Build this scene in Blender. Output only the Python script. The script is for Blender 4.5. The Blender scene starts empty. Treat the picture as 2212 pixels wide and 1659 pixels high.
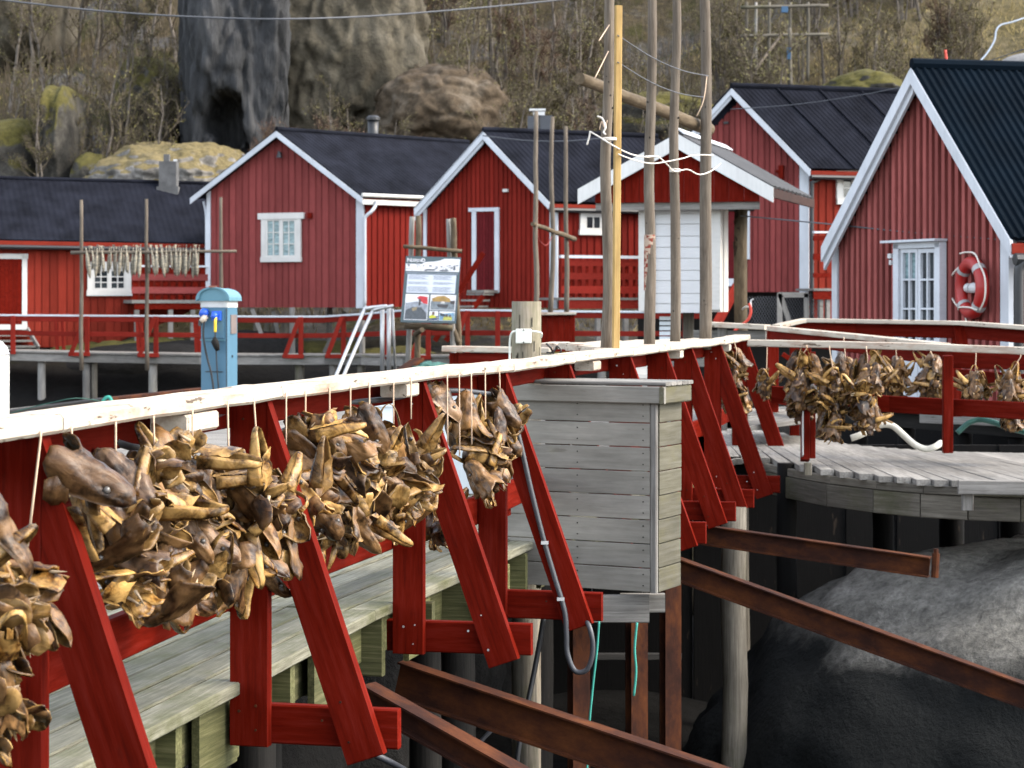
import bpy, bmesh, math, random
from math import sin, cos, pi, radians
from mathutils import Vector, Matrix, noise
R = random.Random(7)
scene = bpy.context.scene
# ------------------------------------------------------------------ camera, sky, sun, exposure
F, CX, HY, CZ = 4500.0, 1106.0, 657.0, 1.41       # focal length in px of a 2212 px wide picture, centre, horizon, eye height
cam = bpy.data.cameras.new('camera')
camo = bpy.data.objects.new('camera', cam)
scene.collection.objects.link(camo)
camo.location = (0, 0, CZ)
camo.rotation_euler = (radians(90), 0, 0)
cam.sensor_width = 36.0
cam.lens = 36.0 * F / 2212.0
cam.shift_y = -(829.5 - HY) / 2212.0
cam.clip_start = 0.1
cam.clip_end = 2000
cam.dof.use_dof = True
cam.dof.focus_distance = 9.0
cam.dof.aperture_fstop = 8.0
scene.camera = camo
SUN_EL, SUN_AZ = radians(41), radians(97)          # azimuth measured from +Y towards +X: light comes from the right
world = bpy.data.worlds.new('World')
scene.world = world
world.use_nodes = True
wn = world.node_tree
sky = wn.nodes.new('ShaderNodeTexSky')
sky.sky_type = 'NISHITA'
sky.sun_disc = False
sky.sun_elevation = SUN_EL
sky.sun_rotation = SUN_AZ
sky.dust_density = 2.0
bg = wn.nodes['Background']
hs = wn.nodes.new('ShaderNodeHueSaturation')            # thin high cloud takes most of the blue out of the sky
hs.inputs['Saturation'].default_value = 0.42
wn.links.new(sky.outputs[0], hs.inputs['Color'])
wn.links.new(hs.outputs[0], bg.inputs[0])
bg.inputs[1].default_value = 0.15
sl = bpy.data.lights.new('sun', 'SUN')
sl.energy = 0.72
sl.angle = radians(24)
sl.color = (1.0, 0.86, 0.66)
so = bpy.data.objects.new('sun', sl)
scene.collection.objects.link(so)
sd = Vector((sin(SUN_AZ) * cos(SUN_EL), cos(SUN_AZ) * cos(SUN_EL), sin(SUN_EL)))
so.rotation_euler = sd.to_track_quat('Z', 'Y').to_euler()
so.location = sd * 60
scene.view_settings.view_transform = 'Standard'
scene.view_settings.look = 'None'
scene.view_settings.gamma = 1
scene.view_settings.exposure = 2.36
scene.view_settings.use_curve_mapping = False

# ------------------------------------------------------------------ helpers
COL = scene.collection
W = {}                                              # world matrices

def V(*a):
    return Vector(a)

def P(px, py, d):                                   # point seen at a picture position, d metres away
    return Vector(((px - CX) / F * d, d, CZ + (HY - py) / F * d))

def PZ(px, d, z):
    return Vector(((px - CX) / F * d, d, z))

def PG(px, py, z):                                  # picture position on a level plane
    d = F * (CZ - z) / (py - HY)
    return PZ(px, d, z)

def tag(o, label=None, cat=None, group=None, kind=None):
    if label: o['label'] = label
    if cat: o['category'] = cat
    if group: o['group'] = group
    if kind: o['kind'] = kind
    return o

def link(o, parent=None, world=None):
    w = world if world is not None else Matrix.Identity(4)
    o.matrix_basis = w
    W[o.name] = w.copy()
    COL.objects.link(o)
    if parent is not None:
        o.parent = parent
        o.matrix_parent_inverse = W[parent.name].inverted()
    return o

def thing(name, loc, label=None, cat=None, group=None, kind=None):
    o = bpy.data.objects.new(name, None)
    o.empty_display_size = 0.2
    link(o, None, Matrix.Translation(Vector(loc)))
    return tag(o, label, cat, group, kind)

def mesh_obj(name, verts, faces, mat, parent=None, world=None, smooth=False, mids=None):
    me = bpy.data.meshes.new(name)
    me.from_pydata([tuple(v) for v in verts], [], faces)
    mats = mat if isinstance(mat, (list, tuple)) else [mat]
    for m in mats: me.materials.append(m)
    if mids is not None:
        me.polygons.foreach_set('material_index', mids)
    if smooth:
        me.polygons.foreach_set('use_smooth', [True] * len(me.polygons))
    me.update()
    o = bpy.data.objects.new(name, me)
    return link(o, parent, world)

class MB:
    def __init__(s): s.v = []; s.f = []
    def add(s, vs, fs):
        b = len(s.v); s.v += [Vector(v) for v in vs]; s.f += [tuple(b + i for i in f) for f in fs]
    def box(s, c, sz, rot=None):
        x, y, z = [q / 2 for q in sz]
        vs = [V(a, b, e) for e in (-z, z) for b in (-y, y) for a in (-x, x)]
        if rot is not None: vs = [rot @ v for v in vs]
        s.add([v + Vector(c) for v in vs], [(0, 2, 3, 1), (4, 5, 7, 6), (0, 1, 5, 4), (2, 6, 7, 3), (0, 4, 6, 2), (1, 3, 7, 5)])
    def prism(s, poly, off):                        # polygon of world points pushed along off
        n = len(poly); off = Vector(off)
        vs = [Vector(p) for p in poly] + [Vector(p) + off for p in poly]
        fs = [tuple(range(n))[::-1], tuple(range(n, 2 * n))] + [(i, (i + 1) % n, n + (i + 1) % n, n + i) for i in range(n)]
        s.add(vs, fs)
    def tube(s, pts, r, n=8, cap=True, r2=None):
        pts = [Vector(p) for p in pts]
        m = len(pts)
        rs = r if isinstance(r, (list, tuple)) else [r] * m
        t0 = (pts[1] - pts[0]).normalized()
        up = V(0, 0, 1) if abs(t0.z) < 0.9 else V(1, 0, 0)
        a = t0.cross(up).normalized()
        vs = []
        for i, p in enumerate(pts):
            t = (pts[min(i + 1, m - 1)] - pts[max(i - 1, 0)]).normalized()
            a = (a - t * a.dot(t)).normalized()
            b = t.cross(a)
            for k in range(n):
                q = 2 * pi * k / n
                vs.append(p + a * (cos(q) * rs[i]) + b * (sin(q) * rs[i]))
        fs = [(i * n + k, i * n + (k + 1) % n, (i + 1) * n + (k + 1) % n, (i + 1) * n + k) for i in range(m - 1) for k in range(n)]
        if cap: fs += [tuple(range(n))[::-1], tuple((m - 1) * n + k for k in range(n))]
        s.add(vs, fs)
    def build(s, name, mat, parent=None, smooth=False):
        return mesh_obj(name, s.v, s.f, mat, parent, None, smooth)

def frame_mat(o, x, y, z):
    m = Matrix.Identity(4)
    for i in range(3):
        m[i][0] = x[i]; m[i][1] = y[i]; m[i][2] = z[i]; m[i][3] = o[i]
    return m

def plank(name, p0, p1, w, t, mat, parent=None, up=(0, 0, 1), bev=0.006, wob=0.0, seg=1):
    """sawn board along its own X from p0 to p1; w = width, t = thickness measured along up"""
    p0 = Vector(p0); p1 = Vector(p1)
    x = (p1 - p0); L = x.length; x.normalize()
    up = Vector(up); z = (up - x * up.dot(x)).normalized(); y = z.cross(x)
    b = min(bev, t * 0.3, w * 0.3)
    a, c = w / 2, t / 2
    prof = [(-a + b, -c), (a - b, -c), (a, -c + b), (a, c - b), (a - b, c), (-a + b, c), (-a, c - b), (-a, -c + b)]
    vs = []
    for i in range(seg + 1):
        xx = L * i / seg
        oy = R.uniform(-wob, wob) if 0 < i < seg else 0; oz = R.uniform(-wob, wob) * 0.6 if 0 < i < seg else 0
        vs += [(xx, q[0] + oy, q[1] + oz) for q in prof]
    fs = [tuple(range(8))[::-1], tuple(seg * 8 + k for k in range(8))]
    fs += [(i * 8 + k, i * 8 + (k + 1) % 8, (i + 1) * 8 + (k + 1) % 8, (i + 1) * 8 + k) for i in range(seg) for k in range(8)]
    return mesh_obj(name, vs, fs, mat, parent, frame_mat(p0, x, y, z))

def log(name, p0, p1, r0, r1, mat, parent=None, n=12, seg=8, wob=0.01, rough=0.03):
    p0 = Vector(p0); p1 = Vector(p1)
    x = (p1 - p0); L = x.length; x.normalize()
    up = V(0, 0, 1) if abs(x.z) < 0.9 else V(0, 1, 0)
    z = (up - x * up.dot(x)).normalized(); y = z.cross(x)
    vs = []
    sx, sy = R.uniform(0, 90), R.uniform(0, 90)
    for i in range(seg + 1):
        f = i / seg
        r = r0 + (r1 - r0) * f
        oy = wob * noise.noise((sx, f * 3, 0)); oz = wob * noise.noise((sy, f * 3, 5))
        for k in range(n):
            q = 2 * pi * k / n
            rr = r * (1 + rough * noise.noise((sx + cos(q) * 2, sin(q) * 2, f * L * 1.5)))
            vs.append((L * f, oy + cos(q) * rr, oz + sin(q) * rr))
    fs = [tuple(range(n))[::-1], tuple(seg * n + k for k in range(n))]
    fs += [(i * n + k, i * n + (k + 1) % n, (i + 1) * n + (k + 1) % n, (i + 1) * n + k) for i in range(seg) for k in range(n)]
    o = mesh_obj(name, vs, fs, mat, parent, frame_mat(p0, x, y, z))
    o.data.polygons.foreach_set('use_smooth', [False, False] + [True] * (len(fs) - 2))
    return o

class Wall:
    """upright plane through two plan points; u runs along it, z is height, n points to the camera side"""
    def __init__(s, px0, d0, px1, d1):
        s.a = PZ(px0, d0, 0); b = PZ(px1, d1, 0)
        s.L = (b - s.a).length
        s.t = (b - s.a).normalized()
        s.n = V(s.t.y, -s.t.x, 0)
        if s.n.dot(s.a) > 0: s.n = -s.n
    def uz(s, px, py):
        k = (px - CX) / F                            # X = k*d
        den = s.t.x - k * s.t.y
        u = (k * s.a.y - s.a.x) / den
        d = s.a.y + u * s.t.y
        return u, CZ + (HY - py) / F * d
    def p(s, u, z, n=0.0):
        return s.a + s.t * u + V(0, 0, z) + s.n * n
    def at(s, px, py, n=0.0):
        u, z = s.uz(px, py); return s.p(u, z, n)
    def slab(s, mb, poly, n0, n1):                   # poly of (u,z)
        mb.prism([s.p(u, z, n0) for u, z in poly], s.n * (n1 - n0))
    def rect(s, mb, x0, y0, x1, y1, n0, n1):         # picture rectangle
        u0, za = s.uz(x0, (y0 + y1) / 2); u1, zb = s.uz(x1, (y0 + y1) / 2)
        um = (x0 + x1) / 2
        z1 = s.uz(um, y0)[1]; z0 = s.uz(um, y1)[1]
        s.slab(mb, [(u0, z0), (u1, z0), (u1, z1), (u0, z1)], n0, n1)
    def part(s, name, x0, y0, x1, y1, n0, n1, mat, parent):
        mb = MB(); s.rect(mb, x0, y0, x1, y1, n0, n1); return mb.build(name, mat, parent)

def local_prism(name, wall, polys, mat, parent):
    """upright board(s): object X runs up the board so the grain follows it"""
    u0 = polys[0][0][0][0]; z0 = polys[0][0][0][1]
    o = wall.p(u0, z0)
    M = frame_mat(o, V(0, 0, 1), wall.t, wall.n if V(0, 0, 1).cross(wall.t).dot(wall.n) > 0 else wall.n)
    vs = []; fs = []
    for poly, n0, n1 in polys:
        b = len(vs); k = len(poly)
        vs += [(z - z0, u - u0, n0) for u, z in poly] + [(z - z0, u - u0, n1) for u, z in poly]
        fs += [tuple(b + i for i in range(k)), tuple(b + k + i for i in reversed(range(k)))] + [(b + i, b + k + i, b + k + (i + 1) % k, b + (i + 1) % k) for i in range(k)]
    return mesh_obj(name, vs, fs, mat, parent, M)

def siding(wall, u0, u1, bottom, top, n, mat, parent, batten=0.32, bt=0.03, kink=None):
    """board-and-batten cladding, every board an object; bottom(u), top(u) give heights, kink = u of a ridge"""
    us = [u0 + (u1 - u0) * (i + (R.uniform(-.09, .09) if 0 < i < n else 0)) / n for i in range(n + 1)]
    for i in range(n):
        a, b = us[i] + 0.002, us[i + 1] - 0.002
        def poly(a, b):
            p = [(a, bottom(a)), (b, bottom(b)), (b, top(b))]
            if kink is not None and a < kink < b: p.append((kink, top(kink)))
            p.append((a, top(a)))
            return p
        w = b - a
        j = R.uniform(-0.003, 0.003)
        if top(a) - bottom(a) < 0.05 and top(b) - bottom(b) < 0.05: continue
        c0 = a + w * 0.5 - w * batten / 2
        local_prism('board', wall, [(poly(a, b), 0, 0.02 + j), (poly(c0, c0 + w * batten), 0.018 + j, 0.02 + bt + j)], mat, parent)

# ------------------------------------------------------------------ materials
def new_mat(name):
    m = bpy.data.materials.new(name); m.use_nodes = True
    nt = m.node_tree
    return m, nt, nt.nodes['Principled BSDF']

def nd(nt, t, **kw):
    n = nt.nodes.new('ShaderNode' + t)
    for k, v in kw.items():
        if k.startswith('i_'):
            key = k[2:]
            n.inputs[int(key) if key.isdigit() else key].default_value = v
        else: setattr(n, k, v)
    return n

def ramp(nt, fac, stops, interp='LINEAR'):
    r = nd(nt, 'ValToRGB')
    r.color_ramp.interpolation = interp
    e = r.color_ramp.elements
    while len(e) < len(stops): e.new(0.5)
    for i, (p, c) in enumerate(stops):
        e[i].position = p
        e[i].color = (c[0], c[1], c[2], 1) if not isinstance(c, (int, float)) else (c, c, c, 1)
    nt.links.new(fac, r.inputs[0])
    return r.outputs[0]

def mixc(nt, fac, a, b, mode='MIX'):
    m = nd(nt, 'Mix', data_type='RGBA', blend_type=mode)
    for sock, val in ((m.inputs[0], fac), (m.inputs[6], a), (m.inputs[7], b)):
        if hasattr(val, 'is_output'): nt.links.new(val, sock)
        elif isinstance(val, (int, float)): sock.default_value = val
        else: sock.default_value = (val[0], val[1], val[2], 1)
    return m.outputs[2]

def coords(nt, scale=(1, 1, 1), rnd=True, src='Object'):
    tc = nd(nt, 'TexCoord')
    mp = nd(nt, 'Mapping'); mp.inputs['Scale'].default_value = scale
    nt.links.new(tc.outputs[src], mp.inputs[0])
    if rnd:
        oi = nd(nt, 'ObjectInfo')
        mu = nd(nt, 'Math', operation='MULTIPLY', i_1=57.3)
        nt.links.new(oi.outputs['Random'], mu.inputs[0])
        cb = nd(nt, 'CombineXYZ')
        for i in range(3): nt.links.new(mu.outputs[0], cb.inputs[i])
        nt.links.new(cb.outputs[0], mp.inputs['Location'])
        return mp.outputs[0], oi.outputs['Random']
    return mp.outputs[0], None

def tex(nt, vec, scale, detail=5, rough=0.6, dist=0.0):
    n = nd(nt, 'TexNoise', i_Scale=scale, i_Detail=detail, i_Roughness=rough, i_Distortion=dist)
    nt.links.new(vec, n.inputs['Vector'])
    return n.outputs['Fac']

def bump(nt, b, h, strength=0.3, dist=0.01):
    bp = nd(nt, 'Bump', i_Strength=strength, i_Distance=dist)
    nt.links.new(h, bp.inputs['Height']); nt.links.new(bp.outputs[0], b.inputs['Normal'])

def mat_wood(name, stops, rough=0.8, var=0.35, stretch=(1.0, 22, 22), extra=None, bs=0.4):
    """grained timber; extra = (colour, noise scale, threshold, softness) for moss or stains"""
    m, nt, b = new_mat(name)
    v, rnd = coords(nt, stretch)
    g = tex(nt, v, 3.0, 6, 0.65, 0.4)
    c = ramp(nt, g, stops)
    v2, _ = coords(nt, (1, 2.2, 2.2))
    big = tex(nt, v2, 2.5, 4, 0.6)
    c = mixc(nt, 0.55, c, ramp(nt, big, [(0.3, (0.55,) * 3), (0.7, (1.25,) * 3)]), 'MULTIPLY')
    c = mixc(nt, 1.0, c, ramp(nt, rnd, [(0, (1 - var,) * 3), (1, (1 + var * 0.5,) * 3)]), 'MULTIPLY')
    if extra:
        v3, _ = coords(nt, (1, 1.6, 1.6))
        e = tex(nt, v3, extra[1], 6, 0.7)
        c = mixc(nt, ramp(nt, e, [(extra[2], 0.0), (extra[2] + extra[3], 0.85)]), c, extra[0])
    # end-check cracks and knots
    v4, _ = coords(nt, (2.2, 9, 9))
    k = tex(nt, v4, 1.7, 2, 0.5)
    c = mixc(nt, ramp(nt, k, [(0.70, 0.0), (0.76, 0.6)]), c, (0.05, 0.035, 0.025))
    nt.links.new(c, b.inputs['Base Color'])
    b.inputs['Roughness'].default_value = rough
    b.inputs['Specular IOR Level'].default_value = 0.25
    bump(nt, b, g, bs, 0.008)
    return m

def mat_paint(name, col, rough=0.6, var=0.2, chip=(0.3, 0.24, 0.18), chip_at=0.72, fade=0.18, streak=(1.0, 12, 12), dirt=None, bs=0.15, spec=0.06):
    m, nt, b = new_mat(name)
    v, rnd = coords(nt, streak)
    g = tex(nt, v, 3.0, 5, 0.65)
    dk = tuple(q * (1 - fade * 1.6) for q in col); lt = tuple(min(1, q * (1 + fade) + fade * 0.02) for q in col)
    c = ramp(nt, g, [(0.3, dk), (0.5, col), (0.72, lt)])
    v2, _ = coords(nt, (1.0, 1.0, 1.0))
    big = tex(nt, v2, 1.6, 4, 0.6)
    c = mixc(nt, 0.5, c, ramp(nt, big, [(0.3, (0.78,) * 3), (0.7, (1.14,) * 3)]), 'MULTIPLY')
    c = mixc(nt, 1.0, c, ramp(nt, rnd, [(0, (1 - var,) * 3), (1, (1 + var * 0.4,) * 3)]), 'MULTIPLY')
    if dirt:
        v5, _ = coords(nt, (1, 3, 3))
        e = tex(nt, v5, dirt[1], 6, 0.75)
        c = mixc(nt, ramp(nt, e, [(dirt[2], 0.0), (dirt[2] + 0.22, 0.75)]), c, dirt[0])
    v3, _ = coords(nt, (2.0, 9, 9))
    k = tex(nt, v3, 3.0, 5, 0.7)
    c = mixc(nt, ramp(nt, k, [(chip_at, 0.0), (chip_at + 0.04, 0.9)]), c, chip)
    nt.links.new(c, b.inputs['Base Color'])
    b.inputs['Roughness'].default_value = rough
    b.inputs['Specular IOR Level'].default_value = spec
    bump(nt, b, g, bs, 0.006)
    return m

def mat_plain(name, col, rough=0.5, metal=0.0, var=0.12, sc=6.0, bs=0.1):
    m, nt, b = new_mat(name)
    v, rnd = coords(nt)
    g = tex(nt, v, sc, 5, 0.6)
    c = ramp(nt, g, [(0.3, tuple(q * (1 - var) for q in col)), (0.7, tuple(min(1, q * (1 + var)) for q in col))])
    nt.links.new(c, b.inputs['Base Color'])
    b.inputs['Roughness'].default_value = rough; b.inputs['Metallic'].default_value = metal
    bump(nt, b, g, bs, 0.004)
    return m

def mat_rock(name, stops, moss=None, scale=0.8, bs=0.8, bd=0.15, moss_z=0.45, streak=None, tide=None, fc=(0.3, .5, .7, 1.35)):
    m, nt, b = new_mat(name)
    v, _ = coords(nt, streak or (1, 1, 1), rnd=False)
    g = tex(nt, v, scale, 9, 0.68, 0.3)
    c = ramp(nt, g, stops)
    f = tex(nt, v, scale * 9, 6, 0.7)
    c = mixc(nt, 0.6, c, ramp(nt, f, [(fc[0], (fc[1],) * 3), (fc[2], (fc[3],) * 3)]), 'MULTIPLY')
    vo = nd(nt, 'TexVoronoi', feature='DISTANCE_TO_EDGE', i_Scale=scale * 0.8)
    ds = nd(nt, 'VectorMath', operation='ADD')
    nz = nd(nt, 'TexNoise', i_Scale=scale * 2.5, i_Detail=5.0)
    nt.links.new(v, nz.inputs['Vector']); nt.links.new(nz.outputs['Color'], ds.inputs[0]); nt.links.new(v, ds.inputs[1])
    nt.links.new(ds.outputs[0], vo.inputs['Vector'])
    cr = ramp(nt, vo.outputs['Distance'], [(0.0, 0.0), (0.03, 1.0)])
    c = mixc(nt, 0.28, c, cr, 'MULTIPLY')
    if moss:
        ge = nd(nt, 'NewGeometry'); sx = nd(nt, 'SeparateXYZ')
        nt.links.new(ge.outputs['Normal'], sx.inputs[0])
        mn = tex(nt, v, scale * 3, 7, 0.75)
        ad = nd(nt, 'Math', operation='MULTIPLY_ADD', i_1=0.9, i_2=0.0)
        nt.links.new(mn, ad.inputs[0])
        s2 = nd(nt, 'Math', operation='ADD'); nt.links.new(sx.outputs[2], s2.inputs[0]); nt.links.new(ad.outputs[0], s2.inputs[1])
        mc = ramp(nt, f, [(0.3, tuple(q * 0.5 for q in moss)), (0.7, tuple(q * 1.3 for q in moss))])
        c = mixc(nt, ramp(nt, s2.outputs[0], [(moss_z + 0.35, 0.0), (min(1, moss_z + 0.55), 0.9)]), c, mc)
    if tide:
        tg = nd(nt, 'NewGeometry'); ts = nd(nt, 'SeparateXYZ'); nt.links.new(tg.outputs['Position'], ts.inputs[0])
        tn = nd(nt, 'Math', operation='MULTIPLY_ADD', i_1=1.1); nt.links.new(g, tn.inputs[0]); nt.links.new(ts.outputs[2], tn.inputs[2])
        tr = nd(nt, 'MapRange', i_1=tide - .25, i_2=tide + .5); nt.links.new(tn.outputs[0], tr.inputs[0])
        c = mixc(nt, tr.outputs[0], (0.006, 0.007, 0.007), c)
    nt.links.new(c, b.inputs['Base Color'])
    b.inputs['Roughness'].default_value = 0.9
    b.inputs['Specular IOR Level'].default_value = 0.2
    mx = nd(nt, 'Math', operation='ADD'); nt.links.new(g, mx.inputs[0]); 
    m2 = nd(nt, 'Math', operation='MULTIPLY', i_1=0.35); nt.links.new(f, m2.inputs[0]); nt.links.new(m2.outputs[0], mx.inputs[1])
    bump(nt, b, mx.outputs[0], bs, bd)
    return m

RED = (0.105, 0.0052, 0.0016)
M = {}
M['red'] = mat_paint('red_paint', RED, 0.65, 0.18, chip=(0.16, 0.10, 0.075), chip_at=0.735, fade=.24, dirt=((0.035, 0.006, 0.004), 2.4, 0.60), spec=.04, bs=.35)
M['red_wall'] = mat_paint('red_wall_paint', (0.205, 0.047, 0.044), 0.8, 0.26, chip=(0.13, 0.035, 0.025), chip_at=0.75, fade=0.12)  # purplish skylight on the shaded gables is tinted into this red
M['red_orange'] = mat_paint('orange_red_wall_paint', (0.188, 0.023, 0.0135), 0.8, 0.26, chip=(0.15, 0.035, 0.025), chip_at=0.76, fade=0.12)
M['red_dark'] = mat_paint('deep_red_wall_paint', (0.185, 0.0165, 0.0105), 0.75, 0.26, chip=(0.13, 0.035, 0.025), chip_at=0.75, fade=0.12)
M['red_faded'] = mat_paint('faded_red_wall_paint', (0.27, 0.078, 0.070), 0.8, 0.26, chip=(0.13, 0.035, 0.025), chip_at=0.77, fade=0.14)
M['red_side'] = mat_paint('side_red_toned_for_sun', (0.140, 0.0115, 0.0075), 0.75, 0.24, chip=(0.10, 0.025, 0.02), chip_at=0.76, fade=0.12)  # wall red again, darkened to offset direct sun on the side walls
M['white'] = mat_paint('white_paint', (0.55, 0.54, 0.51), 0.55, 0.07, chip=(0.38, 0.31, 0.24), chip_at=0.70, fade=0.05, dirt=((0.55, 0.47, 0.37), 2.2, 0.62))
M['rail_white'] = mat_paint('rail_white_paint', (0.42, 0.375, 0.31), 0.75, 0.05, chip=(0.07, 0.05, 0.035), chip_at=0.60, fade=0.14, dirt=((0.24, 0.115, 0.072), 2.2, 0.49), spec=.08)
M['barge'] = mat_paint('white_trim_paint', (0.50, 0.525, 0.56), 0.75, 0.06, chip=(0.4, 0.36, 0.3), chip_at=0.74, fade=0.05)
M['grey_wood'] = mat_wood('weathered_grey_timber', [(0.25, (0.10, 0.092, 0.082)), (0.5, (0.19, 0.18, 0.165)), (0.75, (0.27, 0.258, 0.238))], extra=((0.16, 0.15, 0.06), 1.4, 0.60, 0.25))
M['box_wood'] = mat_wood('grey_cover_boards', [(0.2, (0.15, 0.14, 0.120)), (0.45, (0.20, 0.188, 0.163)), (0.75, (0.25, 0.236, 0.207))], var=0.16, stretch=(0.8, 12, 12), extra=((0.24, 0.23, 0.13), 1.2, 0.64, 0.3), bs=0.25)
M['deck'] = mat_wood('green_grey_decking', [(0.25, (0.078, 0.073, 0.050)), (0.5, (0.165, 0.160, 0.118)), (0.78, (0.275, 0.266, 0.21))], var=0.42, extra=((0.060, 0.064, 0.022), 1.5, 0.48, 0.2), bs=.7)
M['deck2'] = mat_wood('bleached_decking', [(0.25, (0.10, 0.093, 0.082)), (0.5, (0.195, 0.185, 0.168)), (0.78, (0.32, 0.308, 0.288))], var=0.3)
M['moss_wood'] = mat_wood('algae_green_timber', [(0.25, (0.040, 0.042, 0.016)), (0.5, (0.085, 0.085, 0.034)), (0.78, (0.18, 0.165, 0.085))], var=0.35)
M['box_side'] = mat_wood('mossy_boards_toned_down', [(0.2, (0.048, 0.044, 0.026)), (0.45, (0.086, 0.080, 0.055)), (0.75, (0.125, 0.118, 0.094))], var=0.2, stretch=(0.8, 20, 20), extra=((0.10, 0.09, 0.035), 1.6, 0.52, 0.25), bs=0.25)  # mossy green side boards, colour darkened to offset direct sun on them
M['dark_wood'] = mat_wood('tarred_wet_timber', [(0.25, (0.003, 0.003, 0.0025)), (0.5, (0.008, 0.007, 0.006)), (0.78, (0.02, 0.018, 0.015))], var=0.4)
M['pile'] = mat_wood('pile_timber', [(0.25, (0.055, 0.047, 0.035)), (0.5, (0.11, 0.098, 0.078)), (0.78, (0.18, 0.162, 0.133))], var=0.35, extra=((0.045, 0.048, 0.014), 0.8, 0.52, 0.2))
M['pole'] = mat_wood('debarked_pole', [(0.25, (0.060, 0.047, 0.034)), (0.5, (0.118, 0.095, 0.072)), (0.78, (0.18, 0.152, 0.122))], var=0.2, stretch=(1.2, 18, 18))
M['log'] = mat_wood('bark_log', [(0.25, (0.040, 0.028, 0.016)), (0.5, (0.092, 0.067, 0.040)), (0.78, (0.155, 0.122, 0.08))], var=0.2, stretch=(2, 10, 10), extra=((0.12, 0.11, 0.07), 2.0, 0.6, 0.2))
M['bollard'] = mat_wood('weathered_bollard', [(0.25, (0.09, 0.075, 0.055)), (0.5, (0.22, 0.19, 0.145)), (0.78, (0.33, 0.29, 0.23))], var=0.1, stretch=(0.9, 16, 16), extra=((0.11, 0.11, 0.055), 1.5, 0.55, 0.2))
M['yellow_wood'] = mat_wood('fresh_yellow_lath', [(0.25, (0.28, 0.17, 0.055)), (0.5, (0.36, 0.235, 0.085)), (0.78, (0.42, 0.30, 0.13))], var=0.05)
M['rust'] = None
def mat_rust():
    m, nt, b = new_mat('rusty_steel')
    v, rnd = coords(nt, (0.8, 1.6, 1.6))
    g = tex(nt, v, 3.2, 9, 0.72)
    c = ramp(nt, g, [(0.28, (0.012, 0.0065, 0.0055)), (0.46, (0.030, 0.012, 0.008)), (0.58, (0.062, 0.021, 0.009)), (0.76, (0.115, 0.040, 0.013))])
    nt.links.new(c, b.inputs['Base Color']); b.inputs['Roughness'].default_value = 0.8; b.inputs['Specular IOR Level'].default_value = 0.08
    f = tex(nt, v, 18, 6, 0.7); bump(nt, b, f, 0.4, 0.004)
    return m
M['rust'] = mat_rust()
M['roof'] = mat_plain('charcoal_roof_sheet', (0.0085, 0.0095, 0.014), 0.95, 0, 0.45, 1.6)
M['roof_green'] = mat_plain('dark_green_roof_sheet', (0.0016, 0.0046, 0.0085), 0.9, 0, 0.3, 1.6)
M['roof_grey'] = mat_plain('grey_roof_felt', (0.06, 0.061, 0.064), 0.8, 0, 0.2, 3)
M['concrete'] = mat_plain('chimney_render', (0.085, 0.085, 0.085), 0.9, 0, 0.3, 4, 0.4)
M['black'] = mat_plain('black_plastic', (0.012, 0.013, 0.015), 0.45)
M['galv'] = mat_plain('galvanised_steel', (0.52, 0.52, 0.52), 0.38, 0.6, 0.1)
M['ped'] = mat_plain('blue_green_plastic', (0.058, 0.145, 0.215), 0.55, 0, 0.06, 3)
M['ped_top'] = mat_plain('teal_plastic_lid', (0.085, 0.20, 0.25), 0.5, 0, 0.06, 3)
M['ped_band'] = mat_plain('pale_grey_plastic', (0.52, 0.52, 0.50), 0.5)
M['socket'] = mat_plain('blue_socket_plastic', (0.02, 0.10, 0.55), 0.3)
M['yellow'] = mat_plain('yellow_rubber', (0.75, 0.52, 0.03), 0.5)
M['pvc'] = mat_plain('pale_grey_pvc', (0.62, 0.64, 0.58), 0.45, 0, 0.05)
M['conduit'] = mat_plain('grey_conduit', (0.040, 0.042, 0.048), 0.45)
M['string'] = mat_plain('tan_string', (0.55, 0.40, 0.28), 0.8)
M['rope'] = mat_plain('white_rope', (0.60, 0.56, 0.50), 0.8)
M['teal_rope'] = mat_plain('turquoise_rope', (0.03, 0.24, 0.19), 0.8)
M['wire'] = mat_plain('grey_wire', (0.065, 0.07, 0.08), 0.6)
M['lifebuoy'] = mat_plain('red_lifebuoy_vinyl', (0.30, 0.010, 0.008), 0.45, 0, 0.06)
M['silver'] = mat_plain('reflective_tape', (0.32, 0.32, 0.32), 0.5, 0.1)
M['whiteplastic'] = mat_plain('white_plastic', (0.52, 0.525, 0.53), 0.35, 0, 0.04)
M['tub'] = mat_plain('pale_blue_white_plastic', (0.60, 0.66, 0.70), 0.5, 0, 0.08)
M['hose'] = mat_plain('white_hose', (0.62, 0.60, 0.52), 0.5)
M['bluebit'] = mat_plain('faded_blue_plastic', (0.022, 0.075, 0.15), 0.6)
M['red_pole'] = mat_plain('red_marker', (0.5, 0.04, 0.02), 0.5)
M['curtain'] = mat_plain('pale_curtain', (0.42, 0.55, 0.58), 0.8)
def mat_glass():
    m, nt, b = new_mat('window_glass')
    v, rnd = coords(nt)
    g = tex(nt, v, 1.3, 3, 0.5)
    c = ramp(nt, g, [(0.35, (0.012, 0.015, 0.018)), (0.7, (0.05, 0.06, 0.065))])
    nt.links.new(c, b.inputs['Base Color'])
    b.inputs['Roughness'].default_value = 0.05
    b.inputs['Specular IOR Level'].default_value = 0.7
    return m
M['glass'] = mat_glass()
for k_ in ('roof', 'roof_green', 'roof_grey'): M[k_].node_tree.nodes['Principled BSDF'].inputs['Specular IOR Level'].default_value = 0.05
# near-black timber: shade under the decks painted into piles and backdrops
M['void_wood'] = mat_wood('shade_black_timber', [(0.25, (0.001, 0.001, 0.001)), (0.5, (0.002, 0.0018, 0.0017)), (0.78, (0.005, 0.0046, 0.004))], var=0.3, rough=.95)
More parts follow.
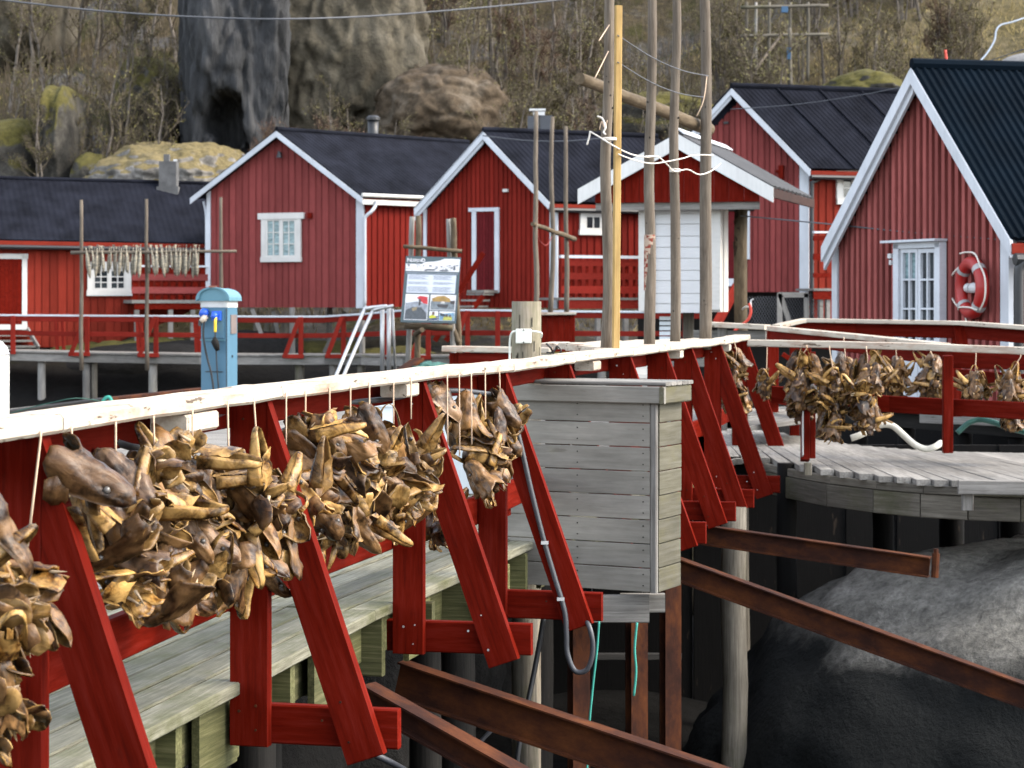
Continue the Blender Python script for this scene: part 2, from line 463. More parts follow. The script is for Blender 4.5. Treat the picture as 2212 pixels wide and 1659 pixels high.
# ------------------------------------------------------------------ ground, hillside, rocks
def smooth(a, b, x):
    t = max(0.0, min(1.0, (x - a) / (b - a))); return t * t * (3 - 2 * t)

def ground_z(x, y):
    z = -2.9 + 0.35 * noise.noise((x * 0.5, y * 0.5, 3))
    z += smooth(49, 57, y) * 3.0
    z += smooth(58, 66, y) * (1.6 + 1.2 * smooth(4, 14, x))
    if y > 62:
        k = y - 62
        z += k * 0.40 + 1.6 * noise.noise((x * 0.11, y * 0.11, 1)) * smooth(62, 72, y) + 0.8 * noise.noise((x * 0.35, y * 0.35, 9)) * smooth(62, 70, y)
        z += smooth(70, 110, y) * 6
    return z

def mat_ground():
    m, nt, b = new_mat('hillside_turf_and_rock')
    tc = nd(nt, 'TexCoord'); v = tc.outputs['Object']
    g = tex(nt, v, 0.35, 8, 0.7); f = tex(nt, v, 3.5, 8, 0.75)
    turf = ramp(nt, f, [(0.28, (0.020, 0.017, 0.010)), (0.5, (0.058, 0.046, 0.026)), (0.62, (0.090, 0.068, 0.036)), (0.78, (0.13, 0.105, 0.058))])
    rock = ramp(nt, f, [(0.3, (0.03, 0.03, 0.032)), (0.55, (0.085, 0.08, 0.075)), (0.75, (0.17, 0.16, 0.145))])
    moss = ramp(nt, f, [(0.3, (0.018, 0.020, 0.006)), (0.7, (0.065, 0.060, 0.018))])
    c = mixc(nt, ramp(nt, g, [(0.48, 0.0), (0.58, 1.0)]), turf, rock)
    h = tex(nt, v, 0.8, 6, 0.6)
    c = mixc(nt, ramp(nt, h, [(0.52, 0.0), (0.62, 0.8)]), c, moss)
    # wet-rock harbour bed, near black with shade under the decks painted in
    sx = nd(nt, 'SeparateXYZ'); nt.links.new(v, sx.inputs[0])
    bed = ramp(nt, f, [(0.3, (0.0012, 0.0012, 0.0012)), (0.7, (0.006, 0.0057, 0.0054))])
    mr = nd(nt, 'MapRange', i_1=-0.4, i_2=1.3); nt.links.new(sx.outputs[2], mr.inputs[0])
    c = mixc(nt, mr.outputs[0], bed, c)
    # grassier slope to the right
    gx = nd(nt, 'MapRange', i_1=6.0, i_2=20.0); nt.links.new(sx.outputs[0], gx.inputs[0])
    gy = nd(nt, 'MapRange', i_1=60.0, i_2=64.0); nt.links.new(sx.outputs[1], gy.inputs[0])
    mu = nd(nt, 'Math', operation='MULTIPLY'); nt.links.new(gx.outputs[0], mu.inputs[0]); nt.links.new(gy.outputs[0], mu.inputs[1])
    mu2 = nd(nt, 'Math', operation='MULTIPLY', i_1=0.8); nt.links.new(mu.outputs[0], mu2.inputs[0])
    grass = ramp(nt, f, [(0.3, (0.040, 0.036, 0.014)), (0.5, (0.105, 0.085, 0.038)), (0.75, (0.20, 0.155, 0.082))])
    c = mixc(nt, mu2.outputs[0], c, grass)
    nt.links.new(c, b.inputs['Base Color']); b.inputs['Roughness'].default_value = 0.95
    b.inputs['Specular IOR Level'].default_value = 0.15
    bump(nt, b, f, 0.8, 0.15)
    return m

def build_ground():
    xs = [-260, -160, -100, -60, -40] + [-30 + 0.75 * i for i in range(81)] + [40, 60, 100, 160, 260]
    ys = [-60, -20, -5, 0] + [2 + 2 * i for i in range(24)] + [50 + 0.8 * i for i in range(60)] + [100, 106, 114, 130, 160, 220, 320]
    vs = []
    for y in ys:
        for x in xs:
            z = ground_z(x, y) if y < 115 else ground_z(x, 114) + (y - 114) * 0.02
            vs.append((x, y, z))
    n = len(xs)
    fs = [(j * n + i, j * n + i + 1, (j + 1) * n + i + 1, (j + 1) * n + i) for j in range(len(ys) - 1) for i in range(n - 1)]
    o = mesh_obj('ground', vs, fs, mat_ground(), None, None, True)
    tag(o, 'dark rocky harbour bed rising into a scrubby hillside', None, None, 'structure')
build_ground()

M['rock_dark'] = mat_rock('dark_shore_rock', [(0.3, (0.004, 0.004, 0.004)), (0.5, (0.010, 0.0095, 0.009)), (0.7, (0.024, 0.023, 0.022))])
M['rock_cliff'] = mat_rock('blue_grey_cliff', [(0.3, (0.016, 0.017, 0.018)), (0.5, (0.040, 0.041, 0.043)), (0.7, (0.078, 0.078, 0.079))], streak=(1.2, 1.2, 0.22), scale=0.9, bd=.3)
M['rock_tan'] = mat_rock('tan_grey_rock', [(0.3, (0.036, 0.030, 0.020)), (0.5, (0.075, 0.065, 0.046)), (0.7, (0.125, 0.112, 0.086))], moss=(0.09, 0.075, 0.02), moss_z=0.75, scale=0.6)
M['rock_brown'] = mat_rock('lichen_brown_rock', [(0.3, (0.034, 0.024, 0.014)), (0.5, (0.072, 0.053, 0.034)), (0.7, (0.125, 0.105, 0.080))], scale=0.9)
M['rock_moss'] = mat_rock('mossy_boulder_rock', [(0.3, (0.07, 0.065, 0.06)), (0.5, (0.16, 0.15, 0.135)), (0.7, (0.30, 0.28, 0.26))], moss=(0.135, 0.105, 0.042), moss_z=0.46, scale=0.9)
M['rock_left'] = mat_rock('dark_mossy_rock', [(0.3, (0.015, 0.015, 0.014)), (0.5, (0.045, 0.042, 0.036)), (0.7, (0.10, 0.093, 0.08))], moss=(0.075, 0.066, 0.014), moss_z=0.30, scale=0.8)
M['rock_near'] = mat_rock('grey_lichen_boulder', [(0.3, (0.014, 0.014, 0.014)), (0.44, (0.060, 0.058, 0.054)), (0.56, (0.13, 0.127, 0.12)), (0.68, (0.30, 0.30, 0.305))], moss=(0.25, 0.24, 0.215), moss_z=0.40, scale=1.6, bd=0.10, bs=1.0, tide=-0.72, fc=(.40, .25, .60, 2.3))

def rock(name, c, r, mat, label, power=2.0, disp=0.12, fr=1.2, sub=4, rot=0.0, seed=0, carve=None, group=None, kind=None, cat='rock', ledge=0.0):
    bm = bmesh.new()
    bmesh.ops.create_icosphere(bm, subdivisions=sub, radius=1)
    Rm = Matrix.Rotation(rot, 3, 'Z')
    c = Vector(c)
    for v in bm.verts:
        p = v.co
        k = (abs(p.x) ** power + abs(p.y) ** power + abs(p.z) ** power) ** (-1 / power)
        p = p * k
        q = p * fr + V(seed * 7.3, seed * 3.1, 0)
        n1 = noise.fractal(q, 1.0, 2.1, 6)
        n2 = noise.noise(q * 0.6)
        rid = 1 - abs(noise.noise(q * 1.7 + V(5, 5, 5))) * 2
        p = p * (1 + disp * (n1 + 0.8 * n2 + 0.35 * rid))
        if ledge:
            c_ = noise.voronoi(q * 1.3 + V(n1, n1, 0) * .3)[0]
            p = p * (1 - ledge * (1 - min(1, (c_[1] - c_[0]) * 4)) + ledge * .6 * (c_[0] - .3))
        p = Vector((p.x * r[0], p.y * r[1], p.z * r[2]))
        p = Rm @ p
        v.co = p + c
    if carve:
        cpx, cpy, w, h, deep = carve
        for v in bm.verts:
            p = v.co
            px = CX + p.x / p.y * F; py = HY - (p.z - CZ) / p.y * F
            if p.y < c.y:
                e = ((px - cpx - (py - cpy) * 0.18) / w) ** 2 + ((py - cpy) / h) ** 2
                e += .9 * noise.fractal(p * 1.3, 1, 2, 4)
                if e < 1.2: v.co = v.co + V(0, deep * min(1, max(0, 1.2 - e) * 1.6), 0)
    me = bpy.data.meshes.new(name); bm.to_mesh(me); bm.free()
    me.materials.append(mat)
    me.polygons.foreach_set('use_smooth', [True] * len(me.polygons))
    o = bpy.data.objects.new(name, me); link(o)
    return tag(o, label, cat if kind is None else None, group, kind)

def rockpx(name, x0, y0, x1, y1, d, dep, mat, label, **kw):
    a = P(x0, y1, d); b = P(x1, y0, d)
    c = (a + b) / 2 + V(0, dep * 0.5, 0)
    return rock(name, c, ((b.x - a.x) / 2, dep, (b.z - a.z) / 2), mat, label, **kw)

rockpx('cliff', 385, -220, 600, 420, 71, 3.0, M['rock_cliff'], 'tall blue-grey rock face with a dark cleft above the two-storey gable', power=6, disp=0.10, fr=2.6, sub=6, seed=1, rot=.22, ledge=.06, carve=(492, 275, 44, 78, 2.4), cat='cliff')
rockpx('rock_outcrop', 570, -220, 905, 330, 74, 3.0, M['rock_tan'], 'broad tan-grey rock slab high on the hillside right of the cliff', power=3.6, disp=0.12, fr=1.9, sub=6, seed=2, ledge=.06)
rockpx('boulder', 800, 135, 1110, 380, 70, 3.0, M['rock_brown'], 'big rounded brown boulder behind the chimney pipe', power=2.3, disp=0.09, fr=2.0, sub=6, seed=3, ledge=.05)
rockpx('boulder', 190, 303, 545, 520, 65.5, 3.0, M['rock_moss'], 'pale mossy boulder behind the chimney of the long red building', power=2.4, disp=0.10, fr=2.1, sub=6, seed=4, ledge=.05)
rockpx('rock_outcrop', -60, -120, 120, 140, 80, 4, M['rock_tan'], 'grey rock slab at the top left corner of the hillside', power=3, disp=0.12, fr=1.5, sub=5, seed=5)
rockpx('rock_outcrop', -140, 250, 100, 480, 69, 3, M['rock_left'], 'dark moss-topped rock at the left edge above the long roof', power=3.6, disp=0.10, fr=1.6, sub=5, seed=6)
rockpx('rock_outcrop', 85, 190, 165, 470, 68.5, 2.5, M['rock_left'], 'narrow upright rock with a yellow moss crest left of the mossy boulder', power=3.2, disp=0.12, fr=1.3, sub=5, seed=8)
rockpx('rock_outcrop', 150, 330, 245, 470, 67.5, 2, M['rock_left'], 'low mossy rock slope just left of the pale mossy boulder', power=2.6, disp=0.10, fr=1.5, sub=5, seed=9)
rockpx('rock_outcrop', 240, 130, 400, 330, 76, 3, M['rock_left'], 'dark rock ledge half hidden by birches left of the cliff', power=3, disp=0.16, fr=1.5, sub=5, seed=10)
rockpx('rock_outcrop', 1790, 150, 1960, 240, 66, 2.0, M['rock_left'], 'dark mossy rock above the far roof with rolled seams', power=2.4, disp=0.12, fr=1.6, sub=5, seed=11)
rockpx('rock_outcrop', 1300, 200, 1560, 330, 70, 2.5, M['rock_left'], 'low mossy rock on the slope behind the tall poles', power=2.6, disp=0.14, fr=1.7, sub=5, seed=12)
# near boulder at the lower right
nb = rock('boulder', (5.6, 17.7, -2.98), (4.1, 2.7, 2.45), M['rock_near'], 'huge grey shore boulder at the lower right under the rusty beams', power=2.15, disp=0.06, fr=1.6, sub=6, rot=-0.1, seed=21, ledge=.03)
rock('boulder', (1.55, 14.2, -3.0), (0.8, 0.9, 0.75), M['rock_dark'], 'small dark boulder at the foot of the huge grey boulder', disp=0.1, sub=4, seed=22)
# dark shore rocks beneath the far walkway
k = 0
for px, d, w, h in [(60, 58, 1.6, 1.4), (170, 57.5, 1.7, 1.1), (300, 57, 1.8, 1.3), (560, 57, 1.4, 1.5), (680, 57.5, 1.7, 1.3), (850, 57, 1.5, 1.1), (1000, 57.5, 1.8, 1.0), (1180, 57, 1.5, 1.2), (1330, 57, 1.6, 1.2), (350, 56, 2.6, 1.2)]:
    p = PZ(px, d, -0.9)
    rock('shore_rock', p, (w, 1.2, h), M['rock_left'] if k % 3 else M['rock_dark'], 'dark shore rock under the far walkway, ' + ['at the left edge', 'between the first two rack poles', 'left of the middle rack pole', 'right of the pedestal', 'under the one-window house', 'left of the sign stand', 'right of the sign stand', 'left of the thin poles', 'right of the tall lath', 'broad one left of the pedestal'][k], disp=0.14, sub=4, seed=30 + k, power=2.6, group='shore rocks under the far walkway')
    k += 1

# ------------------------------------------------------------------ near quay deck
T = V(0.243, 0.970, 0).normalized()                 # direction of the main railing, away from the eye
O = V(T.y, -T.x, 0)                                 # outward, towards the boulder
# picture x of the post, px per metre, per trestle
FR = [(45, 780), (542, 576), (884, 456), (1065, 411), (1205, 354), (1340, 312), (1420, 283), (1476, 264), (1540, 246), (1598, 216)]
Q = [V((x - CX) / s, F / s, 0) for x, s in FR]
def rail_pt(y):                                     # plan point of the rail line at distance y
    if y <= Q[0].y: a, b = Q[0], Q[1]
    elif y >= Q[-1].y: a, b = Q[-2], Q[-1]
    else:
        for a, b in zip(Q, Q[1:]):
            if a.y <= y <= b.y: break
    f = (y - a.y) / (b.y - a.y)
    return a + (b - a) * f

quay = thing('quay_deck', (-3, 14, 0), 'weathered plank quay with green-grey boards running along the railing', None, None, 'structure')
# lengthwise boards beside the railing, following its slight bend
edge_in = 0.075
for k in range(9):
    for j in range(5):
        y0, y1 = 3.0 + j * 3.3, 3.0 + (j + 1) * 3.3
        u = -edge_in - 0.075 - k * 0.15
        p0 = rail_pt(y0) + O * u + V(0, 0, -0.027 + R.uniform(-.004, .004)); p1 = rail_pt(y1) + O * u + V(0, 0, -0.027 + R.uniform(-.004, .004))
        d = (p1 - p0).normalized() * 0.004
        plank('plank', p0 + d, p1 - d, 0.139 + R.uniform(-.004, .003), 0.05, M['deck'], quay, wob=0.004, seg=2)
u1 = -edge_in - 9 * 0.15 - 0.02
# cross boards of the open quay beyond
for k in range(118):
    y0 = 5.0 + k * 0.205
    a = rail_pt(y0) + O * u1
    L = 7.5 if y0 < 20 else 9.5
    if y0 > 18.5: a = a + O * 0.6
    p0 = a + V(0, 0, -0.027); p1 = a - O * L + V(0, 0, -0.027)
    plank('plank', p0, p1, 0.196, 0.05, M['deck2'], quay)
# kerb along the harbour side
plank('kerb', PG(-40, 905, 0.06), PG(230, 868, 0.06), 0.16, 0.12, M['dark_wood'], quay)
plank('kerb', PG(232, 868, 0.06), PG(470, 842, 0.06), 0.16, 0.12, M['rust'], quay)
# edge joist, joist ends, stringers below
for j in range(5):
    y0, y1 = 3.0 + j * 3.3, 3.0 + (j + 1) * 3.3
    plank('edge_beam', rail_pt(y0) + O * -0.24 + V(0, 0, -0.17), rail_pt(y1) + O * -0.24 + V(0, 0, -0.17), 0.22, 0.07, M['moss_wood'], quay, up=O)
for k in range(24):
    y = 4.2 + k * 0.62
    a = rail_pt(y)
    plank('joist', a + O * -0.10 + V(0, 0, -0.20), a + O * -1.9 + V(0, 0, -0.20), 0.28 if k % 2 else 0.24, 0.055, M['moss_wood'], quay, up=T)
for k in range(12):
    y = 4.9 + k * 1.3
    a = rail_pt(y)
    plank('fascia', a + O * -0.13 + T * 0.05 + V(0, 0, -0.2), a + O * -0.13 + T * 0.42 + V(0, 0, -0.2), 0.27, 0.03, M['moss_wood'], quay, up=O)
# bearer deep in the dark and piles under the quay
plank('bearer', rail_pt(3.5) + O * -1.5 + V(0, 0, -0.5), rail_pt(19) + O * -1.5 + V(0, 0, -0.5), 0.25, 0.2, M['dark_wood'], quay)
for i, (y, u, r) in enumerate([(5.2, -0.9, .12), (6.6, -1.2, .12), (8.3, -1.4, .12), (9.4, -0.6, .11), (11, -1.5, .12), (12.6, -0.6, .11), (14.4, -1.4, .12), (17, -1.2, .12), (8.6, -0.5, .09), (10.4, -1.0, .1), (12.0, -2.4, .12), (15.6, -2.6, .12)]):
    a = rail_pt(y) + O * u
    o = log('pile', a + V(0, 0, -3.0), a + V(0, 0, -0.34), r, r * 0.93, M['dark_wood'])
    tag(o, 'dark tarred pile under the near quay planks, %s by distance' % ['nearest', 'second', 'third', 'fifth', 'seventh', 'ninth', 'tenth', 'last', 'fourth', 'sixth', 'eighth', 'eleventh'][i], 'pile', 'dark piles under the near quay')
# rubble wall at the back of the void beneath the quay
for k in range(14):
    y = 6 + k * 1.15
    a = rail_pt(y) + O * -(3.0 + R.uniform(-.3, .3))
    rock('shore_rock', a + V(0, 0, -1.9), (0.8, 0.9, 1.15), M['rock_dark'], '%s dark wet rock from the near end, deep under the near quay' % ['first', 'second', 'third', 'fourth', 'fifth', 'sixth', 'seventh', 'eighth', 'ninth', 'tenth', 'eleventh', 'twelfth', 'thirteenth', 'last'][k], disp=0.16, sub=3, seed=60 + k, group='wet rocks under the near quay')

bk = thing('backdrop', (-2, 14, -1), 'added black timber bulkhead at the back of the void under the near quay', 'wall')  # added boards that keep the void behind the piles black
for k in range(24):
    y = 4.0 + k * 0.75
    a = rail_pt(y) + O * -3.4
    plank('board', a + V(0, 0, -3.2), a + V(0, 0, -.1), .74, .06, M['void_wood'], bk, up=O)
bk = thing('backdrop', (4, 24.5, -1), 'added black timber bulkhead under the far side of the right walkway', 'wall')  # added dark boards closing the void so it stays black
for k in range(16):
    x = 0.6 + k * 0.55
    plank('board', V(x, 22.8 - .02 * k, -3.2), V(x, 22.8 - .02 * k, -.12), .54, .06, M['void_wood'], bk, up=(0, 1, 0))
# ------------------------------------------------------------------ main red railing with trestles
railing = thing('railing', Q[1], 'long red timber railing with braced trestles and a chipped white handrail along the near quay', 'railing')
ZT = 1.05
def tpoly(name, q, poly, t0, t1, mat, parent, xdir=None):
    """flat plank cut to a polygon of (u,z) in the trestle's plane; grain along xdir"""
    xd = Vector((xdir[0], xdir[1])).normalized() if xdir else Vector((0, 1))
    x = O * xd.x + V(0, 0, 1) * xd.y; z = -T; y = z.cross(x)
    o = q + O * poly[0][0] + V(0, 0, poly[0][1])
    M4 = frame_mat(o, x, y, z)
    inv = M4.inverted()
    n = len(poly); c = 0.004
    cx = sum(p[0] for p in poly) / n; cz = sum(p[1] for p in poly) / n
    def ring(off, sh):
        r = []
        for u, w in poly:
            dd = math.hypot(u - cx, w - cz)
            r.append(inv @ (q + O * (u - (u - cx) / dd * sh) + V(0, 0, w - (w - cz) / dd * sh) + T * off))
        return r
    vs = ring(t0, c) + ring(t0 + c, 0) + ring(t1 - c, 0) + ring(t1, c)
    fs = [tuple(range(n)), tuple(3 * n + i for i in reversed(range(n)))]
    for k in range(3):
        fs += [(k * n + i, (k + 1) * n + i, (k + 1) * n + (i + 1) % n, k * n + (i + 1) % n) for i in range(n)]
    ob = mesh_obj(name, vs, fs, mat, parent, M4)
    bm = bmesh.new(); bm.from_mesh(ob.data); bmesh.ops.recalc_face_normals(bm, faces=bm.faces); bm.to_mesh(ob.data); bm.free()
    return ob

for i, q in enumerate(Q):
    j = lambda a=0.006: R.uniform(-a, a)
    zb = -0.245 + j(.01)
    if i == 0: zb = -0.6
    tpoly('post', q, [(-.074, zb), (.074, zb), (.074, ZT), (-.074, ZT)], -.026, .024, M['red'], railing)
    ub = 0.536 + j(.012)
    lo = -0.245
    if i == 0: ub, lo = 0.62, -0.48
    sl_ = (ub - .074) / (ZT - lo)
    ang = math.atan(sl_)
    wd = 0.148
    mit = ZT - (wd / cos(ang)) / sl_
    tpoly('brace', q, [(.0755, ZT), (ub, lo), (ub - wd * cos(ang), lo - wd * sin(ang)), (.0755, mit)], -.030, .020, M['red'], railing, xdir=(ub - .074, -(ZT - lo)))
    plank('foot_beam', q + O * -0.12 + T * 0.05 + V(0, 0, lo + 0.078), q + O * (0.575 + j(.02)) + T * 0.05 + V(0, 0, lo + 0.078 + j()), 0.148, 0.048, M['red'], railing, up=T)

for i, q in enumerate(Q[1:]):
    mb = MB()
    for u, z in ((-.03, -.12), (.035, -.19), (.03, -.10), (.30, -.13), (.40, -.20), (.36, -.05), (-.02, .99), (.03, .93)):
        t0 = -.033 if u > .1 else -.0265
        c = q + O * (u + R.uniform(-.01, .01)) + V(0, 0, z + R.uniform(-.01, .01)) + T * t0
        mb.tube([c, c - T * .003], R.uniform(.0035, .006), 6)
    tag(mb.build('nail_heads', M['galv'] if i % 3 == 1 else M['rust'], railing), kind='stuff')
# handrail boards: laid flat, slightly bowed and chipped
def rail_on(y, u, z): return rail_pt(y) + O * u + V(0, 0, z)
cuts = [3.6, Q[0].y + 0.05, Q[1].y + 0.06, Q[2].y + .04, Q[3].y + .05, Q[4].y + .03, Q[5].y - .06, Q[6].y, Q[7].y, Q[8].y + .03, Q[9].y + .02]
for a, b in zip(cuts, cuts[1:]):
    plank('handrail_board', rail_on(a + .004, .022, ZT + .027), rail_on(b - .004, .022, ZT + .027 + R.uniform(-.004, .004)), 0.165, 0.052, M['rail_white'], railing, bev=0.010, wob=0.006, seg=6)
# packing pieces at the joints
for y, L, u in [(7.0, .32, .035), (9.62, .2, .03), (13.4, .2, .02), (16.45, .16, .03), (18.9, .2, .03)]:
    plank('packing_block', rail_on(y - L / 2, u, ZT - .035), rail_on(y + L / 2, u, ZT - .035), 0.125, 0.062, M['rail_white'], railing, bev=0.008)
# inner red planks
for a, b in zip(range(len(Q) - 1), range(1, len(Q))):
    ya, yb = Q[a].y, Q[b].y
    if a == 0: ya = 3.6
    plank('upper_rail', rail_on(ya + .01, -.10, ZT - .058), rail_on(yb - .01, -.10, ZT - .058 + R.uniform(-.008, .008)), 0.098, 0.046, M['red'], railing, up=O)
    plank('lower_rail', rail_on(ya + .01, -.10, .325), rail_on(yb - .01, -.10, .325 + R.uniform(-.01, .01)), 0.148, 0.046, M['red'], railing, up=O)
for y in (6.55, 8.9, 11.9):
    plank('batten', rail_on(y, -.14, .20), rail_on(y, -.14, 1.0), 0.07, 0.036, M['red'], railing, up=O)

# wide white bench top where the handrail doubles back
top = thing('bench_top', P(1250, 745, 16.3), 'wide white board top between the bollard post and the tall poles', 'bench')
for k in range(6):
    ya = 13.9 + k * 0.05; 
    yb = 19.3 - k * 0.42
    a = rail_pt(14.4) + O * (-.13 - k * .17) + T * (0.5 * k); b = rail_pt(18.6 - .45 * k) + O * (-.13 - k * .17)
    plank('plank', a + V(0, 0, 1.077), b + V(0, 0, 1.077 + R.uniform(-.006, .006)), 0.165, 0.05, M['rail_white'], top, bev=.008)
for y, u in ((15.2, -.35), (17.0, -.55)):
    plank('leg', rail_pt(y) + O * u, rail_pt(y) + O * u + V(0, 0, 1.05), 0.12, 0.05, M['red'], top)
# short handrail to the left behind the bollard
sr = thing('railing', P(1030, 755, 16.2), 'short red railing with white top left of the round bollard post', 'railing')
plank('handrail_board', P(960, 753, 16.2), P(1190, 757, 16.0), 0.16, 0.045, M['rail_white'], sr)
plank('upper_rail', P(992, 779, 16.2), P(1110, 780, 16.05), 0.12, 0.04, M['red'], sr, up=(0, 1, 0))
for px in (985, 1110):
    plank('post', PZ(px, 16.25, 0), PZ(px, 16.25, 1.03), 0.1, 0.05, M['red'], sr, up=(0, 1, 0))

# ------------------------------------------------------------------ tall poles, log, yellow lath
for i, (xb, xt, yb, s, r, off) in enumerate([(1309, 1318, 752, 306, .036, -.06), (1402, 1407, 748, 282, .037, -.05), (1457, 1460, 742, 264, .037, -.05), (1523, 1526, 735, 246, .047, -.05)]):
    d = F / s
    a = P(xb, yb + 20, d); b = P(xt, -60, d)
    o = log('pole', a, b, r * 1.18, r * 0.92, M['pole'], seg=14, wob=0.035, rough=.05)
    tag(o, ['leftmost tall grey pole, beside the yellow lath', 'second tall grey pole with flaking red paint at its lower half', 'third tall grey pole with a long crack', 'rightmost tall grey pole of the row'][i], 'pole', 'tall poles rising from the railing')
    if i == 1:
        mb = MB(); pts = [a + (b - a) * f for f in (.17, .22, .27, .315)]
        mb.tube(pts, [r * 1.19] * 4, 14, cap=False)
        c = mb.build('paint_remains', mat_paint('flaking_red_paint', (0.20, 0.045, 0.032), .85, .1, chip=(0.36, 0.29, 0.225), chip_at=0.47, streak=(3, 10, 10)), o, True)
    mb = MB()
    for k in range(5):
        f = R.uniform(.1, .9); c0 = a + (b - a) * f; an = R.uniform(-2.6, -.5)
        mb.tube([c0 + V(cos(an), sin(an), 0) * r * .7, c0 + V(cos(an), sin(an), 0.2) * r * 1.08], [.007, .005], 6)
    tag(mb.build('knot', M['dark_wood'], o), kind='stuff')
o = plank('lath', P(1330, 768, F / 309), P(1336, 12, F / 309), 0.050, 0.034, M['yellow_wood'], None, up=(0.3, -1, 0))
tag(o, 'fresh yellow sawn lath standing against the leftmost tall pole', 'lath')
o = log('log', P(1252, 169, F / 279) , P(1536, 276, F / 243) + V(0, .02, 0), .047, .058, M['log'], seg=12, wob=.02, rough=.07)
o.matrix_basis = Matrix.Translation((0, 0.12, 0)) @ o.matrix_basis; W[o.name] = o.matrix_basis.copy()
tag(o, 'rough log lying level across the back of the tall poles', 'log')

def cord(name, pts, r, mat, label, cat, group=None, parent=None, n=6, sub=5):
    """smooth tube through points (Catmull-Rom)"""
    P_ = [Vector(p) for p in pts]
    out = []
    for i in range(len(P_) - 1):
        p0 = P_[max(i - 1, 0)]; p1 = P_[i]; p2 = P_[i + 1]; p3 = P_[min(i + 2, len(P_) - 1)]
        for k in range(sub):
            t = k / sub
            out.append(0.5 * ((2 * p1) + (p2 - p0) * t + (2 * p0 - 5 * p1 + 4 * p2 - p3) * t * t + (3 * p1 - p0 - 3 * p2 + p3) * t ** 3))
    out.append(P_[-1])
    mb = MB(); mb.tube(out, r, n)
    o = mb.build(name, mat, parent, True)
    if label: tag(o, label, cat, group)
    return o
def cpx(name, pts, r, mat, label, cat, group=None, parent=None, n=6, sub=5):
    return cord(name, [P(*p) for p in pts], r, mat, label, cat, group, parent, n, sub)

cpx('rope', [(1276, 285, 14.6), (1300, 299, 14.5), (1322, 313, 14.3), (1360, 332, 15), (1395, 339, 15.5), (1420, 338, 15.9), (1440, 354, 16.3), (1457, 370, 16.6), (1485, 366, 16.8), (1510, 377, 17.2), (1535, 370, 17.6), (1556, 354, 17.8)], .0052, M['rope'], 'white rope looped slackly between the tall poles', 'rope')
for o_, yy in ((0, 0),):
    cpx('rope', [(1336, 333, 14.4), (1365, 344, 15), (1405, 353, 15.7), (1440, 349, 16.2), (1475, 342, 16.8), (1500, 335, 17.2), (1540, 335, 17.8)], .0048, M['rope'], 'second white rope slung a little lower between the poles', 'rope')
cpx('rope', [(1290, 251, 14.6), (1302, 257, 14.6), (1308, 275, 14.5), (1304, 285, 14.5), (1308, 290, 14.45)], .007, M['rope'], 'short curled rope end tied to the leftmost pole', 'rope')
cpx('rope', [(1275, 283, 14.6), (1273, 295, 14.6), (1268, 313, 14.6)], .007, M['rope'], 'knotted white rope tail hanging left of the poles', 'rope')
cpx('rope', [(1312, 260, 14.6), (1306, 275, 14.6), (1300, 262, 14.6), (1295, 280, 14.6)], .004, M['string'], 'frayed string bundle hanging from the leftmost pole', 'string')
mb = MB()
for py, px, d, r in ((299, 1317, 14.55, 0.045239999999999995), (302, 1317, 14.55, 0.045239999999999995), (366, 1458, 16.95, 0.04002), (370, 1458, 16.95, 0.04002), (338, 1405, 15.85, 0.04002)):
    c0 = P(px, py, d); mb.tube([c0 + V(cos(a) * r, sin(a) * r, 0) for a in [k * pi / 8 for k in range(17)]], .006, 5)
tag(mb.build('lashing', M['rope'], None, True), 'white rope lashings wound round the tall poles', 'rope')
for i, (a, b) in enumerate([((1334, 76, 14.5), (1530, 164, 18.2)), ((1334, 134, 14.5), (1521, 210, 18.2))]):
    A, B = P(*a), P(*b)
    cord('wire', [A, (A * 2 + B) / 3 - V(0, 0, .05), (A + B * 2) / 3 - V(0, 0, .05), B], .004, M['wire'], ['upper thin line strung between the tall poles', 'lower thin line strung between the tall poles'][i], 'line')
cpx('wire', [(1316, 54, 14.6), (1294, 88, 14.4)], .004, M['string'], 'loose string end high on the leftmost pole', 'string')
cpx('wire', [(1314, 111, 14.6), (1285, 169, 14.4)], .004, M['string'], 'string from the leftmost pole to the log end', 'string')
cpx('wire', [(1527, 164, 18.2), (1520, 216, 18.1), (1505, 251, 18.1)], .004, M['string'], 'string hanging beside the rightmost pole', 'string')

# ------------------------------------------------------------------ bollard post with junction box
bo = log('bollard_post', PZ(1137, 15.3, -2.9), P(1137, 651, 15.3), .108, .108, M['bollard'], n=20, seg=10, wob=.004, rough=.06)
tag(bo, 'thick round weathered bollard post with a cream junction box', 'post')
mb = MB()
for k in range(7):
    a = -pi / 2 + R.uniform(-1.2, 1.2); z0 = R.uniform(.9, 1.3)
    c0 = PZ(1137, 15.3, z0) + V(cos(a) * .107, sin(a) * .107, 0)
    mb.box(c0, (.004, .012, R.uniform(.05, .16)))
tag(mb.build('crack', M['dark_wood'], bo), kind='stuff')
jb = thing('junction_box', P(1131, 726, 15.14), 'cream plastic junction box strapped to the round bollard post', 'box')
mb = MB(); c0 = P(1131, 726, 15.14)
mb.box(c0 + V(0, 0, 0), (.115, .055, .105)); jo = mb.build('box_body', M['pvc'], jb)
md = jo.modifiers.new('bevel', 'BEVEL'); md.width = .006; md.segments = 2
mb = MB()
for dz in (.045, -.045): mb.tube([c0 + V(0, -.027, dz), c0 + V(0, -.031, dz)], .006, 8)
tag(mb.build('screw', M['black'], jb), kind='stuff')
cord('cable', [c0 + V(.055, -.01, .035), c0 + V(.09, -.01, .033), c0 + V(.13, .03, .02), c0 + V(.128, .06, -.01)], .008, M['pvc'], None, None, None, jb)
cord('cable', [c0 + V(-.055, -.01, .035), c0 + V(-.085, -.01, .025), c0 + V(-.10, .02, -.05), c0 + V(-.10, .03, -.3)], .008, M['pvc'], None, None, None, jb)
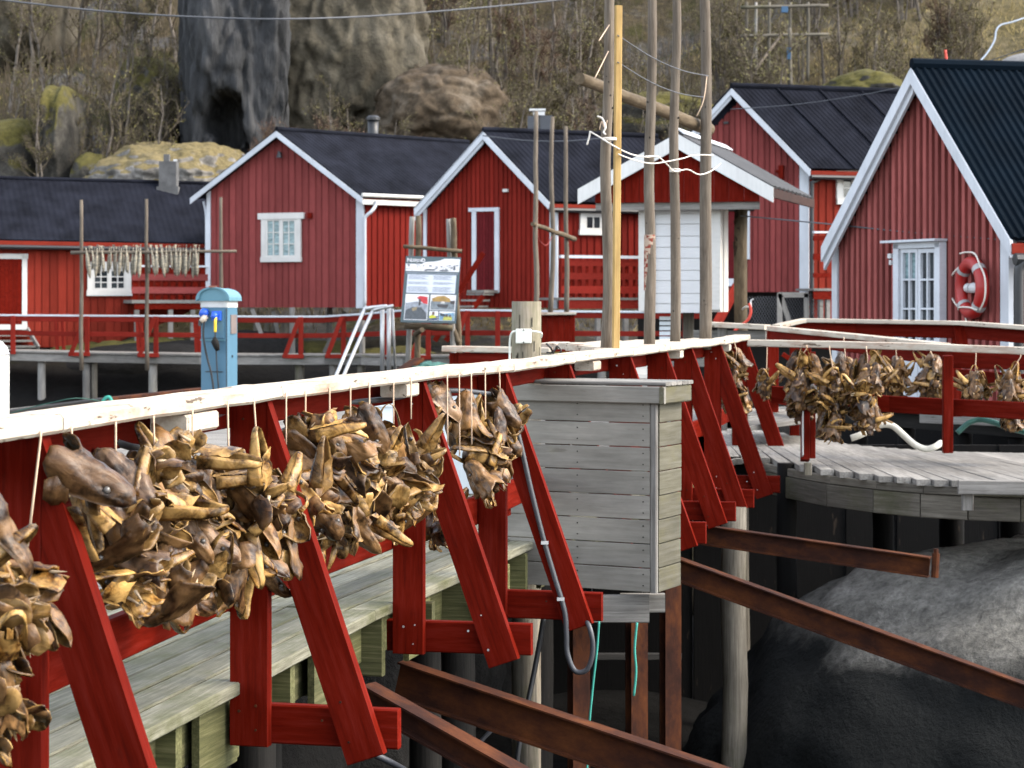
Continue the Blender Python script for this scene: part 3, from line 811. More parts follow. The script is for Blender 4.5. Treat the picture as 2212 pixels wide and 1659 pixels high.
cpx('cable', [(1180, 742, 15.2), (1190, 752, 15.2), (1196, 765, 15.3)], .008, M['black'], 'short black cable end beside the bollard post', 'cable')
cpx('cable', [(1180, 762, 15.5), (1196, 760, 15.5), (1203, 748, 15.5), (1212, 757, 15.5), (1208, 764, 15.5)], .007, M['black'], 'loose black cable loop lying on the white board top', 'cable')

# ------------------------------------------------------------------ grey boarded cover
BX = thing('boarded_cover', P(1280, 1050, 12.2), 'large grey boarded box cover hung on the quay edge behind a trestle', 'box')
bf = Wall(1088, 12.55, 1424, 12.10)                # front face
bo_ = bf.t                                          # to the right
bi = V(-bf.n.x, -bf.n.y, 0)                         # inwards
if bi.y < 0: bi = -bi
Wd = (PZ(1424, 12.10, 0) - PZ(1088, 12.55, 0)).length
c_fr = PZ(1421, 12.10, 0)                           # front right corner in plan
ztop, zbot = CZ + (HY - 862) / F * 12.1, CZ + (HY - 1281) / F * 12.1
nb_ = 8
hh = (ztop - zbot) / nb_
dep = 0.34
for k in range(nb_):
    z = zbot + hh * (k + .5)
    j = R.uniform(-.003, .003)
    a = bf.p(-.02, z, .012 + j); b = a + bf.t * (Wd - .03)
    plank('board', a, b, hh - .005, .024, M['box_wood'], BX, up=bf.n, bev=.003)
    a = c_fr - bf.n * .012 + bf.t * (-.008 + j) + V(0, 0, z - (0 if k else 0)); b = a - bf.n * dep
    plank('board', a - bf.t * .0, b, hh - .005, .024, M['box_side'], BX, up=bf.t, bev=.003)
    a = bf.p(.0, z, -.02); plank('board', a - bf.n * .02, a - bf.n * dep, hh - .005, .024, M['box_wood'], BX, up=bf.t, bev=.003)
plank('corner_board', c_fr - bf.n * -.004 - bf.t * .022 + V(0, 0, zbot), c_fr - bf.n * -.004 - bf.t * .022 + V(0, 0, ztop), .042, .03, M['grey_wood'], BX, up=bf.n)
# lid with overhanging rim
zl = ztop + .002
lt_ = P(1117, 820, 12.45).z
for k in range(5):
    q0 = bf.p(-.03, lt_ - .012, .05 - (k + .5) * (dep + .1) / 5 + .0); q1 = q0 + bf.t * (Wd + .09)
    plank('lid_board', q0, q1, (dep + .1) / 5 - .004, .022, M['grey_wood'], BX)
rz = lt_ - .026 - .05
plank('lid_rim', bf.p(-.03, rz, .045), bf.p(-.03, rz, .045) + bf.t * (Wd + .085), .10, .026, M['box_wood'], BX, up=bf.n)
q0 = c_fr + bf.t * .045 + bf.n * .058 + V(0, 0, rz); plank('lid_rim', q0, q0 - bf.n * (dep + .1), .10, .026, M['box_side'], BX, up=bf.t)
mb = MB()
for k in range(nb_):
    for fx in (.02, .5, Wd - .09):
        for dz in (-.03, .035):
            c1 = bf.p(fx, zbot + hh * (k + .5) + dz, .024); mb.tube([c1, c1 + bf.n * .004], .004, 6)
tag(mb.build('nail', M['dark_wood'], BX), kind='stuff')
# bearers below the box
for (x0, x1, y0, y1, d) in ((1290, 1402, 1285, 1344, 12.2), (1400, 1436, 1282, 1322, 12.5)):
    a, b = P(x0 - 60, (y0 + y1) / 2, d), P(x1, (y0 + y1) / 2, d)
    tag(plank('bearer', a, b, (y1 - y0) / F * d, .06, M['grey_wood'], None, up=(0, 1, 0)), 'pale bearer end sticking out under the boarded box, %s' % ('front one' if d < 12.4 else 'shorter rear one'), 'beam', 'bearers under the boarded box')
# conduit down the brace
cd = thing('conduit', P(1180, 1050, 10.7), 'grey electric conduit clipped down a red brace in front of the boarded box', 'pipe')
q4 = Q[3]
def on4(u, z, t=-.045): return q4 + O * u + V(0, 0, z) + T * t
pts = [rail_on(8.9, -.12, .98), rail_on(9.6, -.05, .97), rail_on(10.2, .0, .985), rail_on(10.6, .06, .96), on4(.09, .90), on4(.155, .70), on4(.215, .45), on4(.28, .20), on4(.34, .0), on4(.395, -.18), on4(.405, -.30), on4(.41, -.40), on4(.45, -.49), on4(.515, -.48), on4(.545, -.38), on4(.53, -.27), on4(.47, -.20, .03), on4(.40, -.17, .09)]
cord('tube', pts, .0135, M['conduit'], None, None, None, cd, 10, 6)
mb = MB()
for u, z in ((.29, .17), (.375, -.12)): mb.box(on4(u, z, -.046), (.038, .034, .016))
mb.build('clip', M['galv'], cd)
cord('cable', [rail_on(5.4, -.13, .99), rail_on(6.2, -.13, 1.01), rail_on(6.6, -.10, .98), rail_on(6.8, -.06, .94), rail_on(7.15, -.06, .93), rail_on(7.5, -.08, .99), rail_on(7.9, -.10, 1.0)], .013, M['conduit'], 'grey cable sagging under the handrail between the first two trestles', 'cable')
cord('cable', [rail_on(7.9, -.10, 1.0), rail_on(8.15, -.05, .92), rail_on(8.4, -.08, .90), rail_on(8.9, -.12, .98)], .013, M['conduit'], 'grey cable sagging under the handrail between the second and third trestles', 'cable')

# ------------------------------------------------------------------ steel beams, columns, piles below
def ibeam(name, p0, p1, h, w, mat, up=(0, 0, 1), tf=.010, tw=.008, typ='I'):
    p0 = Vector(p0); p1 = Vector(p1); x = (p1 - p0); L = x.length; x.normalize()
    up = Vector(up); z = (up - x * up.dot(x)).normalized(); y = z.cross(x)
    mb = MB()
    mb.box((L / 2, 0, h / 2 - tf / 2), (L, w, tf)); mb.box((L / 2, 0, -h / 2 + tf / 2), (L, w, tf)); mb.box((L / 2, 0, 0), (L, tw, h - 2 * tf))
    return mesh_obj(name, mb.v, mb.f, mat, None, frame_mat(p0, x, y, z))
SB = 'rusty steel struts reaching out from the quay'
tag(ibeam('steel_beam', P(1440, 1220, 14.4), P(2330, 1545, 13.2), .155, .09, M['rust']), 'long rusty steel strut crossing in front of the huge boulder', 'beam', SB)
tag(ibeam('steel_beam', P(1500, 1152, 16.0), P(2008, 1225, 15.3), .150, .09, M['rust']), 'upper rusty steel strut whose end rests on top of the boulder', 'beam', SB)
tag(ibeam('steel_beam', P(860, 1465, 10.6), P(1600, 1715, 9.9), .185, .10, M['rust']), 'front rusty steel strut under the third trestle running to the bottom edge', 'beam', SB)
tag(ibeam('steel_beam', P(790, 1500, 8.6), P(1180, 1720, 8.1), .10, .09, M['rust']), 'short rusty steel strut at the foot of the second trestle', 'beam', SB)
mb = MB(); c0 = P(2022, 1212, 15.2); mb.tube([c0 - V(0.01, 0, .12), c0 + V(0, 0, .055)], .028, 8); mb.tube([c0 + V(0, 0, .055), c0 + V(0, 0, .09)], .020, 6)
tag(mb.build('anchor_bolt', M['rust']), 'rusty anchor bolt set in the top of the boulder', 'bolt')
for i, (px, d, y0) in enumerate([(1250, 12.6, 1330), (1375, 12.9, 1330), (1448, 13.4, 1260)]):
    a = P(px, y0, d); o = ibeam('steel_column', V(a.x, a.y, -3.0), a, .10, .11, M['rust'], up=(0.35, -1, 0))
    tag(o, ['left one of the rusty columns under the boarded box', 'middle rusty column under the boarded box, beside a short rope', 'right rusty column under the boarded box corner'][i], 'column', 'rusty columns under the boarded box')
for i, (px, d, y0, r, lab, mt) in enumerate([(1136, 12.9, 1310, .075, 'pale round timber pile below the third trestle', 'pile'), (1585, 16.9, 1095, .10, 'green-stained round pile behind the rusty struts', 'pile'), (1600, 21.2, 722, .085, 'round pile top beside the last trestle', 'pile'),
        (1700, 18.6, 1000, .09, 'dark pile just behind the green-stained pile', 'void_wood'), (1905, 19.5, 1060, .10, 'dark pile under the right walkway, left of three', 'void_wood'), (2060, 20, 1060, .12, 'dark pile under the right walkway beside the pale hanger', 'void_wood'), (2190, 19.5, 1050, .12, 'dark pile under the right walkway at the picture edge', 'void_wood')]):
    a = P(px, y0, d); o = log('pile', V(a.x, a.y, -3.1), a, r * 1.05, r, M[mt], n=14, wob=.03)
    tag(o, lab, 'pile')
cpx('cable', [(1175, 1330, 12.6), (1160, 1420, 12.6), (1140, 1520, 12.55), (1120, 1620, 12.5), (1110, 1720, 12.5)], .018, M['black'], 'thick black cable running down beside the pale pile', 'cable')
cpx('rope', [(1294, 1342, 12.0), (1290, 1400, 12.0), (1281, 1480, 12.0), (1272, 1580, 12.0), (1266, 1720, 12.0)], .007, M['teal_rope'], 'long turquoise rope hanging under the boarded box', 'rope')
cpx('rope', [(1376, 1345, 12.1), (1371, 1400, 12.1), (1374, 1450, 12.1), (1369, 1503, 12.1)], .008, M['teal_rope'], 'short turquoise rope end hanging under the boarded box', 'rope')
cpx('cable', [(1010, 1640, 10.9), (1040, 1600, 10.9), (1075, 1565, 10.9)], .012, M['conduit'], 'grey hose in the dark below the third trestle', 'hose')
cpx('cable', [(800, 1625, 8.3), (850, 1650, 8.3), (900, 1680, 8.2)], .014, M['conduit'], 'grey hose at the foot of the second trestle', 'hose')
tag(plank('bearer', P(1240, 1418, 15), P(1470, 1418, 15.3), .05, .05, M['dark_wood']), 'thin dark rail deep under the boarded box', 'beam')
# ------------------------------------------------------------------ houses
def wall_pts(a, b):
    w = Wall.__new__(Wall); w.a = V(a.x, a.y, 0); bb = V(b.x, b.y, 0)
    w.L = (bb - w.a).length; w.t = (bb - w.a).normalized(); w.n = V(w.t.y, -w.t.x, 0)
    if w.n.dot(w.a) > 0: w.n = -w.n
    return w
def woff(w, n):
    return wall_pts(w.a + w.n * n, w.a + w.n * n + w.t * w.L)

def roof_sheet(name, A, B, C, D, ribs, amp, mat, parent, thick=.05, sharp=False):
    """corrugated sheet: A-B ridge, D-C eave, ribs run from ridge to eave"""
    nrm = (B - A).cross(D - A).normalized()
    if nrm.z < 0: nrm = -nrm
    per = 4; n = ribs * per
    vs = []
    for i in range(n + 1):
        f = i / n
        h = amp * (1 if (i % per) in (1, 2) else 0)
        a = A.lerp(B, f); d = D.lerp(C, f)
        for lay in (h, h - thick):
            vs += [a + nrm * lay, d + nrm * lay]
    fs = []
    for i in range(n):
        p, q = i * 4, (i + 1) * 4
        fs += [(p, p + 1, q + 1, q), (p + 2, q + 2, q + 3, p + 3), (p + 1, p + 3, q + 3, q + 1), (p, q, q + 2, p + 2)]
    fs += [(0, 2, 3, 1), (n * 4, n * 4 + 1, n * 4 + 3, n * 4 + 2)]
    return mesh_obj(name, vs, fs, mat, parent)

def bar(name, A, B, w, t, mat, parent, up=(0, 0, 1)): return plank(name, A, B, w, t, mat, parent, up=up, bev=.004)

def window(h, w, x0, y0, x1, y1, cas, sash=2, cols=2, rows=3, mat='white', n0=.078, curtain=False, head=0, foot=0):
    mb = MB()
    w.rect(mb, x0, y0, x0 + cas, y1, n0 - .04, n0 + .03); w.rect(mb, x1 - cas, y0, x1, y1, n0 - .04, n0 + .03)
    w.rect(mb, x0 - head, y0 - cas * .4, x1 + head, y0 + cas, n0 - .04, n0 + .045); w.rect(mb, x0 - foot, y1 - cas * 1.1, x1 + foot, y1, n0 - .04, n0 + .05)
    win = mb.build('window', M[mat], h)
    ix0, iy0, ix1, iy1 = x0 + cas, y0 + cas, x1 - cas, y1 - cas * 1.1
    sw = (ix1 - ix0) / sash
    for s in range(sash):
        a, b = ix0 + s * sw, ix0 + (s + 1) * sw
        fr = cas * .42
        m2 = MB()
        w.rect(m2, a, iy0, a + fr, iy1, n0 - .02, n0 + .02); w.rect(m2, b - fr, iy0, b, iy1, n0 - .02, n0 + .02)
        w.rect(m2, a + fr, iy0, b - fr, iy0 + fr, n0 - .02, n0 + .018); w.rect(m2, a + fr, iy1 - fr, b - fr, iy1, n0 - .02, n0 + .018)
        gx0, gx1, gy0, gy1 = a + fr, b - fr, iy0 + fr, iy1 - fr
        br = max(1.2, cas * .2)
        for c in range(1, cols):
            x = gx0 + (gx1 - gx0) * c / cols; w.rect(m2, x - br / 2, gy0, x + br / 2, gy1, n0 - .01, n0 + .014)
        for r in range(1, rows):
            y = gy0 + (gy1 - gy0) * r / rows; w.rect(m2, gx0, y - br / 2, gx1, y + br / 2, n0 - .01, n0 + .012)
        m2.build('sash', M[mat], win)
        for c in range(cols):
            for r in range(rows):
                xa = gx0 + (gx1 - gx0) * c / cols; xb = gx0 + (gx1 - gx0) * (c + 1) / cols
                ya = gy0 + (gy1 - gy0) * r / rows; yb = gy0 + (gy1 - gy0) * (r + 1) / rows
                cm = curtain and R.random() < .95
                w.part('pane', xa, ya, xb, yb, n0 - .03, n0 - .012, M['curtain_glass'] if cm else M['glass'], win)
    return win

def mat_cglass():
    m, nt, b = new_mat('curtained_glass')
    v, rnd = coords(nt, (3, 3, 12))
    g = tex(nt, v, 2.0, 3, 0.5)
    c = ramp(nt, g, [(0.35, (0.10, 0.16, 0.17)), (0.7, (0.30, 0.42, 0.44))])
    nt.links.new(c, b.inputs['Base Color']); b.inputs['Roughness'].default_value = .12
    return m
M['curtain_glass'] = mat_cglass()

def gable_house(h, gw, apex, lt, rt, wl, wr, bot, nboards, bw, oh, wallmat, Rv, roofmat, ribs, amp, cb=(8, 10), batten=.32, bt=.03, barge2=False, kink_bottom=None, side_far=None, left_roof=True):
    """front gable from picture positions: apex and barge tips (top edge); wl, wr wall corners; returns ridge and eave points"""
    bwall = woff(gw, oh)
    ua, za = bwall.uz(*apex); ul, zl = bwall.uz(*lt); ur, zr = bwall.uz(*rt)
    px_m = F / (gw.at(*apex).y)
    bz = bw / px_m
    # barge boards, mitred at the ridge
    def barge(u0, z0, u1, z1, n0, n1, drop=0.0, wd=bz):
        return local_prism('bargeboard', bwall, [([(u0, z0 - wd - drop), (u1, z1 - wd - drop), (u1, z1 - drop), (u0, z0 - drop)], n0, n1)], M['barge'], h)
    barge(ul, zl, ua, za, -.02, .02); barge(ua + .002, za, ur, zr, -.02, .02)
    if barge2:
        barge(ul, zl, ua, za, -.06, -.022, bz * .75, bz * .8)
    # wall boards up to the underside of the roof
    def top(u):
        return (za + (zl - za) * (ua - u) / (ua - ul) if u < ua else za + (zr - za) * (u - ua) / (ur - ua)) - bz * .6
    u0 = gw.uz(wl, bot)[0]; u1 = gw.uz(wr, bot)[0]
    zb = gw.uz((wl + wr) / 2, bot)[1]
    back = MB(); gw.slab(back, [(u0, zb), (u1, zb), (u1, top(u1)), (ua, top(ua)), (u0, top(u0))], -.12, -.001)
    wall = back.build('wall', M[wallmat], h)
    c0 = gw.uz(wl + cb[0], bot)[0] if cb[0] else u0; c1 = gw.uz(wr - cb[1], bot)[0] if cb[1] else u1
    siding(gw, c0, c1, lambda u: zb, top, nboards, M[wallmat], wall, batten, bt, ua)
    if cb[0]: local_prism('corner_board', gw, [([(u0 - .01, zb - .02), (c0, zb - .02), (c0, top(c0)), (u0 - .01, top(u0))], -.02, bt + .03)], M['barge'], h)
    if cb[1]: local_prism('corner_board', gw, [([(c1, zb - .02), (u1 + .01, zb - .02), (u1 + .01, top(u1)), (c1, top(c1))], -.02, bt + .03)], M['barge'], h)
    A = bwall.p(ua, za + .03, -.0); D = bwall.p(ur, zr + .03, 0); E = bwall.p(ul, zl + .03, 0)
    B = A + Rv; C = D + Rv; G = E + Rv
    rf = roof_sheet('roof', A, B, C, D, ribs, amp, M[roofmat], h)
    roof_sheet('roof', A, B, G, E, max(4, ribs // 2), amp, M[roofmat], h)
    mb = MB(); mb.tube([A + V(0, 0, .02), B + V(0, 0, .02)], .07, 8); mb.build('ridge_cap', M[roofmat], rf)
    # soffit lining keeps the eaves dark
    return dict(A=A, B=B, C=C, D=D, E=E, wall=wall, top=top, bw=bwall, u0=u0, u1=u1, zb=zb, zr=zr, zl=zl, roof=rf)

def side_wall(h, p0, Rv, L, zb, zt, n, mat, batten=.72, bt=.022):
    w = wall_pts(p0, p0 + Rv.normalized() * L)
    mb = MB(); w.slab(mb, [(0, zb), (w.L, zb), (w.L, zt), (0, zt)], -.12, -.001)
    wo = mb.build('wall', M[mat], h)
    siding(w, 0.03, w.L, lambda u: zb, lambda u: zt, n, M[mat], wo, batten, bt)
    return w

# ---- long red building at the left
h = thing('long_house', PZ(220, 58, 0), 'long low red building with a charcoal roof and grey chimney at the far left', 'house')
lw = Wall(0, 56.5, 447, 58.5)
def lb_bottom(u):
    uk = lw.uz(225, 750)[0]; ue = lw.uz(330, 712)[0]
    return lw.uz(100, 750)[1] if u < uk else lw.uz(100, 750)[1] + (u - uk) / (ue - uk) * .55
u0, u1 = -3.2, 6.3
zt = lw.uz(200, 528)[1]
mb = MB(); lw.slab(mb, [(u0, lb_bottom(0)), (2.9, lb_bottom(0)), (u1, lb_bottom(u1)), (u1, zt), (u0, zt)], -.12, -.001)
wl_ = mb.build('wall', M['red_orange'], h)
siding(lw, u0, u1, lb_bottom, lambda u: zt, 44, M['red_orange'], wl_, .78, .018)
ew = woff(lw, .32)
A = P(-60, 386, 60.2); A = V(A.x, A.y, lw.uz(0, 388)[1] + .35)
tdir = lw.t
a0 = lw.p(u0, 0, -2.3); zr_ = CZ + (HY - 391) / F * 59.6
A = V(a0.x, a0.y, zr_ + .04); b0 = lw.p(u1 + 1.0, 0, -2.3); B = V(b0.x, b0.y, CZ + (HY - 400) / F * (b0.y))
D = ew.p(u0, ew.uz(0, 515)[1]); C = ew.p(u1 + 1.0, ew.uz(447, 526)[1])
rf = roof_sheet('roof', A, B, C, D, 64, .008, M['roof'], h)
back0 = lw.p(u0, 0, -4.9); back1 = lw.p(u1 + 1, 0, -4.9)
roof_sheet('roof', A, B, V(back1.x, back1.y, D.z), V(back0.x, back0.y, D.z), 30, .03, M['roof'], h)
mb = MB(); mb.tube([A + V(0, 0, .02), B + V(0, 0, .02)], .06, 8); mb.build('ridge_cap', M['roof'], rf)
bar('fascia', D + V(0, 0, -.09), C + V(0, 0, -.09), .11, .03, M['red_orange'], h, up=lw.n)
mb = MB(); mb.tube([D + V(0, -.03, -.20), C + V(0, -.03, -.20)], .06, 8); mb.build('gutter', M['black'], h)
# chimney
c0 = P(365, 385, 60.3)
mb = MB(); mb.box(c0 + V(.0, 0, .0), (.50, .5, .95)); mb.box(c0 + V(0, 0, -.40), (.62, .62, .3)); ch = mb.build('chimney', M['concrete'], h)
mb = MB(); mb.box(c0 + V(-.06, 0, .58), (.16, .2, .22)); mb.build('chimney_pot', M['concrete'], ch)
mb = MB(); mb.box(c0 + V(.20, -.1, .5), (.1, .1, .08)); mb.build('flashing', M['galv'], ch)
# door at the picture edge
d = lw.part('door', -46, 559, 47, 701, -.0, .05, mat_paint('dark_red_door_paint', (0.15, 0.010, 0.008), .7), h)
for x in range(-44, 46, 9): lw.part('board', x, 560, x + 8.2, 700, .05, .06, M['red'], d)
for r in ((47, 552, 58, 713), (-60, 548, 60, 559)): lw.part('door_frame', *r, .0, .075, M['white'], h)
lw.part('threshold', -50, 701, 58, 712, .0, .09, M['white'], h)
for k in range(3): lw.part('step', -40, 722 + k * 12, 64 + k * 3, 726 + k * 12, .1 + .0, .35 + k * .2, M['grey_wood'], h)
mb = MB(); lw.rect(mb, 0, 0, 0, 0, 0, 0)
bar('stair_stringer', lw.at(58, 712, .15), lw.at(76, 752, .75), .18, .05, M['grey_wood'], h, up=lw.t)
window(h, lw, 188, 570, 282, 639, 11, 2, 2, 3, head=1, foot=2)
# porch at the right end
pw = woff(lw, 1.3)
for k in range(10): pw.part('slat', 287 + k * 16.2, 579, 287 + k * 16.2 + 11, 648, -.02, .01, M['red'], h)
for y0, y1 in ((592, 606), (620, 634)): pw.part('rail', 284, y0, 450, y1, .012, .05, M['red_wall'], h)
pw.part('rail_cap', 284, 573, 450, 577, -.04, .06, M['barge'], h)
pw.part('porch_floor', 284, 648, 450, 655, -1.25, .05, M['grey_wood'], h)
pw.part('skirt', 290, 656, 450, 668, -.02, .02, M['red'], h)
for x in (291, 364, 412): pw.part('porch_post', x, 669, x + 10, 775, -.12, .0, M['grey_wood'], h)

# ---- two-window gable house
h = thing('gable_house', PZ(650, 56, 0), 'red gable house with one white cottage window and a black stove pipe', 'house', 'red gabled houses')
gw = Wall(450, 57.2, 786, 55.4)
dA = woff(gw, .3).at(597, 283).y
zA = CZ + (HY - 283) / F * dA
df = (zA - CZ) * F / (HY - 311)
Rv = PZ(1012, df, zA) - PZ(597, dA, zA)
r = gable_house(h, gw, (597, 283), (411, 428), (783, 427), 449, 786, 664, 22, 13, .30, 'red_wall', Rv, 'roof', 46, .008, cb=(7, 15), batten=.74, bt=.022)
window(h, gw, 568, 464, 653, 566, 9.5, 2, 2, 3, curtain=True, head=7, foot=1)
lamp = thing('wall_lamp', gw.at(614, 335, .1), 'small wall lamp under the gable peak of the house with one window', 'lamp')
mb = MB(); c0 = gw.at(610, 332, .06); mb.tube([c0, c0 + gw.n * .16 + V(0, 0, .03)], .03, 6); mb.build('arm', M['black'], lamp)
mb = MB(); c1 = c0 + gw.n * .16 + V(0.02, 0, -.02); mb.tube([c1 + V(0, 0, .06), c1 - V(0, 0, .1)], [.03, .09], 10); mb.build('shade', M['black'], lamp)
gw.part('vent', 668, 460, 677, 472, .04, .12, M['red'], h)
crn = gw.at(786, 664); 
ez = r['zr'] - .10
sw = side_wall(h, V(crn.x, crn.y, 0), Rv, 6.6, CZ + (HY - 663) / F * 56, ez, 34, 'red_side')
e0 = r['D']; ed = Rv.normalized()
bar('fascia', e0 + V(0, 0, -.14), e0 + ed * 6.7 + V(0, 0, -.14), .13, .04, M['white'], h, up=sw.n)
mb = MB(); mb.tube([e0 + V(0, -.04, .04), e0 + ed * 6.7 + V(0, -.04, .04)], .05, 8); mb.build('gutter', M['white'], h)
bar('eave_board', e0 + V(0, 0, -.03) - sw.n * .05, e0 + ed * 6.7 + V(0, 0, -.03) - sw.n * .05, .10, .03, mat_paint('brown_eave_paint', (.12, .035, .025)), h, up=sw.n)
cord('downpipe', [P(812, 434, 55.3), P(811, 444, 55.3), P(803, 456, 55.2), P(790, 468, 55.2), P(788, 480, 55.2), P(788, 560, 55.2), P(788, 664, 55.2)], .045, M['barge'], None, None, None, h, 8, 4)
cord('downpipe', [P(440, 436, 57.4), P(444, 452, 57.3), P(446, 480, 57.2), P(446, 560, 57.2), P(446, 660, 57.2)], .04, M['barge'], None, None, None, h, 8, 4)
c0 = P(806, 290, 59.0)
mb = MB(); mb.tube([c0 - V(0, 0, .5), c0 + V(0, 0, .42)], .155, 14); sp = mb.build('stove_pipe', M['black'], h, True)
mb = MB(); mb.tube([c0 + V(0, 0, .40), c0 + V(0, 0, .47), c0 + V(0, 0, .53)], [.20, .20, .12], 14); mb.build('cap', M['black'], sp)
for px, dd in ((631, 56), (782, 55.5), (470, 57.5), (712, 57.5)):
    a = P(px, 664, dd); o = log('stilt', V(a.x, a.y, -.6), a, .085, .08, M['grey_wood'], h)
for (xa, ya, xb, yb) in ((545, 668, 580, 765), (610, 762, 590, 672), (700, 762, 745, 672), (835, 672, 790, 700)):
    bar('strut', P(xa, ya, 56.6), P(xb, yb, 56.6), .11, .05, M['grey_wood'], h, up=(0, 1, 0))

# ---- red gable house with a white-framed door
h = thing('gable_house', PZ(1060, 53, 0), 'red gable house with a white-framed door and steps, behind the information board', 'house', 'red gabled houses')
gw = Wall(918, 53.4, 1204, 51.8)
dA = woff(gw, .3).at(1043, 285).y; zA = CZ + (HY - 285) / F * dA
df = (zA - CZ) * F / (HY - 299)
Rv = PZ(1420, df, zA) - PZ(1043, dA, zA)
r = gable_house(h, gw, (1043, 284), (895, 450), (1187, 437), 917, 1205, 665, 27, 17, .30, 'red_dark', Rv, 'roof', 34, .008, cb=(6, 16), barge2=True, batten=.66, bt=.024)
dm = mat_paint('dark_red_plank_door', (0.10, 0.010, 0.012), .7)
d = gw.part('door', 1032, 461, 1072, 632, .03, .07, dm, h)
for k in range(6): gw.part('board', 1033 + k * 6.5, 462, 1033 + k * 6.5 + 5.6, 631, .07, .085, dm, d)
for q in ((1023, 455, 1032, 632), (1072, 455, 1081, 632), (1016, 449, 1081, 457)): gw.part('door_frame', *q, .02, .11, M['barge'], h)
for k, (x0, x1, y) in enumerate(((1042, 1078, 634), (1036, 1070, 647), (1032, 1066, 660))): gw.part('step', x0, y, x1, y + 4, .3, .9 + k * .15, M['grey_wood'], h)
gw.part('riser', 1043, 627, 1080, 633, .1, .9, M['grey_wood'], h)
for (a, b) in (((1000, 692), (1082, 548)), ((1046, 692), (1082, 640)), ((986, 735), (1020, 670)), ((1010, 735), (1050, 668))):
    bar('stair_rail', gw.at(*a, 1.2), gw.at(*b, 1.0), .13, .045, M['red'], h, up=gw.n)
mb = MB(); gw.rect(mb, 1091, 409, 1101, 415, .05, .15); mb.build('vent', M['white'], h)
crn = gw.at(1205, 665)
side_z = r['zr'] - .05
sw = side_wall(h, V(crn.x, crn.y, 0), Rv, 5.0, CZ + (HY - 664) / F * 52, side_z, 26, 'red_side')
e0 = r['D']; ed = Rv.normalized()
bar('fascia', e0 + V(0, 0, -.13), e0 + ed * 5.0 + V(0, 0, -.13), .12, .04, M['red_orange'], h, up=sw.n)
mb = MB(); mb.tube([e0 + V(0, -.06, -.22), e0 + ed * 5 + V(0, -.06, -.22)], .06, 8); mb.build('gutter', M['black'], h)
window(h, sw, 1250, 455, 1307, 508, 10, 1, 2, 1, foot=2)
bwl = woff(sw, 1.2)
bwl.part('rail_cap', 1210, 552, 1384, 558, -.06, .06, M['barge'], h)
for y0, y1 in ((562, 575), (590, 604), (618, 634)): bwl.part('rail', 1212, y0, 1384, y1, -.02, .02, M['red_dark'], h)
for k in range(10): bwl.part('slat', 1216 + k * 17, 575, 1216 + k * 17 + 5, 643, -.05, -.022, M['red'], h)
bwl.part('balcony_floor', 1207, 643, 1384, 648, -1.15, .04, M['grey_wood'], h)
bwl.part('skirt', 1207, 649, 1384, 667, -.02, .02, M['red_dark'], h)
for x in (1213, 1290, 1350): bwl.part('stilt', x, 668, x + 9, 760, -.14, -.03, M['grey_wood'], h)
c0 = P(1166, 277, 54.6)
mb = MB(); mb.box(c0 + V(-.17, 0, 0), (.30, .4, .60)); mb.box(c0 + V(.17, .05, 0.01), (.34, .4, .62)); ch = mb.build('chimney', mat_plain('dark_sheet_metal', (.05, .055, .065), .5, .3), h)
mb = MB(); mb.box(c0 + V(-.02, 0, .38), (.3, .3, .10)); mb.box(c0 + V(-.06, 0, .47), (.42, .4, .05)); mb.build('chimney_cap', M['galv'], ch)

# ---- far house behind the kiosk
h = thing('gable_house', PZ(1600, 50, 0), 'tall red gable house half hidden behind the hut with the white shutter', 'house', 'red gabled houses')
gw = Wall(1400, 50.2, 1747, 48.9)
dA = woff(gw, .3).at(1579, 190).y; zA = CZ + (HY - 190) / F * dA
df = (zA - CZ) * F / (HY - 204)
Rv = PZ(1990, df, zA) - PZ(1579, dA, zA)
r = gable_house(h, gw, (1579, 189), (1400, 385), (1751, 366), 1410, 1747, 631, 25, 16, .30, 'red_wall', Rv, 'roof', 40, .008, cb=(6, 19), barge2=True, batten=.72, bt=.024)
for f in (.23, .45, .67, .88):
    a = r['A'].lerp(r['B'], f); b = r['D'].lerp(r['C'], f); up = (r['B'] - r['A']).cross(r['D'] - r['A']).normalized(); up = up if up.z > 0 else -up
    bar('sheet_lap', a + up * .03, b + up * .03, .05, .03, M['roof'], r['roof'], up=up)
for q in ((1559, 455, 1569, 612), (1615, 455, 1621, 560), (1553, 602, 1586, 618)): gw.part('door_frame', *q, .02, .11, M['barge'], h)
gw.part('door', 1569, 458, 1615, 602, .03, .07, dm, h)
gw.part('lintel', 1555, 449, 1630, 456, .03, .12, M['dark_wood'], h)
gw.part('vent', 1678, 368, 1686, 373, .04, .14, M['red'], h); gw.part('vent', 1685, 358, 1695, 388, .04, .2, M['red'], h)
gw.part('vent', 1565, 263, 1575, 268, .04, .1, M['black'], h)
crn = gw.at(1747, 631)
sw = side_wall(h, V(crn.x, crn.y, 0), Rv, 5.0, CZ + (HY - 690) / F * 49, r['zr'] - .05, 26, 'red_orange')
e0 = r['D']; ed = Rv.normalized()
bar('fascia', e0 + V(0, 0, -.12), e0 + ed * 5 + V(0, 0, -.12), .12, .04, M['red_orange'], h, up=sw.n)
mb = MB(); mb.tube([e0 + V(0, -.06, -.21), e0 + ed * 5 + V(0, -.06, -.21)], .055, 8); mb.build('gutter', M['black'], h)
cord('downpipe', [P(1776, 378, 48.9), P(1768, 388, 48.8), P(1756, 394, 48.7), P(1754, 410, 48.7), P(1754, 560, 48.7), P(1754, 700, 48.7)], .05, M['black'], None, None, None, h, 8, 4)
window(h, sw, 1804, 373, 1850, 442, 10, 1, 1, 2)
bwl = woff(sw, 1.0)
bwl.part('rail_cap', 1757, 500, 1830, 504, -.05, .06, M['barge'], h)
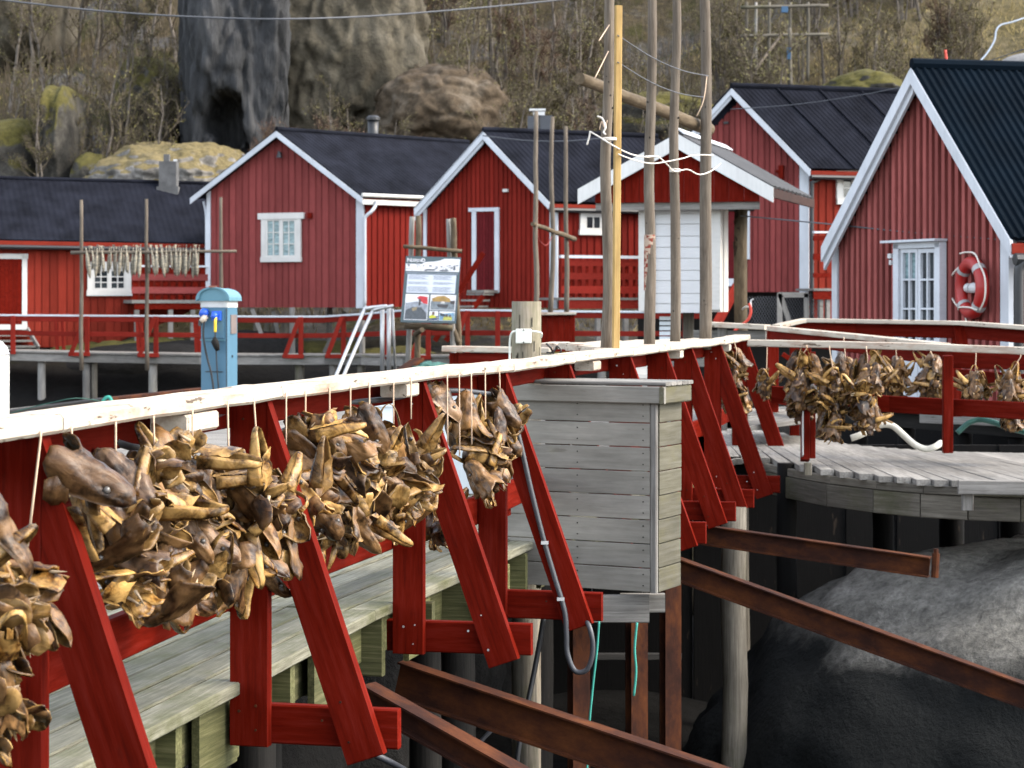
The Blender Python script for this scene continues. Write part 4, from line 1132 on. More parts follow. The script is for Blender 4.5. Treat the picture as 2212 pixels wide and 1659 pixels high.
for y0, y1 in ((510, 520), (548, 562), (590, 600)): bwl.part('rail', 1757, y0, 1830, y1, -.02, .02, M['red'], h)
bwl.part('balcony_floor', 1757, 623, 1830, 628, -.95, .04, M['grey_wood'], h); bwl.part('skirt', 1757, 629, 1830, 646, -.02, .02, M['red'], h)
for x in (1772, 1787): bwl.part('stilt', x, 647, x + 8, 720, -.14, -.03, M['grey_wood'], h)
bar('stair_rail', P(1548, 700, 46), P(1592, 618, 47), .22, .05, M['red'], h, up=(0, 1, 0))
ng = thing('netting_gate', P(1712, 665, 48), 'grey gate frame with wire netting under the tall half-hidden house', 'gate')
for a, b in (((1684, 634), (1684, 712)), ((1742, 634), (1742, 712)), ((1680, 637), (1746, 637)), ((1686, 640), (1708, 705))): bar('bar', P(*a, 48), P(*b, 48), .12, .05, M['grey_wood'], ng, up=(0, 1, 0))
mb = MB()
for k in range(26):
    x = 1600 + k * 6
    mb.tube([P(x, 640, 48.3), P(x + 38, 705, 48.3)], .006, 3); mb.tube([P(x + 38, 640, 48.3), P(x, 705, 48.3)], .006, 3)
tag(mb.build('wire_netting', M['wire'], ng), kind='stuff')
mb = MB(); mb.box(P(1640, 700, 51.5), (6, .1, 3.4)); mb.build('back_boarding', M['dark_wood'], h)

# ---- hut with white shutter under a small gable roof
h = thing('kiosk', PZ(1463, 28, 0), 'small gabled hut with a white boarded shutter behind the tall poles', 'hut')
gw = Wall(1250, 27.4, 1670, 26.9)
dA = gw.at(1463, 290).y; zA = CZ + (HY - 290) / F * dA
Rv = V(.95, 3.0, 0)
bw_ = gw
ua, za = gw.uz(1463, 289); ul, zl = gw.uz(1249, 409); ur, zr = gw.uz(1671, 405)
bz = 33 / F * 27
kb = mat_paint('chipped_white_barge', (0.58, 0.585, 0.57), .6, .04, chip=(.42, .38, .32), chip_at=.68, fade=.05)
for (a, b, c, d2) in ((ul, zl, ua, za), (ua + .003, za, ur, zr)):
    local_prism('bargeboard', gw, [([(a, b - bz), (c, d2 - bz), (c, d2), (a, b)], 0, .045)], kb, h)
z0 = gw.uz(1463, 436)[1]
pn = woff(gw, -.08)
def ktop(u): return (za + (zl - za) * (ua - u) / (ua - ul) if u < ua else za + (zr - za) * (u - ua) / (ur - ua)) - bz * .5
def kmax(u): return max(ktop(u), z0 + .001)
us = pn.uz(1285, 436)[0]; ue = pn.uz(1640, 436)[0]
n = 11
for i in range(n):
    a = us + (ue - us) * i / n + .003; b = us + (ue - us) * (i + 1) / n - .003
    pol = [(a, z0), (b, z0), (b, kmax(b))] + ([(ua, ktop(ua))] if a < ua < b else []) + [(a, kmax(a))]
    local_prism('gable_board', pn, [(pol, -.03, .0)], M['red'], h)
A = gw.p(ua, za + .02, -.01); D = gw.p(ur, zr + .02, -.01); E = gw.p(ul, zl + .02, -.01)
rf = roof_sheet('roof', A, A + Rv, D + Rv, D, 10, .012, M['roof_grey'], h, .03)
roof_sheet('roof', A, A + Rv, E + Rv, E, 10, .012, M['roof_grey'], h, .03)
bar('ridge_board', A + V(.04, 0, .02), A + Rv + V(.04, 0, .02), .13, .02, M['barge'], h, up=(.6, 0, .8))
bar('fascia', D + V(0, .05, -.09), D + Rv + V(0, 0, -.09), .12, .03, mat_wood('brown_eave_wood', [(.25, (.012, .006, .004)), (.5, (.028, .011, .008)), (.78, (.05, .024, .018))]), h, up=(1, 0, 0))
bar('tie_beam', gw.p(us, z0 - .05, -.16), gw.p(ue, z0 - .05, -.16), .10, .05, M['grey_wood'], h, up=gw.n)
for k, f in enumerate((.0, 1.0)):
    pass
# white boarded hut body
hb = Wall(1381, 27.6, 1560, 27.4)
hb.part('hut_wall', 1384, 437, 1556, 674, -1.3, -.03, M['white'], h)
yy = [440, 462, 484, 510, 534, 558, 584, 606, 634, 656, 676]
for a, b in zip(yy, yy[1:]):
    o = hb.part('shutter_board', 1415, a + .6, 1520, b - .6, -.03, -.005 + R.uniform(0, .008), M['whiteplastic'], h)
for q in ((1380, 437, 1416, 672), (1520, 437, 1556, 669)): hb.part('corner_board', *q, -.03, .03, M['white'], h)
for k in range(6): hb.part('crate_slat', 1419, 684 + k * 11, 1450, 692 + k * 11, -.5, -.3, M['tub'], h)
for i, (px, y0, y1, dd, r0, lab) in enumerate([(1601, 432, 760, 27.9, .088, 'log post with a dark burnt scar carrying the hut roof'), (1487, 672, 790, 28.2, .075, 'round log post under the white shutter hut')]):
    a = P(px, y0, dd); b = P(px + 1, y1, dd)
    o = log('log_post', V(b.x, b.y, -2.8), a, r0 * 1.06, r0, M['pile'] if i else M['log'], h, n=16, wob=.02)
mb = MB()
c0 = P(1598, 490, 27.82)
for k in range(26):
    a = R.uniform(-pi * .85, -pi * .2); zz = R.uniform(-.32, .26)
    q = c0 + V(cos(a) * .075, sin(a) * .075 + .09, zz); mb.tube([q, q + V(R.uniform(-.03, .03), -.015, -R.uniform(.03, .1))], [.024, .004], 5)
mb.build('burnt_scar', mat_wood('charred_splintered_wood', [(.3, (.01, .008, .006)), (.6, (.06, .035, .02)), (.8, (.35, .22, .1))]), h)
cpx('hose', [(1618, 655, 27.2), (1622, 672, 27.2), (1616, 690, 27.2), (1600, 704, 27.2), (1585, 716, 27.2)], .02, M['red_pole'], 'short red hose curling round the burnt log post', 'hose')
cpx('tap', [(1604, 668, 27.5), (1612, 662, 27.4), (1622, 664, 27.3), (1622, 650, 27.3), (1628, 646, 27.3)], .012, M['galv'], 'small metal tap on the burnt log post', 'tap')
cpx('string', [(1300, 440, 27.3), (1312, 462, 27.2), (1306, 498, 27.2)], .008, M['wire'], 'string tuft hanging under the hut roof', 'string')

# ---- big house at the right with the lifebuoy
h = thing('gable_house', PZ(2000, 25, 0), 'big steep red gable house with a glazed double door and dark green roof', 'house', 'red gabled houses')
gw = Wall(1811, 26.7, 2192, 23.6)
Rv = V(.97, .22, 0) * 6.0
r = gable_house(h, gw, (1969, 147), (1776, 533), (2185, 520), 1811, 2192, 893, 26, 34, .25, 'red_faded', Rv, 'roof_green', 60, .022, cb=(10, 17), batten=.50, bt=.065, barge2=True)
# glazed double door
dr = woff(gw, .135)
mb = MB()
for q in ((1936, 527, 1947, 890), (2026, 524, 2037, 890), (1937, 522, 2036, 536)): dr.rect(mb, *q, -.05, .05)
door = mb.build('door', M['barge'], h)
dr.part('drip_board', 1921, 518, 2039, 523, -.05, .14, M['barge'], h)
for x0, x1 in ((1948, 1985), (1986, 2025)):
    m2 = MB()
    for q in ((x0, 537, x0 + 5, 885), (x1 - 5, 537, x1, 885), (x0 + 5, 537, x1 - 5, 546), (x0 + 5, 735, x1 - 5, 885), ((x0 + x1) / 2 - 1.3, 546, (x0 + x1) / 2 + 1.3, 735)): dr.rect(m2, *q, -.03, .02)
    for y in (604, 667): dr.rect(m2, x0 + 5, y - 2, x1 - 5, y + 2, -.03, .018)
    m2.build('sash', M['barge'], door)
    for c in range(2):
        for (ya, yb) in ((546, 602), (606, 665), (669, 735)):
            xa = x0 + 5 + c * (x1 - x0 - 10) / 2; dr.part('pane', xa, ya, xa + (x1 - x0 - 10) / 2, yb, -.04, -.02, M['curtain_glass'] if (x0 < 1960 and ya < 560) else M['glass'], door)
mb = MB(); dr.rect(mb, 1924, 548, 1931, 558, .0, .05); dr.rect(mb, 1926, 562, 1930, 572, .0, .04); mb.build('door_lamp', M['whiteplastic'], h)
crn = gw.at(2192, 893)
sw = side_wall(h, V(crn.x, crn.y, 0), Rv, 5.5, .1, r['zr'] - .1, 20, 'red_faded')
e0 = r['D']; ed = Rv.normalized()
bar('fascia', e0 + V(0, 0, -.12), e0 + ed * 6 + V(0, 0, -.12), .12, .04, M['red_orange'], h, up=sw.n)
mb = MB(); mb.tube([e0 + V(0.02, -.08, -.24), e0 + ed * 6 + V(0.02, -.08, -.24)], .07, 8); mb.build('gutter', M['black'], h)
cord('downpipe', [P(2215, 560, 23.2), P(2204, 575, 23.2), P(2201, 600, 23.2), P(2201, 700, 23.2), P(2201, 880, 23.2)], .06, M['black'], None, None, None, h, 8, 4)
for k in range(4):
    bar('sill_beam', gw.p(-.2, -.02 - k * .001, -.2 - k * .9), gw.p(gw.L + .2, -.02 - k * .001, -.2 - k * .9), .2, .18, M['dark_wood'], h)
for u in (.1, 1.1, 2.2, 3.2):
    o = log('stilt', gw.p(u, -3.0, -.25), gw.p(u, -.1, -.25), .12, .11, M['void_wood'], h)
# added dark wall that shuts light out of the void under the house
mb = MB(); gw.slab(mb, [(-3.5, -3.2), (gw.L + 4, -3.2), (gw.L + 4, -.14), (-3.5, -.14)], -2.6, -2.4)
tag(mb.build('void_wall', M['void_wood']), 'added dark wall closing the void under the big right-hand house', 'wall')

# lifebuoy
lb = thing('lifebuoy', gw.at(2123, 622, .2), 'red lifebuoy with silver bands hanging on the steep gable wall', 'lifebuoy')
c0 = gw.at(2123, 622, .16); tx = V(.20, -.98, 0).normalized(); tn = V(tx.y, -tx.x, 0)
RR, rr = .288, .078
def torus(a0, a1, rr, n, m=12):
    mb = MB(); pts = [c0 + tx * (RR * cos(a0 + (a1 - a0) * i / n)) + V(0, 0, RR * sin(a0 + (a1 - a0) * i / n)) for i in range(n + 1)]
    vs = []
    for i, p in enumerate(pts):
        a = a0 + (a1 - a0) * i / n; rad = tx * cos(a) + V(0, 0, sin(a))
        vs += [p + (rad * cos(q) + tn * sin(q)) * rr for q in [2 * pi * k / m for k in range(m)]]
    mb.add(vs, [(i * m + k, i * m + (k + 1) % m, (i + 1) * m + (k + 1) % m, (i + 1) * m + k) for i in range(n) for k in range(m)])
    return mb
torus(0, 2 * pi, rr, 48).build('ring', M['lifebuoy'], lb, True)
for a in (45, 135, 225, 315): torus(radians(a - 6), radians(a + 6), rr + .004, 5).build('band', M['silver'], lb, True)
pts = []
for k in range(5):
    pass
def rp(a, rad, out=0): return c0 + tx * (rad * cos(radians(a))) + V(0, 0, rad * sin(radians(a))) + tn * out
cord('grab_line', [rp(135, .37, .02), rp(165, .52, .03), rp(190, .52, .03), rp(225, .37, .02)], .011, M['rope'], None, None, None, lb)
cord('grab_line', [rp(45, .37, .02), rp(15, .44, .03), rp(-15, .44, .03), rp(-45, .37, .02)], .011, M['rope'], None, None, None, lb)
cord('grab_line', [rp(135, .37, .03) + V(0, 0, .14), rp(100, .42, .02), rp(70, .41, .02), rp(45, .37, .02)], .011, M['rope'], None, None, None, lb)
cord('grab_line', [rp(225, .36, .05), rp(240, .26, .09), rp(300, .26, .09), rp(315, .36, .05)], .011, M['rope'], None, None, None, lb)
cord('grab_line', [rp(250, .37, .02), rp(262, .46, .02), rp(255, .50, .02)], .011, M['rope'], None, None, None, lb)
mb = MB(); q0 = c0 + tn * -.02
mb.tube([q0 + tx * -.16, q0 + tx * -.06], .055, 10); mb.tube([q0 + tx * -.06, q0 + tx * .0], .03, 8); mb.tube([q0 + tx * .0, q0 + tx * .26], .062, 12)
mb.build('float_light', M['whiteplastic'], lb)
# ------------------------------------------------------------------ far walkway
fw = thing('walkway', PZ(600, 52, 0), 'grey timber walkway on piles along the far shore', None, None, 'structure')
FWP = [(-120, 53.8, 680, 757), (25, 53.6, 681, 757), (180, 53.4, 682, 761), (430, 53.2, 683, 765), (560, 53, 684, 766), (700, 52.6, 684, 766), (778, 52.0, 679, 766), (868, 50.4, 671, 768), (1000, 49.4, 670, 768), (1100, 49, 671, 768), (1237, 48.6, 673, 768), (1400, 48.2, 674, 768), (1520, 48, 674, 768)]
fr_ = thing('railing', PZ(600, 52, .2), 'red railing with pale top rail along the far walkway', 'railing')
for (xa, da, ra, ka), (xb, db, rb, kb) in zip(FWP, FWP[1:]):
    a, b = P(xa, ka, da), P(xb, kb, db)
    dirv = (b - a).normalized(); nn = V(-dirv.y, dirv.x, 0)
    for k in range(5): plank('plank', a + nn * (.1 + k * .28) + V(0, 0, -.02), b + nn * (.1 + k * .28) + V(0, 0, -.02), .26, .05, M['grey_wood'], fw)
    plank('edge_beam', a + nn * .06 + V(0, 0, -.16), b + nn * .06 + V(0, 0, -.16), .20, .08, M['grey_wood'], fw, up=nn)
    plank('bearer', a + nn * 1.0 + V(0, 0, -.2), b + nn * 1.0 + V(0, 0, -.2), .2, .1, M['dark_wood'], fw, up=nn)
    ta, tb = P(xa, ra, da), P(xb, rb, db)
    plank('top_rail', ta + nn * .03, tb + nn * .03, .15, .045, M['barge'], fr_)
    plank('upper_rail', ta + V(0, 0, -.09), tb + V(0, 0, -.09), .13, .04, M['red_dark'], fr_, up=nn)
    plank('mid_rail', ta.lerp(a, .50), tb.lerp(b, .50), .12, .04, M['red_dark'], fr_, up=nn)
def fwat(px):
    for (xa, da, ra, ka), (xb, db, rb, kb) in zip(FWP, FWP[1:]):
        if xa <= px <= xb:
            f = (px - xa) / (xb - xa); return da + (db - da) * f, ra + (rb - ra) * f, ka + (kb - ka) * f
for px in (28, 188, 337, 505, 650, 742, 830, 925, 1010, 1075, 1150, 1235, 1320, 1400, 1480):
    d, ry, ky = fwat(px)
    plank('post', P(px, ky + 8, d - .06), P(px, ry + 1, d - .06), .12, .06, M['red_dark'], fr_, up=(0, 1, 0))
    if px in (188, 337, 650, 742, 925, 1010):
        plank('brace', P(px - 36, ky + 6, d - .10), P(px - 4, ry + 5, d - .10), .11, .05, M['red_dark'], fr_, up=(0, 1, 0))
        plank('foot_beam', P(px - 40, ky + 4, d - .08), P(px + 6, ky + 4, d - .08), .10, .05, M['red_dark'], fr_, up=(0, 1, 0))
for px in (124, 138, 300, 308, 425, 432):
    d, ry, ky = fwat(px)
    plank('post', P(px, ky, d + 1.4), P(px - 4, ry + 4, d + 1.4), .09, .05, M['red_dark'], fr_, up=(0, 1, 0))
k = 0
for px, w in ((187, .12), (204, .09), (330, .13), (500, .12), (647, .14), (720, .12), (780, .12), (860, .12), (960, .12), (1060, .12), (1200, .12), (1300, .12), (1400, .12), (90, .12)):
    d, ry, ky = fwat(px)
    a = P(px, ky + 18, d + .25)
    tag(log('pile', V(a.x, a.y, -3), a, w * .9, w * .85, M['pile'] if px in (204, 647, 780) else M['grey_wood'], n=10), 'timber pile carrying the far walkway, ' + ['below the first rack pole', 'just right of the first rack pole', 'below the middle rack pole', 'right of the pedestal', 'below the one-window house', 'left of the ladder handrails', 'behind the ladder handrails', 'left of the sign stand', 'below the sign', 'right of the sign stand', 'below the thin poles', 'left of the yellow lath', 'right of the yellow lath', 'left of the first rack pole'][k], 'pile', 'piles of the far walkway'); k += 1
for x0, x1 in ((470, 505), (515, 612)):
    pass
# stacked timber and clutter under the gable house
for i in range(9):
    a = P(548 + i * 9, 768, 56.8); tag(plank('board', V(a.x, a.y, -.2), V(a.x + R.uniform(-.1, .1), a.y + .2, .95 + R.uniform(-.15, .1)), .10, .03, M['pile']), '%s old upright board from the left under the house with one window' % ['first', 'second', 'third', 'fourth', 'fifth', 'sixth', 'seventh', 'eighth', 'last'][i], 'board', 'old boards under the gable house')

# ------------------------------------------------------------------ fish drying rack in front of the long building
rk = thing('drying_rack', P(316, 600, 52.6), 'drying rack of three thin poles and a crossbar on the far walkway', 'rack')
for px, y0, y1 in ((175, 432, 800), (316, 430, 800), (477, 426, 700)):
    log('pole', P(px + 1, y1, 52.7), P(px, y0, 52.7), .055, .04, M['pole'], rk, n=8, wob=.03)
log('crossbar', P(153, 546, 52.55), P(511, 543, 52.55), .045, .035, M['pole'], rk, n=8, wob=.03)
fm = None
def mat_stock():
    m, nt, b = new_mat('dried_whole_fish_skin')
    v, rnd = coords(nt, (2, 2, 6)); g = tex(nt, v, 4, 5, .7)
    c = ramp(nt, g, [(.3, (.05, .05, .045)), (.5, (.20, .175, .13)), (.7, (.42, .36, .25))])
    c = mixc(nt, 1.0, c, ramp(nt, rnd, [(0, (.6,) * 3), (1, (1.2,) * 3)]), 'MULTIPLY')
    nt.links.new(c, b.inputs['Base Color']); b.inputs['Roughness'].default_value = .6
    return m
M['stock'] = mat_stock()
sf = []
for v_ in range(4):
    mb = MB(); q = R.uniform(-.03, .03)
    mb.tube([V(0, 0, .09), V(q * .3, 0, .0), V(q, 0, -.16), V(q * .6, .0, -.34), V(q * .2, 0, -.5), V(0, 0, -.60)], [.008, .018, .042, .052, .038, .010], 7)
    mb.add([(0, 0, .05), (-.04, 0, .16), (.04, 0, .16)], [(0, 1, 2)])
    me = bpy.data.meshes.new('small_dried_fish'); me.from_pydata([tuple(p) for p in mb.v], [], mb.f); me.materials.append(M['stock'])
    me.polygons.foreach_set('use_smooth', [True] * len(me.polygons)); sf.append(me)
NF = [0, 0]
NUM = ['first', 'second', 'third', 'fourth', 'fifth', 'sixth', 'seventh', 'eighth', 'ninth', 'tenth', 'eleventh', 'twelfth', 'thirteenth', 'fourteenth', 'fifteenth', 'sixteenth', 'seventeenth', 'eighteenth', 'nineteenth', 'twentieth', 'twenty-first', 'twenty-second', 'twenty-third', 'twenty-fourth', 'twenty-fifth', 'twenty-sixth', 'twenty-seventh', 'twenty-eighth', 'twenty-ninth']
for i in range(46):
    px = 187 + i * 5.35 + R.uniform(-1.5, 1.5)
    if 308 < px < 320 or R.random() < .04: continue
    o = bpy.data.objects.new('small_dried_fish', sf[i % 4])
    p = P(px, 543, 52.5 + (.06 if i % 2 else -.02))
    s = R.uniform(.85, 1.1)
    link(o, None, Matrix.Translation(p) @ Matrix.Rotation(R.uniform(-.16, .16), 4, 'Y') @ Matrix.Rotation(R.uniform(0, 6), 4, 'Z') @ Matrix.Scale(s * R.uniform(.85, 1.1), 4))
    hf_ = 0 if px < 314 else 1
    NF[hf_] += 1
    tag(o, '%s small dried fish from the left on the %s half of the rack crossbar' % (NUM[NF[hf_] - 1], ('left', 'right')[hf_]), 'dried fish', 'small fish hung on the drying rack')

# second thin pole group with crossbar
for i, (px, y0, y1, d, lab) in enumerate(((1158, 240, 690, 38, 'left one of three thin poles beside the white-framed door house'), (1193, 252, 690, 39.5, 'middle one of three thin poles beside the white-framed door house'), (1225, 273, 690, 41, 'right one of three thin poles beside the white-framed door house'))):
    tag(log('thin_pole', P(px - 2, y1, d), P(px, y0, d), .05, .038, M['pole'], n=8, wob=.05), lab, 'pole', 'thin poles behind the bollard post')
tag(log('crossbar', P(1153, 484, 37.8), P(1242, 517, 41.5), .04, .055, M['log'], n=8, wob=.05), 'curved wooden bar lashed across the thin poles', 'bar')
cpx('string', [(1160, 500, 38), (1166, 520, 38.2), (1180, 530, 38.6), (1192, 512, 39.3)], .008, M['red_wall'], 'reddish string looped between the thin poles', 'string')
rp_ = thing('parapet', P(1205, 705, 37), 'low red boarded parapet with a white cap at the foot of the thin poles', 'fence')
for k in range(6): plank('board', P(1176 + k * 12, 760, 37), P(1176 + k * 12, 680, 37), .098, .03, M['red'], rp_, up=(0, 1, 0))
plank('cap', P(1166, 678, 36.95), P(1245, 677, 36.95), .14, .045, M['rail_white'], rp_)

# ------------------------------------------------------------------ power pedestal
pd = thing('power_pedestal', PZ(470, 27.4, 0), 'blue-green shore power pedestal with two blue sockets and plugged cables', 'power pedestal')
pf = Wall(433, 27.35, 492, 27.2)
dp = .44
ztp = CZ + (HY - 664) / F * 27.3
FL, FRt = pf.p(0, 0), pf.p(pf.L, 0)
BRt = FRt + V(.075, dp, 0); BL = FL + V(.075, dp, 0)
def ped_prism(name, z0, z1, grow, mat, par):
    c = (FL + FRt + BRt + BL) / 4
    # rounded corners
    pts = []
    base = [c + (p - c) * (1 + grow) for p in (FL, FRt, BRt, BL)]
    for i in range(4):
        p = base[i]; a = base[i - 1]; b = base[(i + 1) % 4]
        for t in range(5):
            f = t / 4; r_ = .04
            pa = p + (a - p).normalized() * r_; pb = p + (b - p).normalized() * r_
            pts.append((pa * (1 - f) ** 2 + p * 2 * f * (1 - f) + pb * f * f))
    mb = MB(); mb.prism([V(p.x, p.y, z0) for p in pts], V(0, 0, z1 - z0)); return mb.build(name, mat, par)
ped_prism('body', 0.0, ztp, 0, M['ped'], pd)
zb2 = CZ + (HY - 650) / F * 27.3
ped_prism('band', ztp, zb2, .03, M['ped_band'], pd)
# barrel lid with a raised arch rim
ztop_ = CZ + (HY - 619) / F * 27.3
c_ = (FL + FRt) / 2; wv = (FRt - FL); hw = wv.length / 2 + .045; wx = wv.normalized(); dv = V(.075, dp, 0)
def arch(hw, hz, z0, n=16): return [c_ + wx * (-hw * cos(pi * i / n)) + V(0, 0, z0 + hz * sin(pi * i / n) ** .8) for i in range(n + 1)]
mb = MB(); mb.prism([p - dv * .10 for p in arch(hw, ztop_ - zb2 - .02, zb2)], dv * 1.2); lid = mb.build('lid', M['ped_top'], pd)
mb = MB()
o1, o2 = arch(hw * 1.02, ztop_ - zb2, zb2 - .005), arch(hw * .80, (ztop_ - zb2) * .70, zb2 + .03)
for i in range(16):
    q = [o1[i], o1[i + 1], o2[i + 1], o2[i]]
    mb.prism([p - dv * .16 for p in q], dv * .10)
mb.build('rim', M['ped_top'], lid)
mb = MB(); q = c_ + V(0, 0, ztop_) - dv * .12; mb.box(q + V(0, 0, .0), (.10, .06, .02)); mb.build('latch', mat_plain('rusty_latch', (.2, .08, .05)), lid)
pf.part('socket_panel', 436, 668, 485, 730, .004, .016, M['ped'], pd)
pf.part('panel_edge', 434, 733, 487, 736, .004, .02, M['ped_top'], pd)
pf.part('seam', 489, 666, 490.4, 880, .001, .006, M['black'], pd)
pf.part('seam', 444, 802, 482, 804, .001, .006, M['black'], pd)
def sock(cx, cy, rx, mat):
    mb = MB(); c = pf.at(cx, cy, .02); mb.tube([c, c + pf.n * .05, c + pf.n * .09 - V(0, 0, .02)], [rx, rx, rx * .75], 14); return mb
s1 = sock(446, 676, .062, 0).build('socket', M['socket'], pd, True)
pf.part('socket', 461, 672, 480, 692, .016, .05, M['socket'], pd)
s2 = sock(469, 681, .045, 0).build('socket_cover', M['socket'], pd, True)
mb = MB(); c = pf.at(450, 684, .07); mb.tube([c, c + V(-.02, -.03, -.03), c + V(-.055, -.05, -.06)], [.042, .046, .03], 10); mb.build('plug', mat_plain('beige_plug', (.5, .42, .33)), pd, True)
mb = MB(); c = pf.at(442, 692, .10); mb.tube([c, c + V(-.01, -.02, -.07)], [.03, .022], 8); mb.build('plug_grip', M['black'], pd)
cpx('cable', [(441, 694, 27.2), (439, 715, 27.2), (441, 740, 27.2), (448, 775, 27.2), (456, 805, 27.2), (461, 840, 27.2), (464, 885, 27.2)], .015, M['black'], 'thick black cable hanging from the left socket of the pedestal', 'cable')
cpx('cable', [(466, 686, 27.18), (465, 697, 27.16), (465, 717, 27.18)], .019, M['yellow'], 'yellow cable tail plugged into the right socket of the pedestal', 'cable')
cpx('cable', [(465, 717, 27.18), (465, 735, 27.18), (467, 760, 27.2), (469, 800, 27.2), (472, 840, 27.2), (473, 885, 27.2)], .010, M['black'], 'thin black cable below the yellow tail on the pedestal', 'cable')
mb = MB(); mb.tube([P(464, 729, 27.15), P(464, 738, 27.12), P(467, 746, 27.12), P(470, 756, 27.15)], [.02, .05, .045, .03], 8)
tag(mb.build('connector', M['dark_wood'], None, True), 'dark cable connector hanging in front of the pedestal', 'connector')
mb = MB()
a = FRt + V(.075, dp, 0) * .25; b = FRt + V(.075, dp, 0) * .80
zz0, zz1 = CZ + (HY - 721) / F * 27.3, CZ + (HY - 680) / F * 27.3
mb.prism([V(a.x, a.y, zz0), V(b.x, b.y, zz0), V(b.x, b.y, zz1), V(a.x, a.y, zz1)], V(.012, -.002, 0)); mb.build('side_label', mat_plain('faded_brown_plate', (.16, .13, .12)), pd)
mb = MB(); a = FRt + V(.075, dp, 0) * .4 + V(0, 0, CZ + (HY - 770) / F * 27.3); mb.tube([a, a + V(.015, 0, 0)], .016, 8); mb.build('lock', M['black'], pd)

# white tank post at the picture edge
wt = thing('white_tank', P(-26, 820, 20), 'white round-topped tank at the left picture edge', 'tank')
c0 = P(-26, 733, 20)
mb = MB(); zt = c0.z
mb.tube([V(c0.x, 20, -.3), V(c0.x, 20, zt - .16), V(c0.x, 20, zt - .08), V(c0.x, 20, zt - .02), V(c0.x, 20, zt)], [.20, .20, .185, .13, .05], 24)
mb.build('shell', mat_paint('white_tank_paint', (.62, .63, .60), .5, .03, chip=(.45, .47, .40), chip_at=.74), wt, True)
mb = MB(); mb.tube([V(c0.x, 20, .92), V(c0.x, 20, .945)], .204, 24); mb.build('band', M['galv'], wt, True)
cpx('rope', [(22, 893, 24), (60, 882, 24), (110, 870, 24), (165, 860, 24), (215, 866, 24.5)], .006, mat_plain('dark_green_line', (.012, .06, .045), .8), 'thin green mooring line along the quay kerb', 'rope')
cpx('rope', [(222, 868, 24.4), (228, 860, 24.4), (236, 858, 24.4), (240, 866, 24.4), (232, 872, 24.4), (242, 872, 24.4)], .022, M['teal_rope'], 'turquoise rope knot on the quay kerb', 'rope')
cpx('rope', [(30, 898, 24), (70, 888, 24), (95, 892, 24), (120, 884, 24), (150, 886, 24)], .014, M['wire'], 'grey rope tangle on the quay kerb at the left', 'rope')
cpx('shackle', [(395, 852, 30), (398, 846, 30), (408, 845, 30), (412, 850, 30)], .018, M['rust'], 'small rusty shackle on the quay kerb', 'shackle')

# ladder handrails
for lab, pts in (('left loop of the galvanised ladder handrails', [(722, 826), (726, 812), (784, 676), (793, 667), (806, 664), (836, 661)]), ('right loop of the galvanised ladder handrails', [(738, 826), (742, 812), (801, 680), (809, 670), (820, 666), (850, 661)])):
    t_ = thing('ladder_handrail', P(pts[3][0], 800, 33), lab, 'handrail', 'galvanised ladder handrails at the quay edge')
    cord('rail_tube', [P(x, y, 33.4 if y < 700 else 33) for x, y in pts], .030, M['galv'], None, None, None, t_, 8)
    x = pts[-1][0] - 10
    mb = MB(); mb.tube([P(x, 664, 33.5), P(x, 812, 33.5)], .036, 8); mb.build('upright', M['galv'], t_, True)
    if 'right' in lab:
        mb = MB(); mb.tube([P(x + 8, 668, 33.5), P(x + 14, 812, 33.9)], .02, 8); mb.build('stay', M['galv'], t_, True)

# ------------------------------------------------------------------ information board on log stand
st = thing('sign_stand', P(935, 760, 33.5), 'log easel stand carrying the information board', 'stand')
for xa, ya, xb, yb, r, mt, dd in ((891, 468, 880, 812, .045, 'grey_wood', 33.5), (904, 466, 902, 812, .05, 'log', 33.4), (970, 473, 982, 812, .045, 'grey_wood', 33.5), (979, 471, 984, 600, .05, 'log', 33.4), (984, 600, 994, 812, .05, 'log', 33.6)):
    log('leg', P(xb, yb, dd), P(xa, ya, dd), r, r * .95, M[mt], st, n=10, wob=.02)
log('crossbar', P(871, 532, 33.3), P(998, 543, 33.3), .030, .033, M['log'], st, n=8)
log('ledge', P(874, 704, 33.1), P(978, 709, 33.1), .05, .05, M['log'], st, n=8)
log('peg', P(897, 722, 33.3), P(912, 712, 32.9), .045, .04, M['log'], st, n=8); log('peg', P(978, 712, 33.5), P(990, 740, 33.5), .05, .045, M['log'], st, n=8)
sg = thing('information_board', P(934, 627, 33), 'leaning information board headed NUSFJORD with text and photographs', 'sign')
S_TL, S_TR, S_BL = P(877, 553, 33.15), P(996, 556, 33.15), P(865, 695.5, 32.9)
SU, SV = S_TR - S_TL, S_BL - S_TL
SN = SU.cross(SV).normalized()
if SN.y > 0: SN = -SN
def sq(name, u0, v0, u1, v1, n0, n1, mat, parent=None):
    mb = MB(); mb.prism([S_TL + SU * u + SV * v + SN * n0 for u, v in ((u0, v0), (u1, v0), (u1, v1), (u0, v1))], SN * (n1 - n0))
    return mb.build(name, mat, parent or sg)
def sp_(mb, pts, n0, n1): mb.prism([S_TL + SU * u + SV * v + SN * n0 for u, v in pts], SN * (n1 - n0))
mslate = mat_plain('slate_print', (.035, .06, .07), .45, 0, .05)
mpale = mat_plain('pale_print', (.42, .46, .53), .45, 0, .04); mwhite = mat_plain('white_print', (.50, .51, .53), .45, 0, .03)
mgreyp = mat_plain('grey_print', (.13, .155, .19), .45, 0, .2); mdark = mat_plain('dark_print', (.06, .07, .085), .45, 0, .4, 30)
sq('board', 0, 0, 1, 1, -.03, 0, mslate)
mb = MB(); sp_(mb, [(.01, .115), (.30, .115), (.36, .085), (.52, .075), (.62, .06), (.70, .03), (.85, .028), (.985, .03), (.985, .225), (.015, .225)], .0, .003); mb.build('picture_band', mwhite, sg)
mb = MB()
